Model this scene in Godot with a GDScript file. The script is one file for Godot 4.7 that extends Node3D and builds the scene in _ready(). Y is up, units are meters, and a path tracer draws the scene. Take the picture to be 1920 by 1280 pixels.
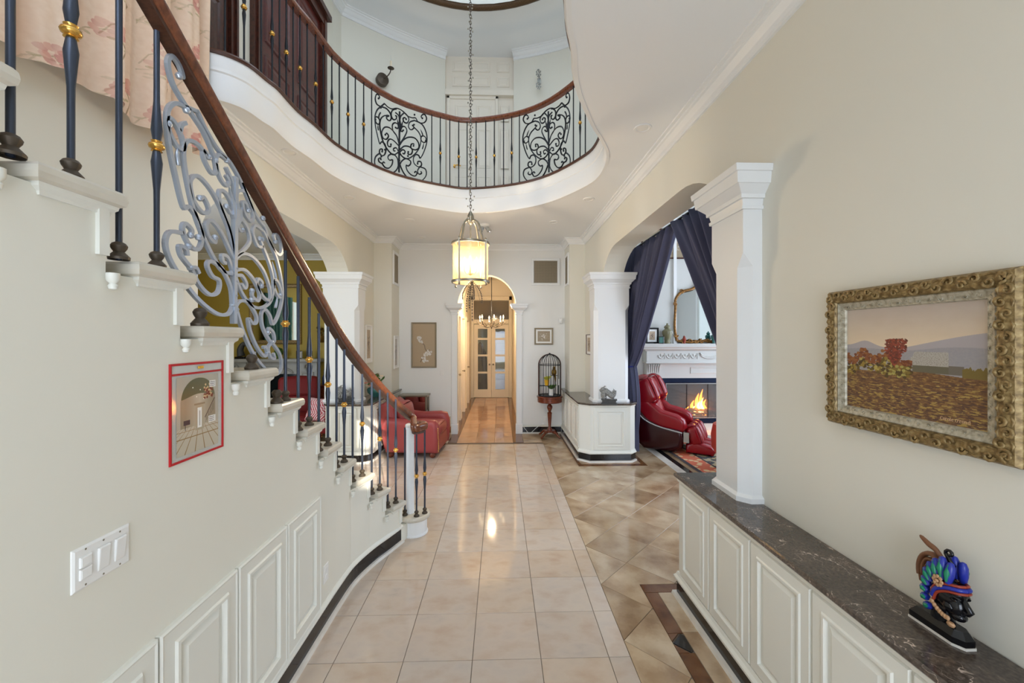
extends Node3D
# ---- measuring: photograph pixel (1920x1280 frame) -> point on a known plane of the place
const F := 757.0
const EYE := 1.87
const TURN := 0.02906
const CEIL := 3.70
const UP_FLOOR := 4.056
const UP_CEIL := 7.25
const RISE := 0.1917
var M := {}
var taken := {}
var rng := RandomNumberGenerator.new()

func ray(px: float, py: float) -> Vector3:
	var xc := (px - 960.0) / F
	return Vector3(sin(TURN) + cos(TURN) * xc, (634.0 - py) / F, -cos(TURN) + sin(TURN) * xc)
func onx(px: float, py: float, x: float) -> Vector3:
	var r := ray(px, py); return Vector3(0, EYE, 0) + r * (x / r.x)
func ony(px: float, py: float, y: float) -> Vector3:
	var r := ray(px, py); return Vector3(0, EYE, 0) + r * ((y - EYE) / r.y)
func onz(px: float, py: float, d: float) -> Vector3:
	var r := ray(px, py); return Vector3(0, EYE, 0) + r * (-d / r.z)

# ---- mesh building
class MB:
	var st := SurfaceTool.new()
	var xf := Transform3D()
	var g := 1
	func _init(): st.begin(Mesh.PRIMITIVE_TRIANGLES); st.set_smooth_group(-1)
	func flat(): st.set_smooth_group(-1)
	func smooth(): g += 1; st.set_smooth_group(g)
	func v(p: Vector3, uv := Vector2.ZERO): st.set_uv(uv); st.add_vertex(xf * p)
	func tri(a: Vector3, b: Vector3, c: Vector3, ua := Vector2.ZERO, ub := Vector2.ZERO, uc := Vector2.ZERO):
		v(a, ua); v(c, uc); v(b, ub)
	func quad(a: Vector3, b: Vector3, c: Vector3, d: Vector3):
		tri(a, b, c, Vector2(0, 1), Vector2(1, 1), Vector2(1, 0)); tri(a, c, d, Vector2(0, 1), Vector2(1, 0), Vector2(0, 0))
	func box(lo: Vector3, hi: Vector3):
		slab(PackedVector2Array([Vector2(lo.x, lo.y), Vector2(hi.x, lo.y), Vector2(hi.x, hi.y), Vector2(lo.x, hi.y)]), [[0.0, lo.z], [0.0, hi.z]])
	func cbox(lo: Vector3, hi: Vector3, b: float):
		slab(PackedVector2Array([Vector2(lo.x, lo.y), Vector2(hi.x, lo.y), Vector2(hi.x, hi.y), Vector2(lo.x, hi.y)]), [[b, lo.z], [0.0, lo.z + b], [0.0, hi.z - b], [b, hi.z]])
	static func inset(p: PackedVector2Array, t: float) -> PackedVector2Array:
		if absf(t) < 1e-7: return p
		var out := PackedVector2Array(); var n := p.size()
		for i in n:
			var a := (p[i] - p[(i + n - 1) % n]).normalized(); var b := (p[(i + 1) % n] - p[i]).normalized()
			var na := Vector2(-a.y, a.x); var nb := Vector2(-b.y, b.x)
			var m := na + nb; var k := maxf(0.35, 1.0 + na.dot(nb))
			out.append(p[i] + m * (t / k))
		return out
	static func ccw(p: PackedVector2Array) -> PackedVector2Array:
		if Geometry2D.is_polygon_clockwise(p):
			# is_polygon_clockwise takes y down: true there is counter-clockwise with y up
			pass
		var s := 0.0
		for i in p.size(): s += p[i].cross(p[(i + 1) % p.size()])
		if s < 0.0:
			p = p.duplicate(); p.reverse()
		return p
	# polygon in local xy, stacked rings [inset, z] along z, capped at both ends
	func slab(poly: PackedVector2Array, rings: Array, caps := true, round_side := false):
		poly = ccw(poly)
		var n := poly.size(); var ps := []
		for r in rings: ps.append(inset(poly, r[0]))
		if round_side: smooth()
		else: flat()
		for k in rings.size() - 1:
			for i in n:
				var j := (i + 1) % n
				var a: Vector2 = ps[k][i]; var b: Vector2 = ps[k][j]; var c: Vector2 = ps[k + 1][j]; var d: Vector2 = ps[k + 1][i]
				quad(Vector3(a.x, a.y, rings[k][1]), Vector3(b.x, b.y, rings[k][1]), Vector3(c.x, c.y, rings[k + 1][1]), Vector3(d.x, d.y, rings[k + 1][1]))
		if caps:
			if not round_side: flat()
			for e in [0, rings.size() - 1]:
				var q: PackedVector2Array = ps[e]
				var ids := Geometry2D.triangulate_polygon(q)
				for t in range(0, ids.size(), 3):
					var a := q[ids[t]]; var b := q[ids[t + 1]]; var c := q[ids[t + 2]]
					if (b - a).cross(c - a) < 0.0:
						var s := b; b = c; c = s
					var z: float = rings[e][1]
					if e == 0: tri(Vector3(a.x, a.y, z), Vector3(c.x, c.y, z), Vector3(b.x, b.y, z), a, c, b)
					else: tri(Vector3(a.x, a.y, z), Vector3(b.x, b.y, z), Vector3(c.x, c.y, z), a, b, c)
	# the same, standing: polygon holds plan (x, z), rings are [inset, y]
	func stand(plan: PackedVector2Array, rings: Array, caps := true, round_side := false):
		var keep := xf
		xf = xf * Transform3D(Basis(Vector3(1, 0, 0), Vector3(0, 0, -1), Vector3(0, 1, 0)), Vector3.ZERO)
		var p := PackedVector2Array()
		for q in plan: p.append(Vector2(q.x, -q.y))
		slab(p, rings, caps, round_side)
		xf = keep
	func lathe(prof: Array, seg := 24, a0 := 0.0, a1 := TAU):
		smooth()
		for k in prof.size() - 1:
			if k > 0:
				var t0: Vector2 = prof[k] - prof[k - 1]; var t1: Vector2 = prof[k + 1] - prof[k]
				if absf(t0.angle_to(t1)) > 0.75: smooth()
			for i in seg:
				var u := a0 + (a1 - a0) * i / seg; var w := a0 + (a1 - a0) * (i + 1) / seg
				var p: Vector2 = prof[k]; var q: Vector2 = prof[k + 1]
				var A := Vector3(p.x * cos(u), p.y, p.x * sin(u)); var B := Vector3(p.x * cos(w), p.y, p.x * sin(w))
				var C := Vector3(q.x * cos(w), q.y, q.x * sin(w)); var D := Vector3(q.x * cos(u), q.y, q.x * sin(u))
				if p.x > 1e-5: tri(A, C, B)
				if q.x > 1e-5: tri(A, D, C)
	func ell(c: Vector3, r: Vector3, seg := 12):
		var keep := xf
		xf = xf * Transform3D(Basis.from_scale(r), c)
		var prof := []
		var n := seg / 2
		for i in n + 1:
			var t := -PI / 2 + PI * i / n
			prof.append(Vector2(absf(cos(t)) if i > 0 and i < n else 0.0, sin(t)))
		lathe(prof, seg); xf = keep
	# tube or bar along points; r is a radius or an array of radii; seg 4 = square bar
	func tube(pts: Array, r, seg := 8, closed := false, sx := 1.0, caps := true):
		var n := pts.size(); var fr := []
		var t0: Vector3 = ((pts[1] as Vector3) - (pts[0] as Vector3)).normalized()
		var nn := t0.cross(Vector3(0.0, 0.0, 1.0))
		if nn.length() < 0.2: nn = t0.cross(Vector3(1.0, 0.0, 0.0))
		nn = nn.normalized()
		for i in n:
			var a: Vector3 = pts[(i + n - 1) % n] if closed else pts[maxi(i - 1, 0)]
			var b: Vector3 = pts[(i + 1) % n] if closed else pts[mini(i + 1, n - 1)]
			var t := (b - a).normalized()
			nn = (nn - t * nn.dot(t)).normalized()
			var bb := t.cross(nn); var ring := []
			var rad: float = r[i] if r is Array else r
			for k in seg:
				var an := TAU * (k + (0.5 if seg == 4 else 0.0)) / seg
				ring.append(pts[i] + (nn * cos(an) + bb * sin(an) * sx) * rad * (1.414 if seg == 4 else 1.0))
			fr.append(ring)
		if seg == 4: flat()
		else: smooth()
		for i in (n if closed else n - 1):
			var j := (i + 1) % n
			for k in seg:
				var m := (k + 1) % seg
				quad(fr[i][k], fr[i][m], fr[j][m], fr[j][k])
		if caps and not closed:
			flat()
			for k in range(1, seg - 1):
				tri(fr[0][0], fr[0][k + 1], fr[0][k]); tri(fr[n - 1][0], fr[n - 1][k], fr[n - 1][k + 1])
	# profile (side, up) swept along a level path with mitred corners; side points to the right of travel
	func sweep(path: Array, prof: Array, closed := false, soft := false, caps := true):
		var n := path.size(); var m := prof.size(); var fr := []
		for i in n:
			var a: Vector3 = path[(i + n - 1) % n] if closed else path[maxi(i - 1, 0)]
			var b: Vector3 = path[(i + 1) % n] if closed else path[mini(i + 1, n - 1)]
			var p: Vector3 = path[i]
			var ta := Vector3(p.x - a.x, 0, p.z - a.z).normalized(); var tb := Vector3(b.x - p.x, 0, b.z - p.z).normalized()
			if ta.length() < 0.5: ta = tb
			if tb.length() < 0.5: tb = ta
			var sa := Vector3(-ta.z, 0, ta.x); var sb := Vector3(-tb.z, 0, tb.x)
			var s := (sa + sb) / maxf(0.3, 1.0 + sa.dot(sb))
			var ring := []
			for q in prof: ring.append(p + s * q.x + Vector3(0, q.y, 0))
			fr.append(ring)
		if soft: smooth()
		else: flat()
		for k in m:
			var e := (k + 1) % m
			if soft:
				var c0: Vector2 = prof[k] - prof[(k + m - 1) % m]; var c1: Vector2 = prof[e] - prof[k]
				if absf(c0.angle_to(c1)) > 0.6: smooth()
			for i in (n if closed else n - 1):
				var j := (i + 1) % n
				quad(fr[i][k], fr[j][k], fr[j][e], fr[i][e])
		if caps and not closed:
			flat()
			var pp := PackedVector2Array()
			for q in prof: pp.append(q)
			var ids := Geometry2D.triangulate_polygon(pp)
			for t in range(0, ids.size(), 3):
				tri(fr[0][ids[t]], fr[0][ids[t + 1]], fr[0][ids[t + 2]]); tri(fr[n - 1][ids[t]], fr[n - 1][ids[t + 2]], fr[n - 1][ids[t + 1]])
	# box with rounded edges
	func rbox(c: Vector3, size: Vector3, r: float, crown := 0.0):
		var h := size / 2.0
		smooth()
		var ts := [-1.0, -0.62, -0.25, 0.0]
		for ax in 3:
			for sg in [-1.0, 1.0]:
				var a1 := (ax + 1) % 3; var a2 := (ax + 2) % 3
				var l1 := []; var l2 := []
				for L in [[l1, h[a1]], [l2, h[a2]]]:
					for t in ts: L[0].append(-L[1] + r * (1.0 + t))
					L[0].append(0.0)
					for t in [0.0, 0.25, 0.62, 1.0]: L[0].append(L[1] - r + r * t)
				var gr := []
				for i in 9:
					var row := []
					for j in 9:
						var q := Vector3(); q[ax] = sg * h[ax]; q[a1] = l1[i]; q[a2] = l2[j]
						var inn := Vector3(clampf(q.x, -h.x + r, h.x - r), clampf(q.y, -h.y + r, h.y - r), clampf(q.z, -h.z + r, h.z - r))
						var p := inn + (q - inn).normalized() * r
						if crown != 0.0:
							var e := (1.0 - pow(p[a1] / h[a1], 2)) * (1.0 - pow(p[a2] / h[a2], 2))
							p[ax] += sg * crown * e
						row.append(c + p)
					gr.append(row)
				for i in 8:
					for j in 8:
						if sg > 0: quad(gr[i][j], gr[i + 1][j], gr[i + 1][j + 1], gr[i][j + 1])
						else: quad(gr[i][j], gr[i][j + 1], gr[i + 1][j + 1], gr[i + 1][j])
	# a padded shape: outline in local xy, width along z, edges rounded by r
	func puff(poly: PackedVector2Array, z0: float, z1: float, r: float, bulge := 0.0):
		var rings := []
		for i in 5:
			var t := PI / 2 * i / 4
			rings.append([r * (1.0 - sin(t)), z0 + r * (1.0 - cos(t))])
		if bulge != 0.0: rings.append([-bulge, (z0 + z1) / 2])
		for i in 5:
			var t := PI / 2 * (4 - i) / 4
			rings.append([r * (1.0 - sin(t)), z1 - r * (1.0 - cos(t))])
		slab(poly, rings, true, true)
	# concentric rectangular rings [inset, height]: raised panels, frames, doors; face towards +z, lower left corner at (x0, y0)
	func panel(x0: float, y0: float, w: float, hh: float, prof: Array, close := true):
		var p := PackedVector2Array([Vector2(x0, y0), Vector2(x0 + w, y0), Vector2(x0 + w, y0 + hh), Vector2(x0, y0 + hh)])
		slab(p, prof, false)
		if close:
			var q := inset(p, prof[-1][0]); var z: float = prof[-1][1]
			flat(); quad(Vector3(q[0].x, q[0].y, z), Vector3(q[1].x, q[1].y, z), Vector3(q[2].x, q[2].y, z), Vector3(q[3].x, q[3].y, z))

func spline(pts: Array, sub := 6, closed := false) -> Array:
	var out := []; var n := pts.size()
	for i in (n if closed else n - 1):
		var a = pts[(i + n - 1) % n] if closed else pts[maxi(i - 1, 0)]
		var b = pts[i]; var c = pts[(i + 1) % n]
		var d = pts[(i + 2) % n] if closed else pts[mini(i + 2, n - 1)]
		for k in sub:
			var t := float(k) / sub
			out.append(0.5 * ((2.0 * b) + (c - a) * t + (2.0 * a - 5.0 * b + 4.0 * c - d) * t * t + (3.0 * b - a - 3.0 * c + d) * t * t * t))
	if not closed: out.append(pts[n - 1])
	return out
func pv(a: Array) -> PackedVector2Array:
	var o := PackedVector2Array()
	for i in range(0, a.size(), 2): o.append(Vector2(a[i], a[i + 1]))
	return o
func circle(r: float, n := 24, c := Vector2.ZERO, a0 := 0.0) -> PackedVector2Array:
	var o := PackedVector2Array()
	for i in n: o.append(c + Vector2(cos(a0 + TAU * i / n), sin(a0 + TAU * i / n)) * r)
	return o
func rect(x0: float, y0: float, x1: float, y1: float) -> PackedVector2Array:
	return PackedVector2Array([Vector2(x0, y0), Vector2(x1, y0), Vector2(x1, y1), Vector2(x0, y1)])

# ---- nodes
func numbered(called: String) -> String:
	if not taken.has(called):
		taken[called] = 0
		return called
	taken[called] += 1
	return "%s_%03d" % [called, taken[called]]
func obj(called: String, mb: MB, m: Material, parent: Node = self) -> MeshInstance3D:
	var o := MeshInstance3D.new()
	mb.st.generate_normals(); mb.st.set_material(m)
	o.mesh = mb.st.commit()
	o.name = numbered(called) if parent == self else called
	parent.add_child(o, true)
	return o
func inst(called: String, mesh: Mesh, m: Material, parent: Node, xf := Transform3D()) -> MeshInstance3D:
	var o := MeshInstance3D.new(); o.mesh = mesh; o.name = numbered(called) if parent == self else called
	if m: o.material_override = m
	o.transform = xf
	parent.add_child(o, true)
	return o
func meshof(mb: MB, m: Material) -> Mesh:
	mb.st.generate_normals(); mb.st.set_material(m)
	return mb.st.commit()
func tag(o: Node, label: String, category: String, group := "") -> Node:
	o.set_meta("label", label); o.set_meta("category", category)
	if group: o.set_meta("group", group)
	return o
func thing(called: String, label: String, category: String, at := Vector3.ZERO, turn := 0.0, group := "") -> Node3D:
	var o := Node3D.new(); o.name = numbered(called); add_child(o)
	o.position = at; o.rotation.y = turn
	tag(o, label, category, group)
	return o
func setting(called: String, label := "", category := "") -> Node3D:
	var o := Node3D.new(); o.name = numbered(called); add_child(o)
	o.set_meta("kind", "structure")
	if label: o.set_meta("label", label)
	if category: o.set_meta("category", category)
	return o
func struct(called: String, mb: MB, m: Material, label := "", category := "") -> MeshInstance3D:
	var o := obj(called, mb, m); o.set_meta("kind", "structure")
	if label: o.set_meta("label", label)
	if category: o.set_meta("category", category)
	return o
func dup(root: Node3D, at: Vector3, turn := 0.0, label := "") -> Node3D:
	var base := root.name.get_slice("_0", 0)
	var r: Node3D = root.duplicate(); r.name = numbered(base); add_child(r)
	r.position = at; r.rotation.y = turn
	if label: r.set_meta("label", label)
	return r

# ---- materials
func mat(key: String, c: Color, rough := 0.5, metal := 0.0, spec := 0.5) -> StandardMaterial3D:
	var m := StandardMaterial3D.new(); m.resource_name = key
	m.albedo_color = c; m.roughness = rough; m.metallic = metal; m.metallic_specular = spec
	M[key] = m
	return m
func noise(fr: float, oct := 4, seed_ := 1, type := FastNoiseLite.TYPE_SIMPLEX_SMOOTH) -> FastNoiseLite:
	var n := FastNoiseLite.new(); n.frequency = fr; n.fractal_octaves = oct; n.seed = seed_; n.noise_type = type
	return n
func ramp(cols: Array) -> Gradient:
	var gr := Gradient.new(); gr.offsets = PackedFloat32Array(); gr.colors = PackedColorArray()
	var of := PackedFloat32Array(); var cs := PackedColorArray()
	for c in cols:
		of.append(c[0]); cs.append(c[1])
	gr.offsets = of; gr.colors = cs
	return gr
func ntex(n: FastNoiseLite, gr: Gradient, size := 512) -> NoiseTexture2D:
	var t := NoiseTexture2D.new(); t.width = size; t.height = size; t.seamless = true; t.noise = n; t.color_ramp = gr; t.generate_mipmaps = false
	return t
func nbump(n: FastNoiseLite, size := 256, strength := 4.0) -> NoiseTexture2D:
	var t := NoiseTexture2D.new(); t.width = size; t.height = size; t.seamless = true; t.noise = n; t.as_normal_map = true; t.bump_strength = strength; t.generate_mipmaps = false
	return t
func tri_map(m: StandardMaterial3D, tex: Texture2D, sc: Vector3, world := true) -> StandardMaterial3D:
	m.albedo_texture = tex; m.uv1_triplanar = true; m.uv1_world_triplanar = world; m.uv1_scale = sc
	return m
func itex(im: Image) -> ImageTexture: return ImageTexture.create_from_image(im)
func C(r: int, g: int, b: int) -> Color: return Color8(r, g, b)

func area(called: String, at: Vector3, towards: Vector3, size: Vector2, energy: float, col: Color) -> void:
	var l := AreaLight3D.new(); l.name = called; add_child(l)
	l.area_size = size; l.light_energy = energy; l.light_color = col; l.shadow_enabled = true; l.area_range = 30.0
	l.look_at_from_position(at, at + towards, Vector3.UP if absf(towards.y) < 0.9 else Vector3.FORWARD)
func omni(called: String, at: Vector3, energy: float, col: Color, size := 0.05) -> void:
	var l := OmniLight3D.new(); l.name = called; add_child(l)
	l.position = at; l.light_energy = energy; l.light_color = col; l.light_size = size; l.omni_range = 30.0; l.omni_attenuation = 2.0; l.shadow_enabled = true

func view_and_light() -> void:
	var cam := Camera3D.new(); cam.name = "camera"; add_child(cam)
	cam.projection = Camera3D.PROJECTION_FRUSTUM; cam.near = 0.05; cam.far = 60.0
	cam.size = 2.0 * 0.05 * 640.0 / F; cam.frustum_offset = Vector2(0, -6.0 / F * 0.05)
	cam.position = Vector3(0, EYE, 0); cam.rotation.y = -TURN; cam.current = true
	var we := WorldEnvironment.new(); we.name = "surroundings"; add_child(we)
	var e := Environment.new(); we.environment = e
	e.tonemap_mode = Environment.TONE_MAPPER_LINEAR; e.tonemap_exposure = 1.1
	e.sdfgi_enabled = true; e.ssao_enabled = true; e.ssil_enabled = true
	e.background_mode = Environment.BG_SKY
	var s := ProceduralSkyMaterial.new(); s.sky_top_color = C(140, 180, 225); s.sky_horizon_color = C(215, 226, 235); s.ground_bottom_color = C(120, 118, 110); s.ground_horizon_color = C(200, 205, 205); s.sky_energy_multiplier = 1.6
	e.sky = Sky.new(); e.sky.sky_material = s
	var sun := DirectionalLight3D.new(); sun.name = "sun"; add_child(sun)
	sun.look_at_from_position(Vector3.ZERO, Vector3(-0.35, -0.34, -1.0)); sun.light_energy = 3.0; sun.light_color = C(255, 246, 230); sun.light_angular_distance = 0.6; sun.shadow_enabled = true
	var day := C(219, 233, 255)
	area("added_entrance_light", Vector3(0.2, 1.3, 2.04), Vector3(0, 0.05, -1), Vector2(1.8, 2.1), 7.6, C(222, 233, 252))  # low light added behind the camera to brighten ceiling and back wall
	area("added_landing_light", Vector3(-0.3, 5.6, 2.02), Vector3(0, 0, -1), Vector2(3.2, 2.4), 11.0, day)  # added light for the unseen high window behind the camera
	area("parlour_window_daylight", Vector3(3.8, 2.1, -0.75), Vector3(0, 0, -1), Vector2(1.5, 3.0), 9.0, day)
	area("parlour_side_window_daylight", Vector3(6.3, 2.3, -6.0), Vector3(-1, 0, 0), Vector2(2.0, 3.0), 13.0, day)
	area("study_window_daylight", Vector3(-6.85, 1.9, -2.9), Vector3(1, 0, 0), Vector2(2.4, 2.4), 17.0, day)
	area("added_overhead_light", Vector3(-0.36, UP_CEIL - 0.08, -4.5), Vector3(0, -1, 0), Vector2(2.8, 2.8), 2.7, day)  # overhead light added to brighten the stair void
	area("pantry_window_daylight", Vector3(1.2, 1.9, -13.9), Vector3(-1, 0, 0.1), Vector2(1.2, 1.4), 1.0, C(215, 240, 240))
	area("upper_hall_area_light", Vector3(2.5, 5.7, 0.6), Vector3(-1, -0.1, -0.7), Vector2(2.2, 1.8), 3.5, day)  # unseen area light into the gallery; no window is built behind it

func materials() -> void:
	mat("cream_paint", C(228, 225, 211), 0.6)
	mat("white_paint", C(236, 237, 235), 0.42)
	mat("ceiling_paint", C(238, 240, 240), 0.7)
	mat("olive_paint", C(174, 150, 58), 0.6)
	mat("grey_paint", C(206, 206, 200), 0.6)
	mat("cabinet_paint", C(228, 227, 216), 0.38)
	mat("warm_paint", C(234, 226, 210), 0.5)
	mat("white_wall", C(234, 234, 230), 0.6); mat("pantry_paint", C(170, 190, 186), 0.6); mat("mint", C(206, 226, 214), 0.4); mat("steel_blue", C(96, 116, 130), 0.3); mat("coat", C(34, 38, 46), 0.8)
	mat("transom", C(92, 84, 74), 0.08)
	mat("black_gloss", C(14, 14, 17), 0.12)
	mat("iron", C(64, 70, 82), 0.3, 0.6); mat("daylit_iron", C(178, 186, 198), 0.28, 0.5)  # stair scroll panel: reflected daylight put into a paler iron colour
	mat("dark_iron", C(30, 32, 36), 0.42, 0.5)
	mat("bronze_shoe", C(82, 72, 60), 0.5, 0.5)
	mat("brass", C(226, 178, 92), 0.24, 0.9)
	mat("pewter", C(150, 142, 124), 0.34, 0.85)
	mat("chrome", C(200, 203, 205), 0.15, 1.0)
	mat("mirror_glass", C(225, 230, 230), 0.02, 1.0)
	mat("plastic_white", C(236, 235, 230), 0.35)
	mat("grout", C(112, 98, 84), 0.8)
	var gl := mat("glass", Color(0.93, 0.97, 0.97, 0.05), 0.03); gl.transparency = BaseMaterial3D.TRANSPARENCY_ALPHA
	var am := mat("amber_glass", Color(0.84, 0.68, 0.42, 0.14), 0.2); am.transparency = BaseMaterial3D.TRANSPARENCY_ALPHA
	var dg := mat("smoked_glass", Color(0.35, 0.42, 0.45, 0.3), 0.04); dg.transparency = BaseMaterial3D.TRANSPARENCY_ALPHA
	for g in [["bulb_glow", C(255, 232, 186), 9.0], ["candle_glow", C(255, 222, 170), 16.0], ["flame_orange", C(255, 140, 40), 3.4], ["flame_yellow", C(255, 206, 110), 6.0], ["blind_window_glow", C(226, 238, 240), 0.35]]:
		var m := mat(g[0], g[1], 0.6); m.emission_enabled = true; m.emission = g[1]; m.emission_energy_multiplier = g[2]
	# stone
	var n := noise(0.006, 5, 11)
	var cream := ramp([[0.0, C(194, 174, 156)], [0.35, C(203, 188, 173)], [0.55, C(207, 194, 180)], [0.8, C(202, 190, 178)], [1.0, C(192, 182, 172)]])
	var ct := ntex(n, cream, 1024)
	for k in 4:
		tri_map(mat("cream_tile_%d" % k, [C(255, 255, 255), C(250, 246, 242), C(246, 244, 242), C(252, 246, 238)][k], 0.1), ct, Vector3(0.55, 0.55, 0.8))
		M["cream_tile_%d" % k].roughness = 0.07; M["cream_tile_%d" % k].uv1_offset = Vector3(0.31 * k, 0.17 * k, 0.53 * k)
	var tv := noise(0.0035, 5, 23); tv.domain_warp_enabled = true; tv.domain_warp_amplitude = 30.0
	var tvr := ramp([[0.0, C(146, 122, 97)], [0.3, C(174, 152, 126)], [0.5, C(188, 169, 144)], [0.7, C(199, 182, 158)], [1.0, C(210, 196, 174)]])
	var tt := ntex(tv, tvr, 1024)
	for k in 4:
		tri_map(mat("travertine_%d" % k, [C(255, 252, 246), C(240, 232, 222), C(250, 242, 230), C(232, 224, 212)][k], 0.12), tt, Vector3(0.6, 0.6, 0.6))
		M["travertine_%d" % k].uv1_offset = Vector3(0.37 * k, 0.21 * k, 0.63 * k)
	tri_map(mat("brown_stone", C(150, 112, 82), 0.14), tt, Vector3(1.1, 1.1, 1.1))
	for k in 2:
		tri_map(mat("amber_tile_%d" % k, [C(238, 208, 188), C(230, 198, 176)][k], 0.05), ct, Vector3(0.5, 0.5, 0.5))
		M["amber_tile_%d" % k].uv1_offset = Vector3(0.4 * k, 0.1, 0.3 * k)
	tri_map(mat("light_stone", C(255, 255, 255), 0.25), ntex(noise(0.008, 4, 13), ramp([[0.0, C(208, 202, 190)], [0.5, C(218, 213, 202)], [1.0, C(226, 222, 213)]]), 512), Vector3(1.4, 1.4, 1.4))
	# dark marble with pale veins
	var im := Image.create(768, 768, false, Image.FORMAT_RGB8)
	var a := noise(0.0075, 4, 5); var b := noise(0.02, 4, 6); var c := noise(0.004, 3, 7); var sp := noise(0.06, 3, 9)
	for y in 768:
		for x in 768:
			var w := c.get_noise_2d(x, y)
			var va := absf(a.get_noise_2d(x + 60.0 * w, y + 40.0 * w)); var vb := absf(b.get_noise_2d(x, y + 90.0 * w))
			var t := clampf(0.5 + 0.5 * sp.get_noise_2d(x, y) + 0.35 * w, 0.0, 1.0)
			var col := Color(0.24, 0.21, 0.185).lerp(Color(0.42, 0.37, 0.33), t)
			var k := 1.3 * maxf(0.0, 1.0 - va / 0.02) * clampf(0.6 + 2.4 * w, 0.0, 1.0) + 0.7 * maxf(0.0, 1.0 - vb / 0.03) * clampf(0.1 + 2.2 * w, 0.0, 1.0)
			col = col.lerp(Color(0.88, 0.8, 0.73), clampf(k, 0.0, 0.92))
			im.set_pixel(x, y, col)
	var mt := itex(im)
	tri_map(mat("brown_marble", C(255, 255, 255), 0.09), mt, Vector3(1.3, 1.3, 1.3))
	tri_map(mat("black_marble", C(96, 102, 118), 0.1), mt, Vector3(1.9, 1.9, 1.9))
	# wood
	var wn := noise(0.012, 5, 31)
	var wt := NoiseTexture2D.new(); wt.width = 256; wt.height = 1024; wt.seamless = true; wt.noise = wn; wt.generate_mipmaps = false
	wt.color_ramp = ramp([[0.0, C(150, 150, 150)], [0.4, C(205, 205, 205)], [0.6, C(235, 235, 235)], [1.0, C(180, 180, 180)]])
	for w in [["rail_wood", C(138, 78, 48), 0.2], ["dark_wood", C(86, 42, 26), 0.3], ["mahogany", C(134, 62, 34), 0.25], ["red_wood", C(98, 30, 20), 0.3], ["shoe_wood", C(92, 54, 36), 0.35]]:
		tri_map(mat(w[0], w[1], w[2]), wt, Vector3(6.0, 1.1, 6.0))
	# leather, cloth
	var ln := nbump(noise(0.05, 3, 41, FastNoiseLite.TYPE_CELLULAR), 256, 2.0)
	for l in [["red_leather", C(158, 66, 66), 0.38], ["crimson_leather", C(146, 12, 26), 0.26], ["maroon_shell", C(52, 5, 10), 0.18], ["dark_red_velvet", C(120, 10, 16), 0.6], ["coral_leather", C(186, 62, 48), 0.4]]:
		var m := mat(l[0], l[1], l[2]); m.normal_enabled = true; m.normal_texture = ln; m.normal_scale = 0.25; m.uv1_triplanar = true; m.uv1_scale = Vector3(6, 6, 6)
	var nv := mat("navy_cloth", C(66, 68, 94), 0.65); nv.rim_enabled = true; nv.rim = 0.6
	mat("blue_cloth", C(28, 36, 110), 0.7)
	# old gold and silvered carving
	var gn := noise(0.02, 4, 51)
	tri_map(mat("antique_gold", C(255, 255, 255), 0.45, 0.35), ntex(gn, ramp([[0.0, C(88, 70, 42)], [0.4, C(132, 108, 66)], [0.65, C(158, 134, 88)], [1.0, C(188, 168, 122)]]), 256), Vector3(9, 9, 9))
	tri_map(mat("silver_carving", C(255, 255, 255), 0.5, 0.2), ntex(gn, ramp([[0.0, C(120, 112, 92)], [0.45, C(176, 168, 146)], [1.0, C(208, 204, 188)]]), 256), Vector3(9, 9, 9))
	tri_map(mat("grey_stone", C(255, 255, 255), 0.6), ntex(gn, ramp([[0.0, C(70, 72, 72)], [0.5, C(130, 130, 126)], [1.0, C(190, 190, 182)]]), 256), Vector3(12, 12, 12))
	tri_map(mat("porcelain_pattern", C(255, 255, 255), 0.25), ntex(noise(0.05, 2, 8), ramp([[0.0, C(50, 66, 40)], [0.42, C(96, 100, 62)], [0.5, C(205, 198, 168)], [0.62, C(88, 84, 54)], [1.0, C(170, 130, 80)]]), 256), Vector3(14, 14, 14))
	mat("leaf_green", C(70, 104, 44), 0.6); mat("leaf_yellow", C(188, 186, 62), 0.6); mat("petal_pink", C(226, 150, 128), 0.6); mat("petal_cream", C(240, 224, 196), 0.6)
	mat("pot_yellow", C(226, 172, 40), 0.4); mat("teal_glaze", C(60, 116, 110), 0.25)
	mat("ink_navy", C(16, 32, 62), 0.25, 0.3); mat("soot", C(12, 14, 18), 0.8); mat("bark", C(52, 38, 30), 0.9)
	mat("red_edge", C(186, 12, 22), 0.45); mat("navy_jar", C(38, 52, 88), 0.4); mat("wall_grille", C(150, 138, 116), 0.5, 0.3)

# ---------------------------------------------------------------- the shell of the place
var VOID := []        # edge of the stair void, level path (x, 0, z)
func arch_pts(d0: float, d1: float, spring: float, top: float, a: float) -> Array:
	var o := [Vector2(d0, 0), Vector2(d0, spring)]
	for i in range(1, 11):
		var t := PI / 2 * i / 10
		o.append(Vector2(d0 + a - a * cos(t), spring + (top - spring) * sin(t)))
	for i in range(0, 10):
		var t := PI / 2 * (10 - i) / 10
		o.append(Vector2(d1 - a + a * cos(t), spring + (top - spring) * sin(t)))
	o.append(Vector2(d1, spring)); o.append(Vector2(d1, 0))
	return o
var SIDE := Transform3D(Basis(Vector3(0, 0, -1), Vector3(0, 1, 0), Vector3(1, 0, 0)), Vector3.ZERO)  # local x = depth, z = world x

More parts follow.
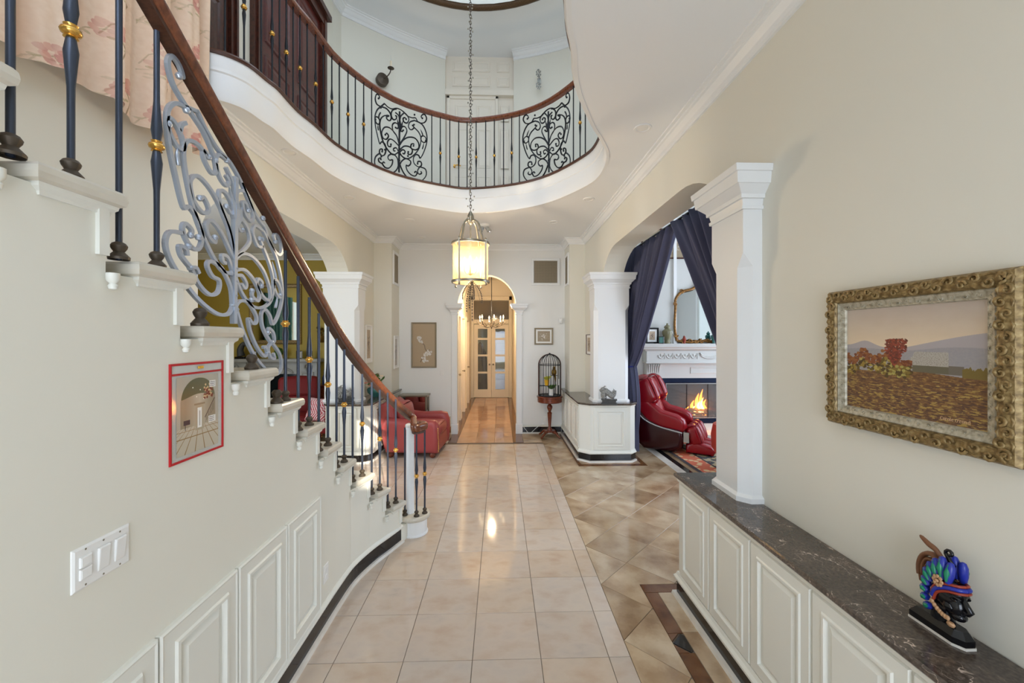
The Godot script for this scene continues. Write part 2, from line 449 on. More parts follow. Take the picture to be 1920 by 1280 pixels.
func shell() -> void:
	for p in [[395, 183], [418.5, 188.6], [459.7, 204.5], [491.5, 226], [513, 240], [532, 258], [552.6, 276], [582, 296], [640, 337], [738, 376], [837, 395], [889, 398.6], [968, 392], [1033.7, 377], [1099, 347.7], [1125.6, 325], [1137, 292], [1125, 262], [1109, 236], [1086, 184], [1076, 144], [1073, 98], [1061, 0]]:
		VOID.append(ony(p[0], p[1], CEIL) * Vector3(1, 0, 1))
	VOID.append(Vector3(0.25, 0, -1.2)); VOID.append(Vector3(0.25, 0, 2.2))
	VOID[0] = Vector3(-2.3, 0, -3.1)
	VOID = spline(VOID, 4)
	# side walls, each one with its wide flat-topped arch
	var mb := MB.new(); mb.xf = SIDE
	var poly := PackedVector2Array([Vector2(-2.2, 0)])
	for q in arch_pts(2.70, 6.21, 2.55, 3.156, 0.78): poly.append(q)
	for q in [Vector2(8.2, 0), Vector2(8.2, CEIL), Vector2(-2.2, CEIL)]: poly.append(q)
	mb.slab(poly, [[0, 1.566], [0, 1.88]])
	struct("wall_right", mb, M.cream_paint)
	mb = MB.new(); mb.xf = SIDE
	poly = PackedVector2Array([Vector2(-2.2, 0)])
	for q in arch_pts(3.14, 6.30, 2.55, 3.19, 0.78): poly.append(q)
	for q in [Vector2(9.2, 0), Vector2(9.2, CEIL), Vector2(3.1, CEIL), Vector2(3.1, 3.45), Vector2(2.9, 3.45), Vector2(2.9, 3.3), Vector2(0.2, 3.3), Vector2(0.2, 3.45), Vector2(-2.2, 3.45)]: poly.append(q)
	mb.slab(poly, [[0, -2.62], [0, -2.3]])
	struct("wall_left", mb, M.cream_paint)
	mb = MB.new(); mb.xf = SIDE   # stair wall above, round the high window
	for r in [[-2.2, 3.45, 0.2, 7.25], [2.9, 3.45, 3.1, 7.25], [0.2, 6.4, 2.9, 7.25]]:
		mb.slab(rect(r[0], r[1], r[2], r[3]), [[0, -2.62], [0, -2.3]])
	struct("wall_stairwell", mb, M.cream_paint)
	var w := setting("window_1", "tall stair window behind the floral drapery", "window")
	mb = MB.new()
	for z in [-0.2, -1.1, -2.0, -2.9]: mb.box(Vector3(-2.58, 3.3, z - 0.03), Vector3(-2.5, 6.4, z + 0.03))
	for y in [3.3, 4.8, 6.36]: mb.box(Vector3(-2.58, y, -2.9), Vector3(-2.5, y + 0.05, -0.2))
	obj("window_frame", mb, M.white_paint, w)
	mb = MB.new(); mb.box(Vector3(-2.545, 3.3, -2.9), Vector3(-2.537, 6.4, -0.2)); obj("pane", mb, M.glass, w)
	# back wall with the hall arch
	mb = MB.new()
	poly = PackedVector2Array([Vector2(-2.62, 0)])
	var ax := -0.262; var aw := 0.578
	poly.append(Vector2(ax - aw, 0))
	for i in 21:
		var t := PI - PI * i / 20
		poly.append(Vector2(ax + aw * cos(t), 2.49 + 0.628 * sin(t)))
	for q in [Vector2(ax + aw, 0), Vector2(1.88, 0), Vector2(1.88, CEIL), Vector2(-2.62, CEIL)]: poly.append(q)
	mb.slab(poly, [[0, -8.2], [0, -7.95]])
	struct("wall_back", mb, M.white_wall)
	# corner piers
	mb = MB.new(); mb.box(Vector3(1.276, 0, -7.95), Vector3(1.566, CEIL, -7.41)); struct("wall_pier", mb, M.cream_paint)
	mb = MB.new(); mb.box(Vector3(-2.3, 0, -7.95), Vector3(-1.975, CEIL, -7.41)); struct("wall_pier", mb, M.cream_paint)
	# ceiling slab round the void
	mb = MB.new()
	poly = PackedVector2Array([Vector2(-2.62, -8.2), Vector2(1.88, -8.2), Vector2(1.88, 2.2)])
	var back := VOID.duplicate(); back.reverse()
	for q in back: poly.append(Vector2(q.x, q.z))
	poly.append(Vector2(-2.62, -3.1))
	mb.stand(poly, [[0, CEIL], [0, UP_FLOOR - 0.03]])
	struct("ceiling", mb, M.ceiling_paint)
	# curved fascia of the gallery, its wooden nosing, the crowns
	mb = MB.new()
	mb.sweep(VOID, [Vector2(0.0, CEIL - 0.004), Vector2(-0.012, CEIL + 0.02), Vector2(-0.012, CEIL + 0.2), Vector2(-0.022, CEIL + 0.21), Vector2(-0.022, CEIL + 0.24), Vector2(-0.034, CEIL + 0.27), Vector2(-0.034, UP_FLOOR - 0.03), Vector2(0.03, UP_FLOOR - 0.03), Vector2(0.03, CEIL - 0.004)].map(func(q): return Vector2(-q.x, q.y)), false, true)
	struct("trim_1", mb, M.white_paint, "curved white fascia under the gallery railing", "trim")
	mb = MB.new()
	mb.sweep(VOID, [Vector2(0.05, UP_FLOOR - 0.03), Vector2(0.058, UP_FLOOR - 0.015), Vector2(0.05, UP_FLOOR), Vector2(-0.1, UP_FLOOR), Vector2(-0.1, UP_FLOOR - 0.03)], false, true)
	struct("trim_2", mb, M.shoe_wood, "dark wooden nosing along the gallery floor edge", "trim")
	var crown := [Vector2(0, CEIL - 0.1), Vector2(0.018, CEIL - 0.1), Vector2(0.022, CEIL - 0.082), Vector2(0.04, CEIL - 0.07), Vector2(0.07, CEIL - 0.035), Vector2(0.085, CEIL - 0.03), Vector2(0.09, CEIL - 0.016), Vector2(0.115, CEIL - 0.012), Vector2(0.118, CEIL), Vector2(0, CEIL)]
	mb = MB.new()
	mb.sweep([Vector3(-2.3, 0, -3.16), Vector3(-2.3, 0, -7.41), Vector3(-1.975, 0, -7.41), Vector3(-1.975, 0, -7.95), Vector3(1.276, 0, -7.95), Vector3(1.276, 0, -7.41), Vector3(1.566, 0, -7.41), Vector3(1.566, 0, 2.2)], crown)
	struct("trim_3", mb, M.white_paint, "white crown moulding round the foyer ceiling", "trim")
	# entrance wall behind the camera: doors with added glowing panes, transom, added high window
	mb = MB.new()
	for r in [[-2.62, 0, 2.8, 2.5], [-2.62, 2.5, -0.9, 3.6], [1.3, 2.5, 2.8, 3.6], [-2.62, 3.6, 2.8, 4.4], [-2.62, 4.4, -1.9, 6.8], [1.3, 4.4, 2.8, 6.8], [-2.62, 6.8, 2.8, 7.25]]:
		mb.slab(rect(r[0], r[1], r[2], r[3]), [[0, 2.2], [0, 2.45]])
	struct("wall_front", mb, M.cream_paint)
	w = setting("window_2", "white transom window above the entrance doors", "window")
	mb = MB.new()
	for x in [-0.9, -0.35, 0.2, 0.75, 1.24]: mb.box(Vector3(x, 2.5, 2.27), Vector3(x + 0.06, 3.6, 2.36))
	for y in [2.5, 3.02, 3.54]: mb.box(Vector3(-0.9, y, 2.27), Vector3(1.3, y + 0.06, 2.36))
	obj("window_frame", mb, M.white_paint, w)
	mb = MB.new(); mb.box(Vector3(0.78, 2.53, 2.31), Vector3(1.27, 3.57, 2.318)); obj("pane", mb, M.glass, w)
	mb = MB.new(); mb.box(Vector3(-0.9, 2.5, 2.31), Vector3(0.78, 3.6, 2.32)); obj("window_blind", mb, M.blind_window_glow, w)  # unseen blind added to hold the sun to the one clear pane
	w = setting("window_3", "added high landing window with a closed glowing blind", "window")
	mb = MB.new(); mb.box(Vector3(-1.9, 4.4, 2.22), Vector3(1.3, 6.8, 2.24)); obj("window_blind", mb, M.blind_window_glow, w)  # glowing blind added out of view: gives daylight, keeps direct sun out
	mb = MB.new()
	for x in [-1.9, -0.83, 0.2, 1.22]: mb.box(Vector3(x, 4.4, 2.15), Vector3(x + 0.08, 6.8, 2.21))
	obj("window_frame", mb, M.white_paint, w)
	w = setting("door_1", "pair of brown entrance doors with added glowing panes", "door")
	for x in [-0.75, 0.22]:
		mb = MB.new(); mb.xf = Transform3D(Basis(Vector3.UP, PI), Vector3(x + 0.95, 0.02, 2.2)); mb.panel(0, 0, 0.95, 2.35, [[0, 0], [0, 0.04], [0.1, 0.04], [0.12, 0.02]], false); obj("door_leaf", mb, M.dark_wood, w)
		mb = MB.new(); mb.box(Vector3(x + 0.1, 0.12, 2.175), Vector3(x + 0.85, 2.27, 2.185)); obj("added_glow_pane", mb, M.blind_window_glow, w)  # glowing panes added to the unseen doors as a low light source
	# upper storey
	var up := []
	for p in [[640, 28], [738, 74], [835, 111.5]]: up.append(ony(p[0], p[1], 7.13) * Vector3(1, 0, 1))
	var ur := []
	for p in [[963, 113], [1070, 87]]: ur.append(ony(p[0], p[1], 7.13) * Vector3(1, 0, 1))
	var lpath := [Vector3(-2.62, 0, -3.1), Vector3(-2.62, 0, -6.4)] + spline([up[0], up[1], up[2]], 6)
	var rpath := spline([ur[0], ur[1], Vector3(2.1, 0, -6.5), Vector3(2.6, 0, -5.4)], 6) + [Vector3(2.62, 0, 2.2)]
	for path in [lpath, rpath]:
		mb = MB.new(); mb.sweep(path, [Vector2(0, UP_FLOOR), Vector2(0, UP_CEIL), Vector2(-0.12, UP_CEIL), Vector2(-0.12, UP_FLOOR)]); struct("wall_gallery", mb, M.cream_paint)
		mb = MB.new(); mb.sweep(path, crown.map(func(q): return Vector2(q.x * 1.15, q.y + UP_CEIL - CEIL - (0.03 if q.y < CEIL - 0.09 else 0.0)))); struct("trim_4" if path == lpath else "trim_5", mb, M.white_paint, "white crown moulding above the gallery wall " + ("with the candle sconce" if path == lpath else "with the crystal sconce"), "trim")
	mb = MB.new(); mb.box(Vector3(-2.8, UP_CEIL, -8.4), Vector3(2.8, UP_CEIL + 0.12, 2.45)); struct("ceiling_gallery", mb, M.ceiling_paint)
	# recess with the gallery door
	var nl: float = up[2].x; var nr: float = ur[0].x; var nz := -7.74
	mb = MB.new(); mb.box(Vector3(nl - 0.1, UP_FLOOR, nz - 0.1), Vector3(nr + 0.1, UP_CEIL, nz)); mb.box(Vector3(nl - 0.12, UP_FLOOR, nz - 0.1), Vector3(nl, UP_CEIL, up[2].z)); mb.box(Vector3(nr, UP_FLOOR, nz - 0.1), Vector3(nr + 0.12, UP_CEIL, ur[0].z))
	mb.box(Vector3(nl, 6.47, nz), Vector3(nr, 6.57, nz + 0.1))
	struct("wall_recess", mb, M.warm_paint)
	w = setting("door_2", "cream panelled gallery door with brass lever handle", "door")
	mb = MB.new(); mb.xf = Transform3D(Basis(), Vector3(nl + 0.02, UP_FLOOR, nz))
	var dw := 0.86
	mb.slab(rect(0.06, 0, dw + 0.06, 2.36), [[0, 0], [0, 0.03]])
	for q in [[0.16, 0.2, 0.3, 0.7], [0.56, 0.2, 0.28, 0.7], [0.16, 1.05, 0.3, 0.75], [0.56, 1.05, 0.28, 0.75], [0.16, 1.95, 0.3, 0.3], [0.56, 1.95, 0.28, 0.3], [1.02, 0.2, 0.16, 0.7], [1.02, 1.05, 0.16, 0.75], [1.02, 1.95, 0.16, 0.3]]:
		mb.panel(q[0], q[1], q[2], q[3], [[0, 0.03], [0.006, 0.04], [0.02, 0.04], [0.03, 0.032], [0.06, 0.042]])
	for q in [[0.1, 2.62, 0.72, 0.2], [0.1, 2.9, 0.72, 0.2], [0.95, 2.62, 0.24, 0.2], [0.95, 2.9, 0.24, 0.2]]:
		mb.panel(q[0], q[1], q[2], q[3], [[0, 0.0], [0.004, 0.012], [0.02, 0.012], [0.03, 0.006], [0.05, 0.014]])
	obj("door_leaf", mb, M.warm_paint, w)
	mb = MB.new(); mb.xf = Transform3D(Basis(), Vector3(nl + 0.02, UP_FLOOR, nz))
	for r in [[0.0, 0.0, 0.06, 2.42], [dw + 0.06, 0.0, dw + 0.12, 2.42], [0.0, 2.36, dw + 0.12, 2.42]]: mb.slab(rect(r[0], r[1], r[2], r[3]), [[0, 0], [0, 0.05], [0.01, 0.06]])
	obj("casing", mb, M.warm_paint, w)
	mb = MB.new(); mb.xf = Transform3D(Basis(), Vector3(nl + 0.17, UP_FLOOR + 1.08, nz + 0.03))
	mb.tube([Vector3(0, 0, 0), Vector3(0, 0, 0.06)], 0.02, 10); mb.tube([Vector3(0, 0, 0.055), Vector3(0.06, 0.005, 0.06), Vector3(0.12, -0.01, 0.06)], 0.011, 8); mb.ell(Vector3(0, 0, 0.0), Vector3(0.03, 0.03, 0.012), 10)
	obj("door_handle", mb, M.brass, w)
	# dark wooden doorways on the gallery's side wall
	var dz := [[-3.2, -4.04, "door_3", "dark wooden doorway beside the floral drapery", 0.1], [-4.30, -6.05, "door_4", "wide dark wooden gallery doorway with open leaf", 0.14]]
	for q in dz:
		w = setting(q[2], q[3], "door")
		var cw: float = q[4]
		mb = MB.new(); mb.xf = Transform3D(Basis(), Vector3(-2.62, UP_FLOOR, 0))
		mb.box(Vector3(0, 0, q[1]), Vector3(0.05, 2.46, q[1] + cw)); mb.box(Vector3(0.05, 0, q[1] + 0.02), Vector3(0.07, 2.46, q[1] + cw - 0.05))
		mb.box(Vector3(0, 0, q[0] - cw), Vector3(0.05, 2.46, q[0])); mb.box(Vector3(0.05, 0, q[0] - cw + 0.03), Vector3(0.07, 2.46, q[0] - 0.04))
		mb.box(Vector3(0, 2.38, q[1]), Vector3(0.06, 2.52, q[0])); mb.box(Vector3(0, 2.52, q[1] - 0.05), Vector3(0.11, 2.6, q[0] + 0.05))
		obj("casing", mb, M.dark_wood, w)
		mb = MB.new(); mb.xf = Transform3D(Basis(Vector3(0, 0, -1), Vector3.UP, Vector3(1, 0, 0)), Vector3(-2.62, UP_FLOOR, 0))
		var a: float = -q[0] + cw; var b: float = -q[1] - cw
		mb.slab(rect(a, 0, b, 2.4), [[0, 0.0], [0, 0.015]])
		var half := (b - a) / 2 if b - a > 1.0 else b - a
		for k in (2 if b - a > 1.0 else 1):
			for y in [[0.15, 0.8], [1.1, 1.15]]: mb.panel(a + half * k + 0.1, y[0], half - 0.2, y[1], [[0, 0.015], [0.01, 0.03], [0.03, 0.03], [0.05, 0.02], [0.1, 0.028]])
		obj("door_leaf", mb, M.red_wood if q[2] == "door_4" else M.dark_wood, w)
	# gilded ring moulding under the dome over the lantern
	mb = MB.new(); var ring := []
	for i in 64: ring.append(Vector3(-0.36 + 2.05 * cos(TAU * i / 64), UP_CEIL - 0.02, -4.5 + 2.05 * sin(TAU * i / 64)))
	mb.tube(ring, 0.055, 8, true)
	struct("trim_6", mb, M.ring_gilt, "brown carved ring moulding on the upper ceiling", "trim")
	w = setting("window_7", "added round glowing disc inside the carved ring", "window")
	mb = MB.new(); mb.xf.origin = Vector3(-0.36, UP_CEIL - 0.03, -4.5); mb.lathe([Vector2(0, 0), Vector2(1.98, 0.0), Vector2(1.98, 0.02)], 48); obj("added_glow_disc", mb, M.blind_window_glow, w)  # glowing disc added as a face for the overhead light

# ---------------------------------------------------------------- floor
func tile(parent: Node, poly: PackedVector2Array, m: Material, called := "tile") -> void:
	var mb := MB.new()
	poly = MB.inset(MB.ccw(poly), 0.0017)
	mb.stand(poly, [[0, -0.012], [0, -0.0015], [0.0012, 0.0]])
	obj(called, mb, m, parent)
func keep_size(p: PackedVector2Array) -> bool:
	var s := 0.0
	for i in p.size(): s += p[i].cross(p[(i + 1) % p.size()])
	return absf(s) > 0.0016
func floors() -> void:
	var fl := setting("floor")
	var mb := MB.new()
	mb.stand(rect(-7.2, -14.8, 6.8, 2.45), [[0, -0.1], [0, -0.006]])
	obj("screed", mb, M.grout, fl)
	# cream field
	var xs := [-2.562, -2.162, -1.762, -1.362, -0.962, -0.562, -0.162, 0.238, 0.638, 0.765]
	var ds := [-2.2]
	for k in 24: ds.append(-2.036 + 0.399 * k)
	for i in xs.size() - 1:
		for j in ds.size() - 1:
			if xs[i + 1] < -1.15 and ds[j + 1] < 3.0: continue
			var d1: float = minf(ds[j + 1], 7.25)
			if ds[j] >= 7.25: continue
			tile(fl, rect(xs[i], -d1, xs[i + 1], -ds[j]), M["cream_tile_%d" % rng.randi_range(0, 3)])
	for i in 5: tile(fl, rect(xs[i], -7.95, minf(xs[i + 1], -0.94), -7.25), M["cream_tile_%d" % rng.randi_range(0, 3)])
	# travertine laid on the diagonal, with brown bands round the cabinets
	var field := rect(0.765, -7.95, 2.47, 2.2)
	var aprons := [rect(1.06, -3.04, 2.6, 2.3), rect(1.15, -8.0, 2.17, -5.87)]
	var s := 0.2852
	for a in range(-24, 26):
		for b in range(-24, 26):
			var c := Vector2(0.765 + s * (a + b), -3.335 + s * (a - b))
			if c.x < 0.4 or c.x > 2.9 or c.y < -8.3 or c.y > 2.5: continue
			var dia := PackedVector2Array([c + Vector2(s, 0), c + Vector2(0, s), c - Vector2(s, 0), c - Vector2(0, s)])
			var bits := Geometry2D.intersect_polygons(dia, field)
			for ap in aprons:
				var next := []
				for q in bits: next.append_array(Geometry2D.clip_polygons(q, ap))
				bits.assign(next)
			var m: Material = M["travertine_%d" % rng.randi_range(0, 3)]
			for q in bits:
				if keep_size(q): tile(fl, q, m)
	for r in [[1.06, -2.94, 1.16, -2.53], [1.06, -2.37, 1.16, -1.5], [1.06, -1.34, 1.16, 2.2], [1.06, -3.04, 1.7, -2.94], [1.7, -3.04, 2.47, -2.94], [1.15, -5.97, 2.17, -5.87], [1.15, -7.9, 1.2, -5.97], [2.1, -6.6, 2.17, -5.97]]:
		tile(fl, rect(r[0], r[1], r[2], r[3]), M.brown_stone, "border_band")
	for z in [-2.45, -1.42]:
		tile(fl, pv([1.06, z, 1.14, z - 0.08, 1.16, z - 0.06, 1.16, z + 0.06, 1.14, z + 0.08]), M.black_marble, "border_inset")
		tile(fl, pv([1.06, z - 0.08, 1.13, z - 0.08, 1.06, z - 0.01]), M.brown_stone, "border_band"); tile(fl, pv([1.06, z + 0.08, 1.06, z + 0.01, 1.13, z + 0.08]), M.brown_stone, "border_band")
	for k in 13: tile(fl, rect(1.16, -2.94 + 0.4 * k, 1.31, -2.54 + 0.4 * k), M["travertine_%d" % (k % 4)])
	tile(fl, rect(1.2, -5.97, 2.1, -7.95), M.travertine_1)
	# threshold bands and the two side rooms
	tile(fl, rect(2.47, -7.95, 2.6, -0.6), M.light_stone, "threshold")
	tile(fl, rect(2.6, -7.95, 2.69, -0.6), M.black_marble, "threshold")
	tile(fl, rect(2.69, -7.95, 6.5, -0.6), M.travertine_3, "room_floor")
	tile(fl, rect(-7.0, -9.0, -2.562, -1.6), M.travertine_0, "room_floor")
	# hall
	for i in 3:
		for j in 14:
			var x0 := -0.92 + 0.14 + 0.337 * i; var z1 := -7.25 - 0.395 * j
			tile(fl, rect(x0, z1 - 0.395, x0 + 0.337, z1), M["amber_tile_%d" % ((i + j) % 2)])
	for x in [[-0.94, -0.78], [0.231, 0.42]]:
		for j in 7: tile(fl, rect(x[0], -7.25 - 0.79 * (j + 1), x[1], -7.25 - 0.79 * j), M.brown_stone, "border_band")
	for x in [[0.42, 0.765]]: tile(fl, rect(x[0], -7.95, x[1], -7.25), M.travertine_2)
	tile(fl, rect(-0.94, -14.6, 0.42, -12.78), M.light_stone, "room_floor")

# octagonal pier: levels [y, chamfer, outset]
func pier_mesh(x0: float, x1: float, z0: float, z1: float, levels: Array) -> MB:
	var mb := MB.new(); var rings := []
	for l in levels:
		var c: float = l[1]; var o: float = l[2]
		var a := x0 - o; var b := x1 + o; var e := z0 - o; var f := z1 + o
		rings.append([Vector3(a + c, l[0], f), Vector3(b - c, l[0], f), Vector3(b, l[0], f - c), Vector3(b, l[0], e + c), Vector3(b - c, l[0], e), Vector3(a + c, l[0], e), Vector3(a, l[0], e + c), Vector3(a, l[0], f - c)])
	for k in rings.size() - 1:
		for i in 8:
			var j := (i + 1) % 8
			mb.quad(rings[k][i], rings[k][j], rings[k + 1][j], rings[k + 1][i])
	for k in range(1, 7): mb.tri(rings[-1][0], rings[-1][k], rings[-1][k + 1])
	return mb
func cap_levels(y: float, t: float, c: float) -> Array:
	return [[y, c, 0.0], [y, c, 0.012], [y + 0.02, c, 0.014], [y + 0.022, c, 0.004], [y + 0.06, c, 0.012], [y + 0.062, c, 0.026], [y + 0.085, c, 0.028], [y + 0.087, c, 0.03], [y + 0.13, c, 0.07], [y + 0.132, c, 0.078], [y + t - 0.04, c, 0.085], [y + t - 0.038, c, 0.095], [y + t, c, 0.1]]
func black_base(called: String, path: Array, label: String) -> void:
	var w := setting(called, label, "baseboard")
	var mb := MB.new(); mb.sweep(path, [Vector2(0, 0.025), Vector2(0.014, 0.025), Vector2(0.014, 0.13), Vector2(0, 0.13)]); obj("marble_strip", mb, M.black_marble, w)
	mb = MB.new(); mb.sweep(path, [Vector2(0, 0.0), Vector2(0.035, 0.0), Vector2(0.03, 0.022), Vector2(0.0, 0.025)]); obj("shoe_strip", mb, M.light_stone, w)
	mb = MB.new(); mb.sweep(path, [Vector2(0, 0.13), Vector2(0.02, 0.13), Vector2(0.02, 0.142), Vector2(0.006, 0.16), Vector2(0, 0.16)]); obj("cap_strip", mb, M.cabinet_paint, w)
const RAISED := [[0.0, 0.0], [0.004, 0.012], [0.05, 0.012], [0.056, 0.018], [0.066, 0.018], [0.072, 0.004], [0.082, 0.004], [0.105, 0.014]]

func trims() -> void:
	var col := [[0.886, 0.06, 0.02], [0.915, 0.06, 0.02], [0.93, 0.06, 0.0], [2.30, 0.06, 0.0], [2.38, 0.003, 0.0], [2.63, 0.003, 0.0]] + cap_levels(2.64, 0.235, 0.003)
	struct("wall_column", pier_mesh(1.45, 1.99, -2.73, -2.37, col), M.white_paint, "white chamfered column on the long marble ledge beside the landscape painting", "column")
	struct("wall_column", pier_mesh(1.45, 1.99, -6.53, -6.18, col), M.white_paint, "white chamfered column beside the gathered navy curtain", "column")
	struct("wall_column", pier_mesh(-2.72, -2.18, -6.6, -6.27, col), M.white_paint, "white chamfered column behind the red leather armchair", "column")
	for x in [[-0.95, -0.84, ""], [0.316, 0.426, ""]]:
		var lv := [[0.0, 0.002, 0.012], [0.18, 0.002, 0.012], [0.19, 0.002, 0.0], [2.32, 0.002, 0.0]]
		for l in cap_levels(2.33, 0.215, 0.002): lv.append([l[0], 0.002, l[2] * 1.15])
		struct("trim_7" if x[0] < 0 else "trim_8", pier_mesh(x[0], x[1], -8.0, -7.92, lv), M.white_paint, "slim white pilaster of the hall arch on the " + ("blossom picture" if x[0] < 0 else "birdcage") + " side", "pilaster")
	black_base("baseboard_back", [Vector3(-1.94, 0, -7.95), Vector3(-0.955, 0, -7.95)], "black marble baseboard under the blossom picture")
	black_base("baseboard_back", [Vector3(0.43, 0, -7.95), Vector3(1.2, 0, -7.95)], "black marble baseboard behind the birdcage stand")

func cabinet(called: String, label: String, top_label: String, plan: PackedVector2Array, path: Array, fronts: Array) -> void:
	var t := thing(called, label, "cabinet", Vector3(plan[0].x, 0, plan[0].y))
	var off := -t.position
	var mb := MB.new(); mb.xf.origin = off
	mb.stand(plan, [[0, 0.0], [0, 0.856]])
	obj("body", mb, M.cabinet_paint, t)
	for piece in [["base_strip", M.black_marble, [Vector2(0, 0.025), Vector2(0.012, 0.025), Vector2(0.012, 0.125), Vector2(0, 0.125)]], ["shoe_strip", M.light_stone, [Vector2(0, 0), Vector2(0.04, 0), Vector2(0.035, 0.022), Vector2(0, 0.025)]], ["lower_moulding", M.cabinet_paint, [Vector2(0, 0.125), Vector2(0.028, 0.125), Vector2(0.03, 0.14), Vector2(0.016, 0.155), Vector2(0.01, 0.175), Vector2(0, 0.175)]], ["upper_moulding", M.cabinet_paint, [Vector2(0, 0.83), Vector2(0.008, 0.83), Vector2(0.014, 0.856), Vector2(0, 0.856)]]]:
		mb = MB.new(); mb.xf.origin = off
		mb.sweep(path, piece[2], false, false); obj(piece[0], mb, piece[1], t)
	for f in fronts:      # [from, to]: a raised panel standing between two points of the plan
		var a: Vector3 = f[0]; var b: Vector3 = f[1]
		var ux := (b - a).normalized(); var n := ux.cross(Vector3.UP)
		mb = MB.new(); mb.xf = Transform3D(Basis(ux, Vector3.UP, n), a + off)
		mb.panel(0.006, 0.18, a.distance_to(b) - 0.012, 0.645, RAISED)
		obj("door", mb, M.cabinet_paint, t)
	mb = MB.new()
	var top := MB.inset(MB.ccw(plan), -0.028)
	for wr in [rect(1.564, -9, 1.89, -6.206), rect(1.564, -2.704, 1.89, 3), rect(-2.75, -9, -2.297, -6.294), rect(1.274, -9, 1.6, -7.406), rect(-2.4, -9, -1.972, -7.406), rect(-3, -9, 3, -7.946)]:
		var cut := Geometry2D.clip_polygons(top, wr)
		if cut.size(): top = cut[0]
	top = MB.ccw(top)
	mb.stand(top, [[0.006, 0.857], [0.0, 0.864], [0.0, 0.879], [0.006, 0.886]])
	var o := obj("marble_ledge", mb, M.brown_marble)
	tag(o, top_label, "countertop")

func cabinets() -> void:
	var fr := []
	for k in 8:
		var d := 2.87 - 0.41 * k
		fr.append([Vector3(1.30, 0, -d), Vector3(1.30, 0, -d + 0.41)])
	cabinet("low_cabinet", "long cream panelled low cabinet under the landscape painting", "long brown veined marble ledge holding the feathered head statuette", pv([1.30, 2.19, 1.30, -2.90, 2.0, -2.90, 2.0, -2.705, 1.56, -2.705, 1.56, 2.19]), [Vector3(1.99, 0, -2.90), Vector3(1.30, 0, -2.90), Vector3(1.30, 0, 2.19)], fr)
	fr = [[Vector3(1.40, 0, -6.06), Vector3(1.93, 0, -6.06)]]
	for k in 4: fr.append([Vector3(1.22, 0, -7.9 + 0.42 * k), Vector3(1.22, 0, -7.48 + 0.42 * k)])
	cabinet("low_cabinet", "cream panelled cabinet end with cut corners beside the navy curtain", "dark marble ledge holding a dragon carving beside the navy curtain", pv([1.22, -7.94, 1.22, -6.2, 1.36, -6.06, 1.97, -6.06, 2.07, -6.16, 2.07, -6.2, 1.56, -6.2, 1.56, -7.4, 1.27, -7.4, 1.27, -7.94]), [Vector3(1.22, 0, -7.94), Vector3(1.22, 0, -6.2), Vector3(1.36, 0, -6.06), Vector3(1.97, 0, -6.06), Vector3(2.07, 0, -6.16)], fr)
	var plan := [-1.97, -7.94, -1.97, -7.4, -2.295, -7.4, -2.295, -6.292, -2.66, -6.292]
	var path := []
	for i in 9:
		var t := PI - PI / 2 * i / 8
		plan.append_array([-2.5 + 0.16 * cos(t), -6.26 + 0.16 * sin(t)])
	for i in 9:
		var t := PI / 2 - PI / 2 * i / 8
		plan.append_array([-2.12 + 0.17 * cos(t), -6.27 + 0.17 * sin(t)])
	plan.append_array([-1.95, -7.94])
	var ps := pv(plan)
	for i in range(5, ps.size()): path.append(Vector3(ps[i].x, 0, ps[i].y))
	cabinet("low_cabinet", "cream low cabinet with rounded end behind the stair balusters", "dark marble ledge holding flowers and a dragon carving", ps, path, [[Vector3(-2.48, 0, -6.10), Vector3(-2.14, 0, -6.10)], [Vector3(-1.95, 0, -6.3), Vector3(-1.95, 0, -6.7)], [Vector3(-1.95, 0, -6.7), Vector3(-1.95, 0, -7.1)]])

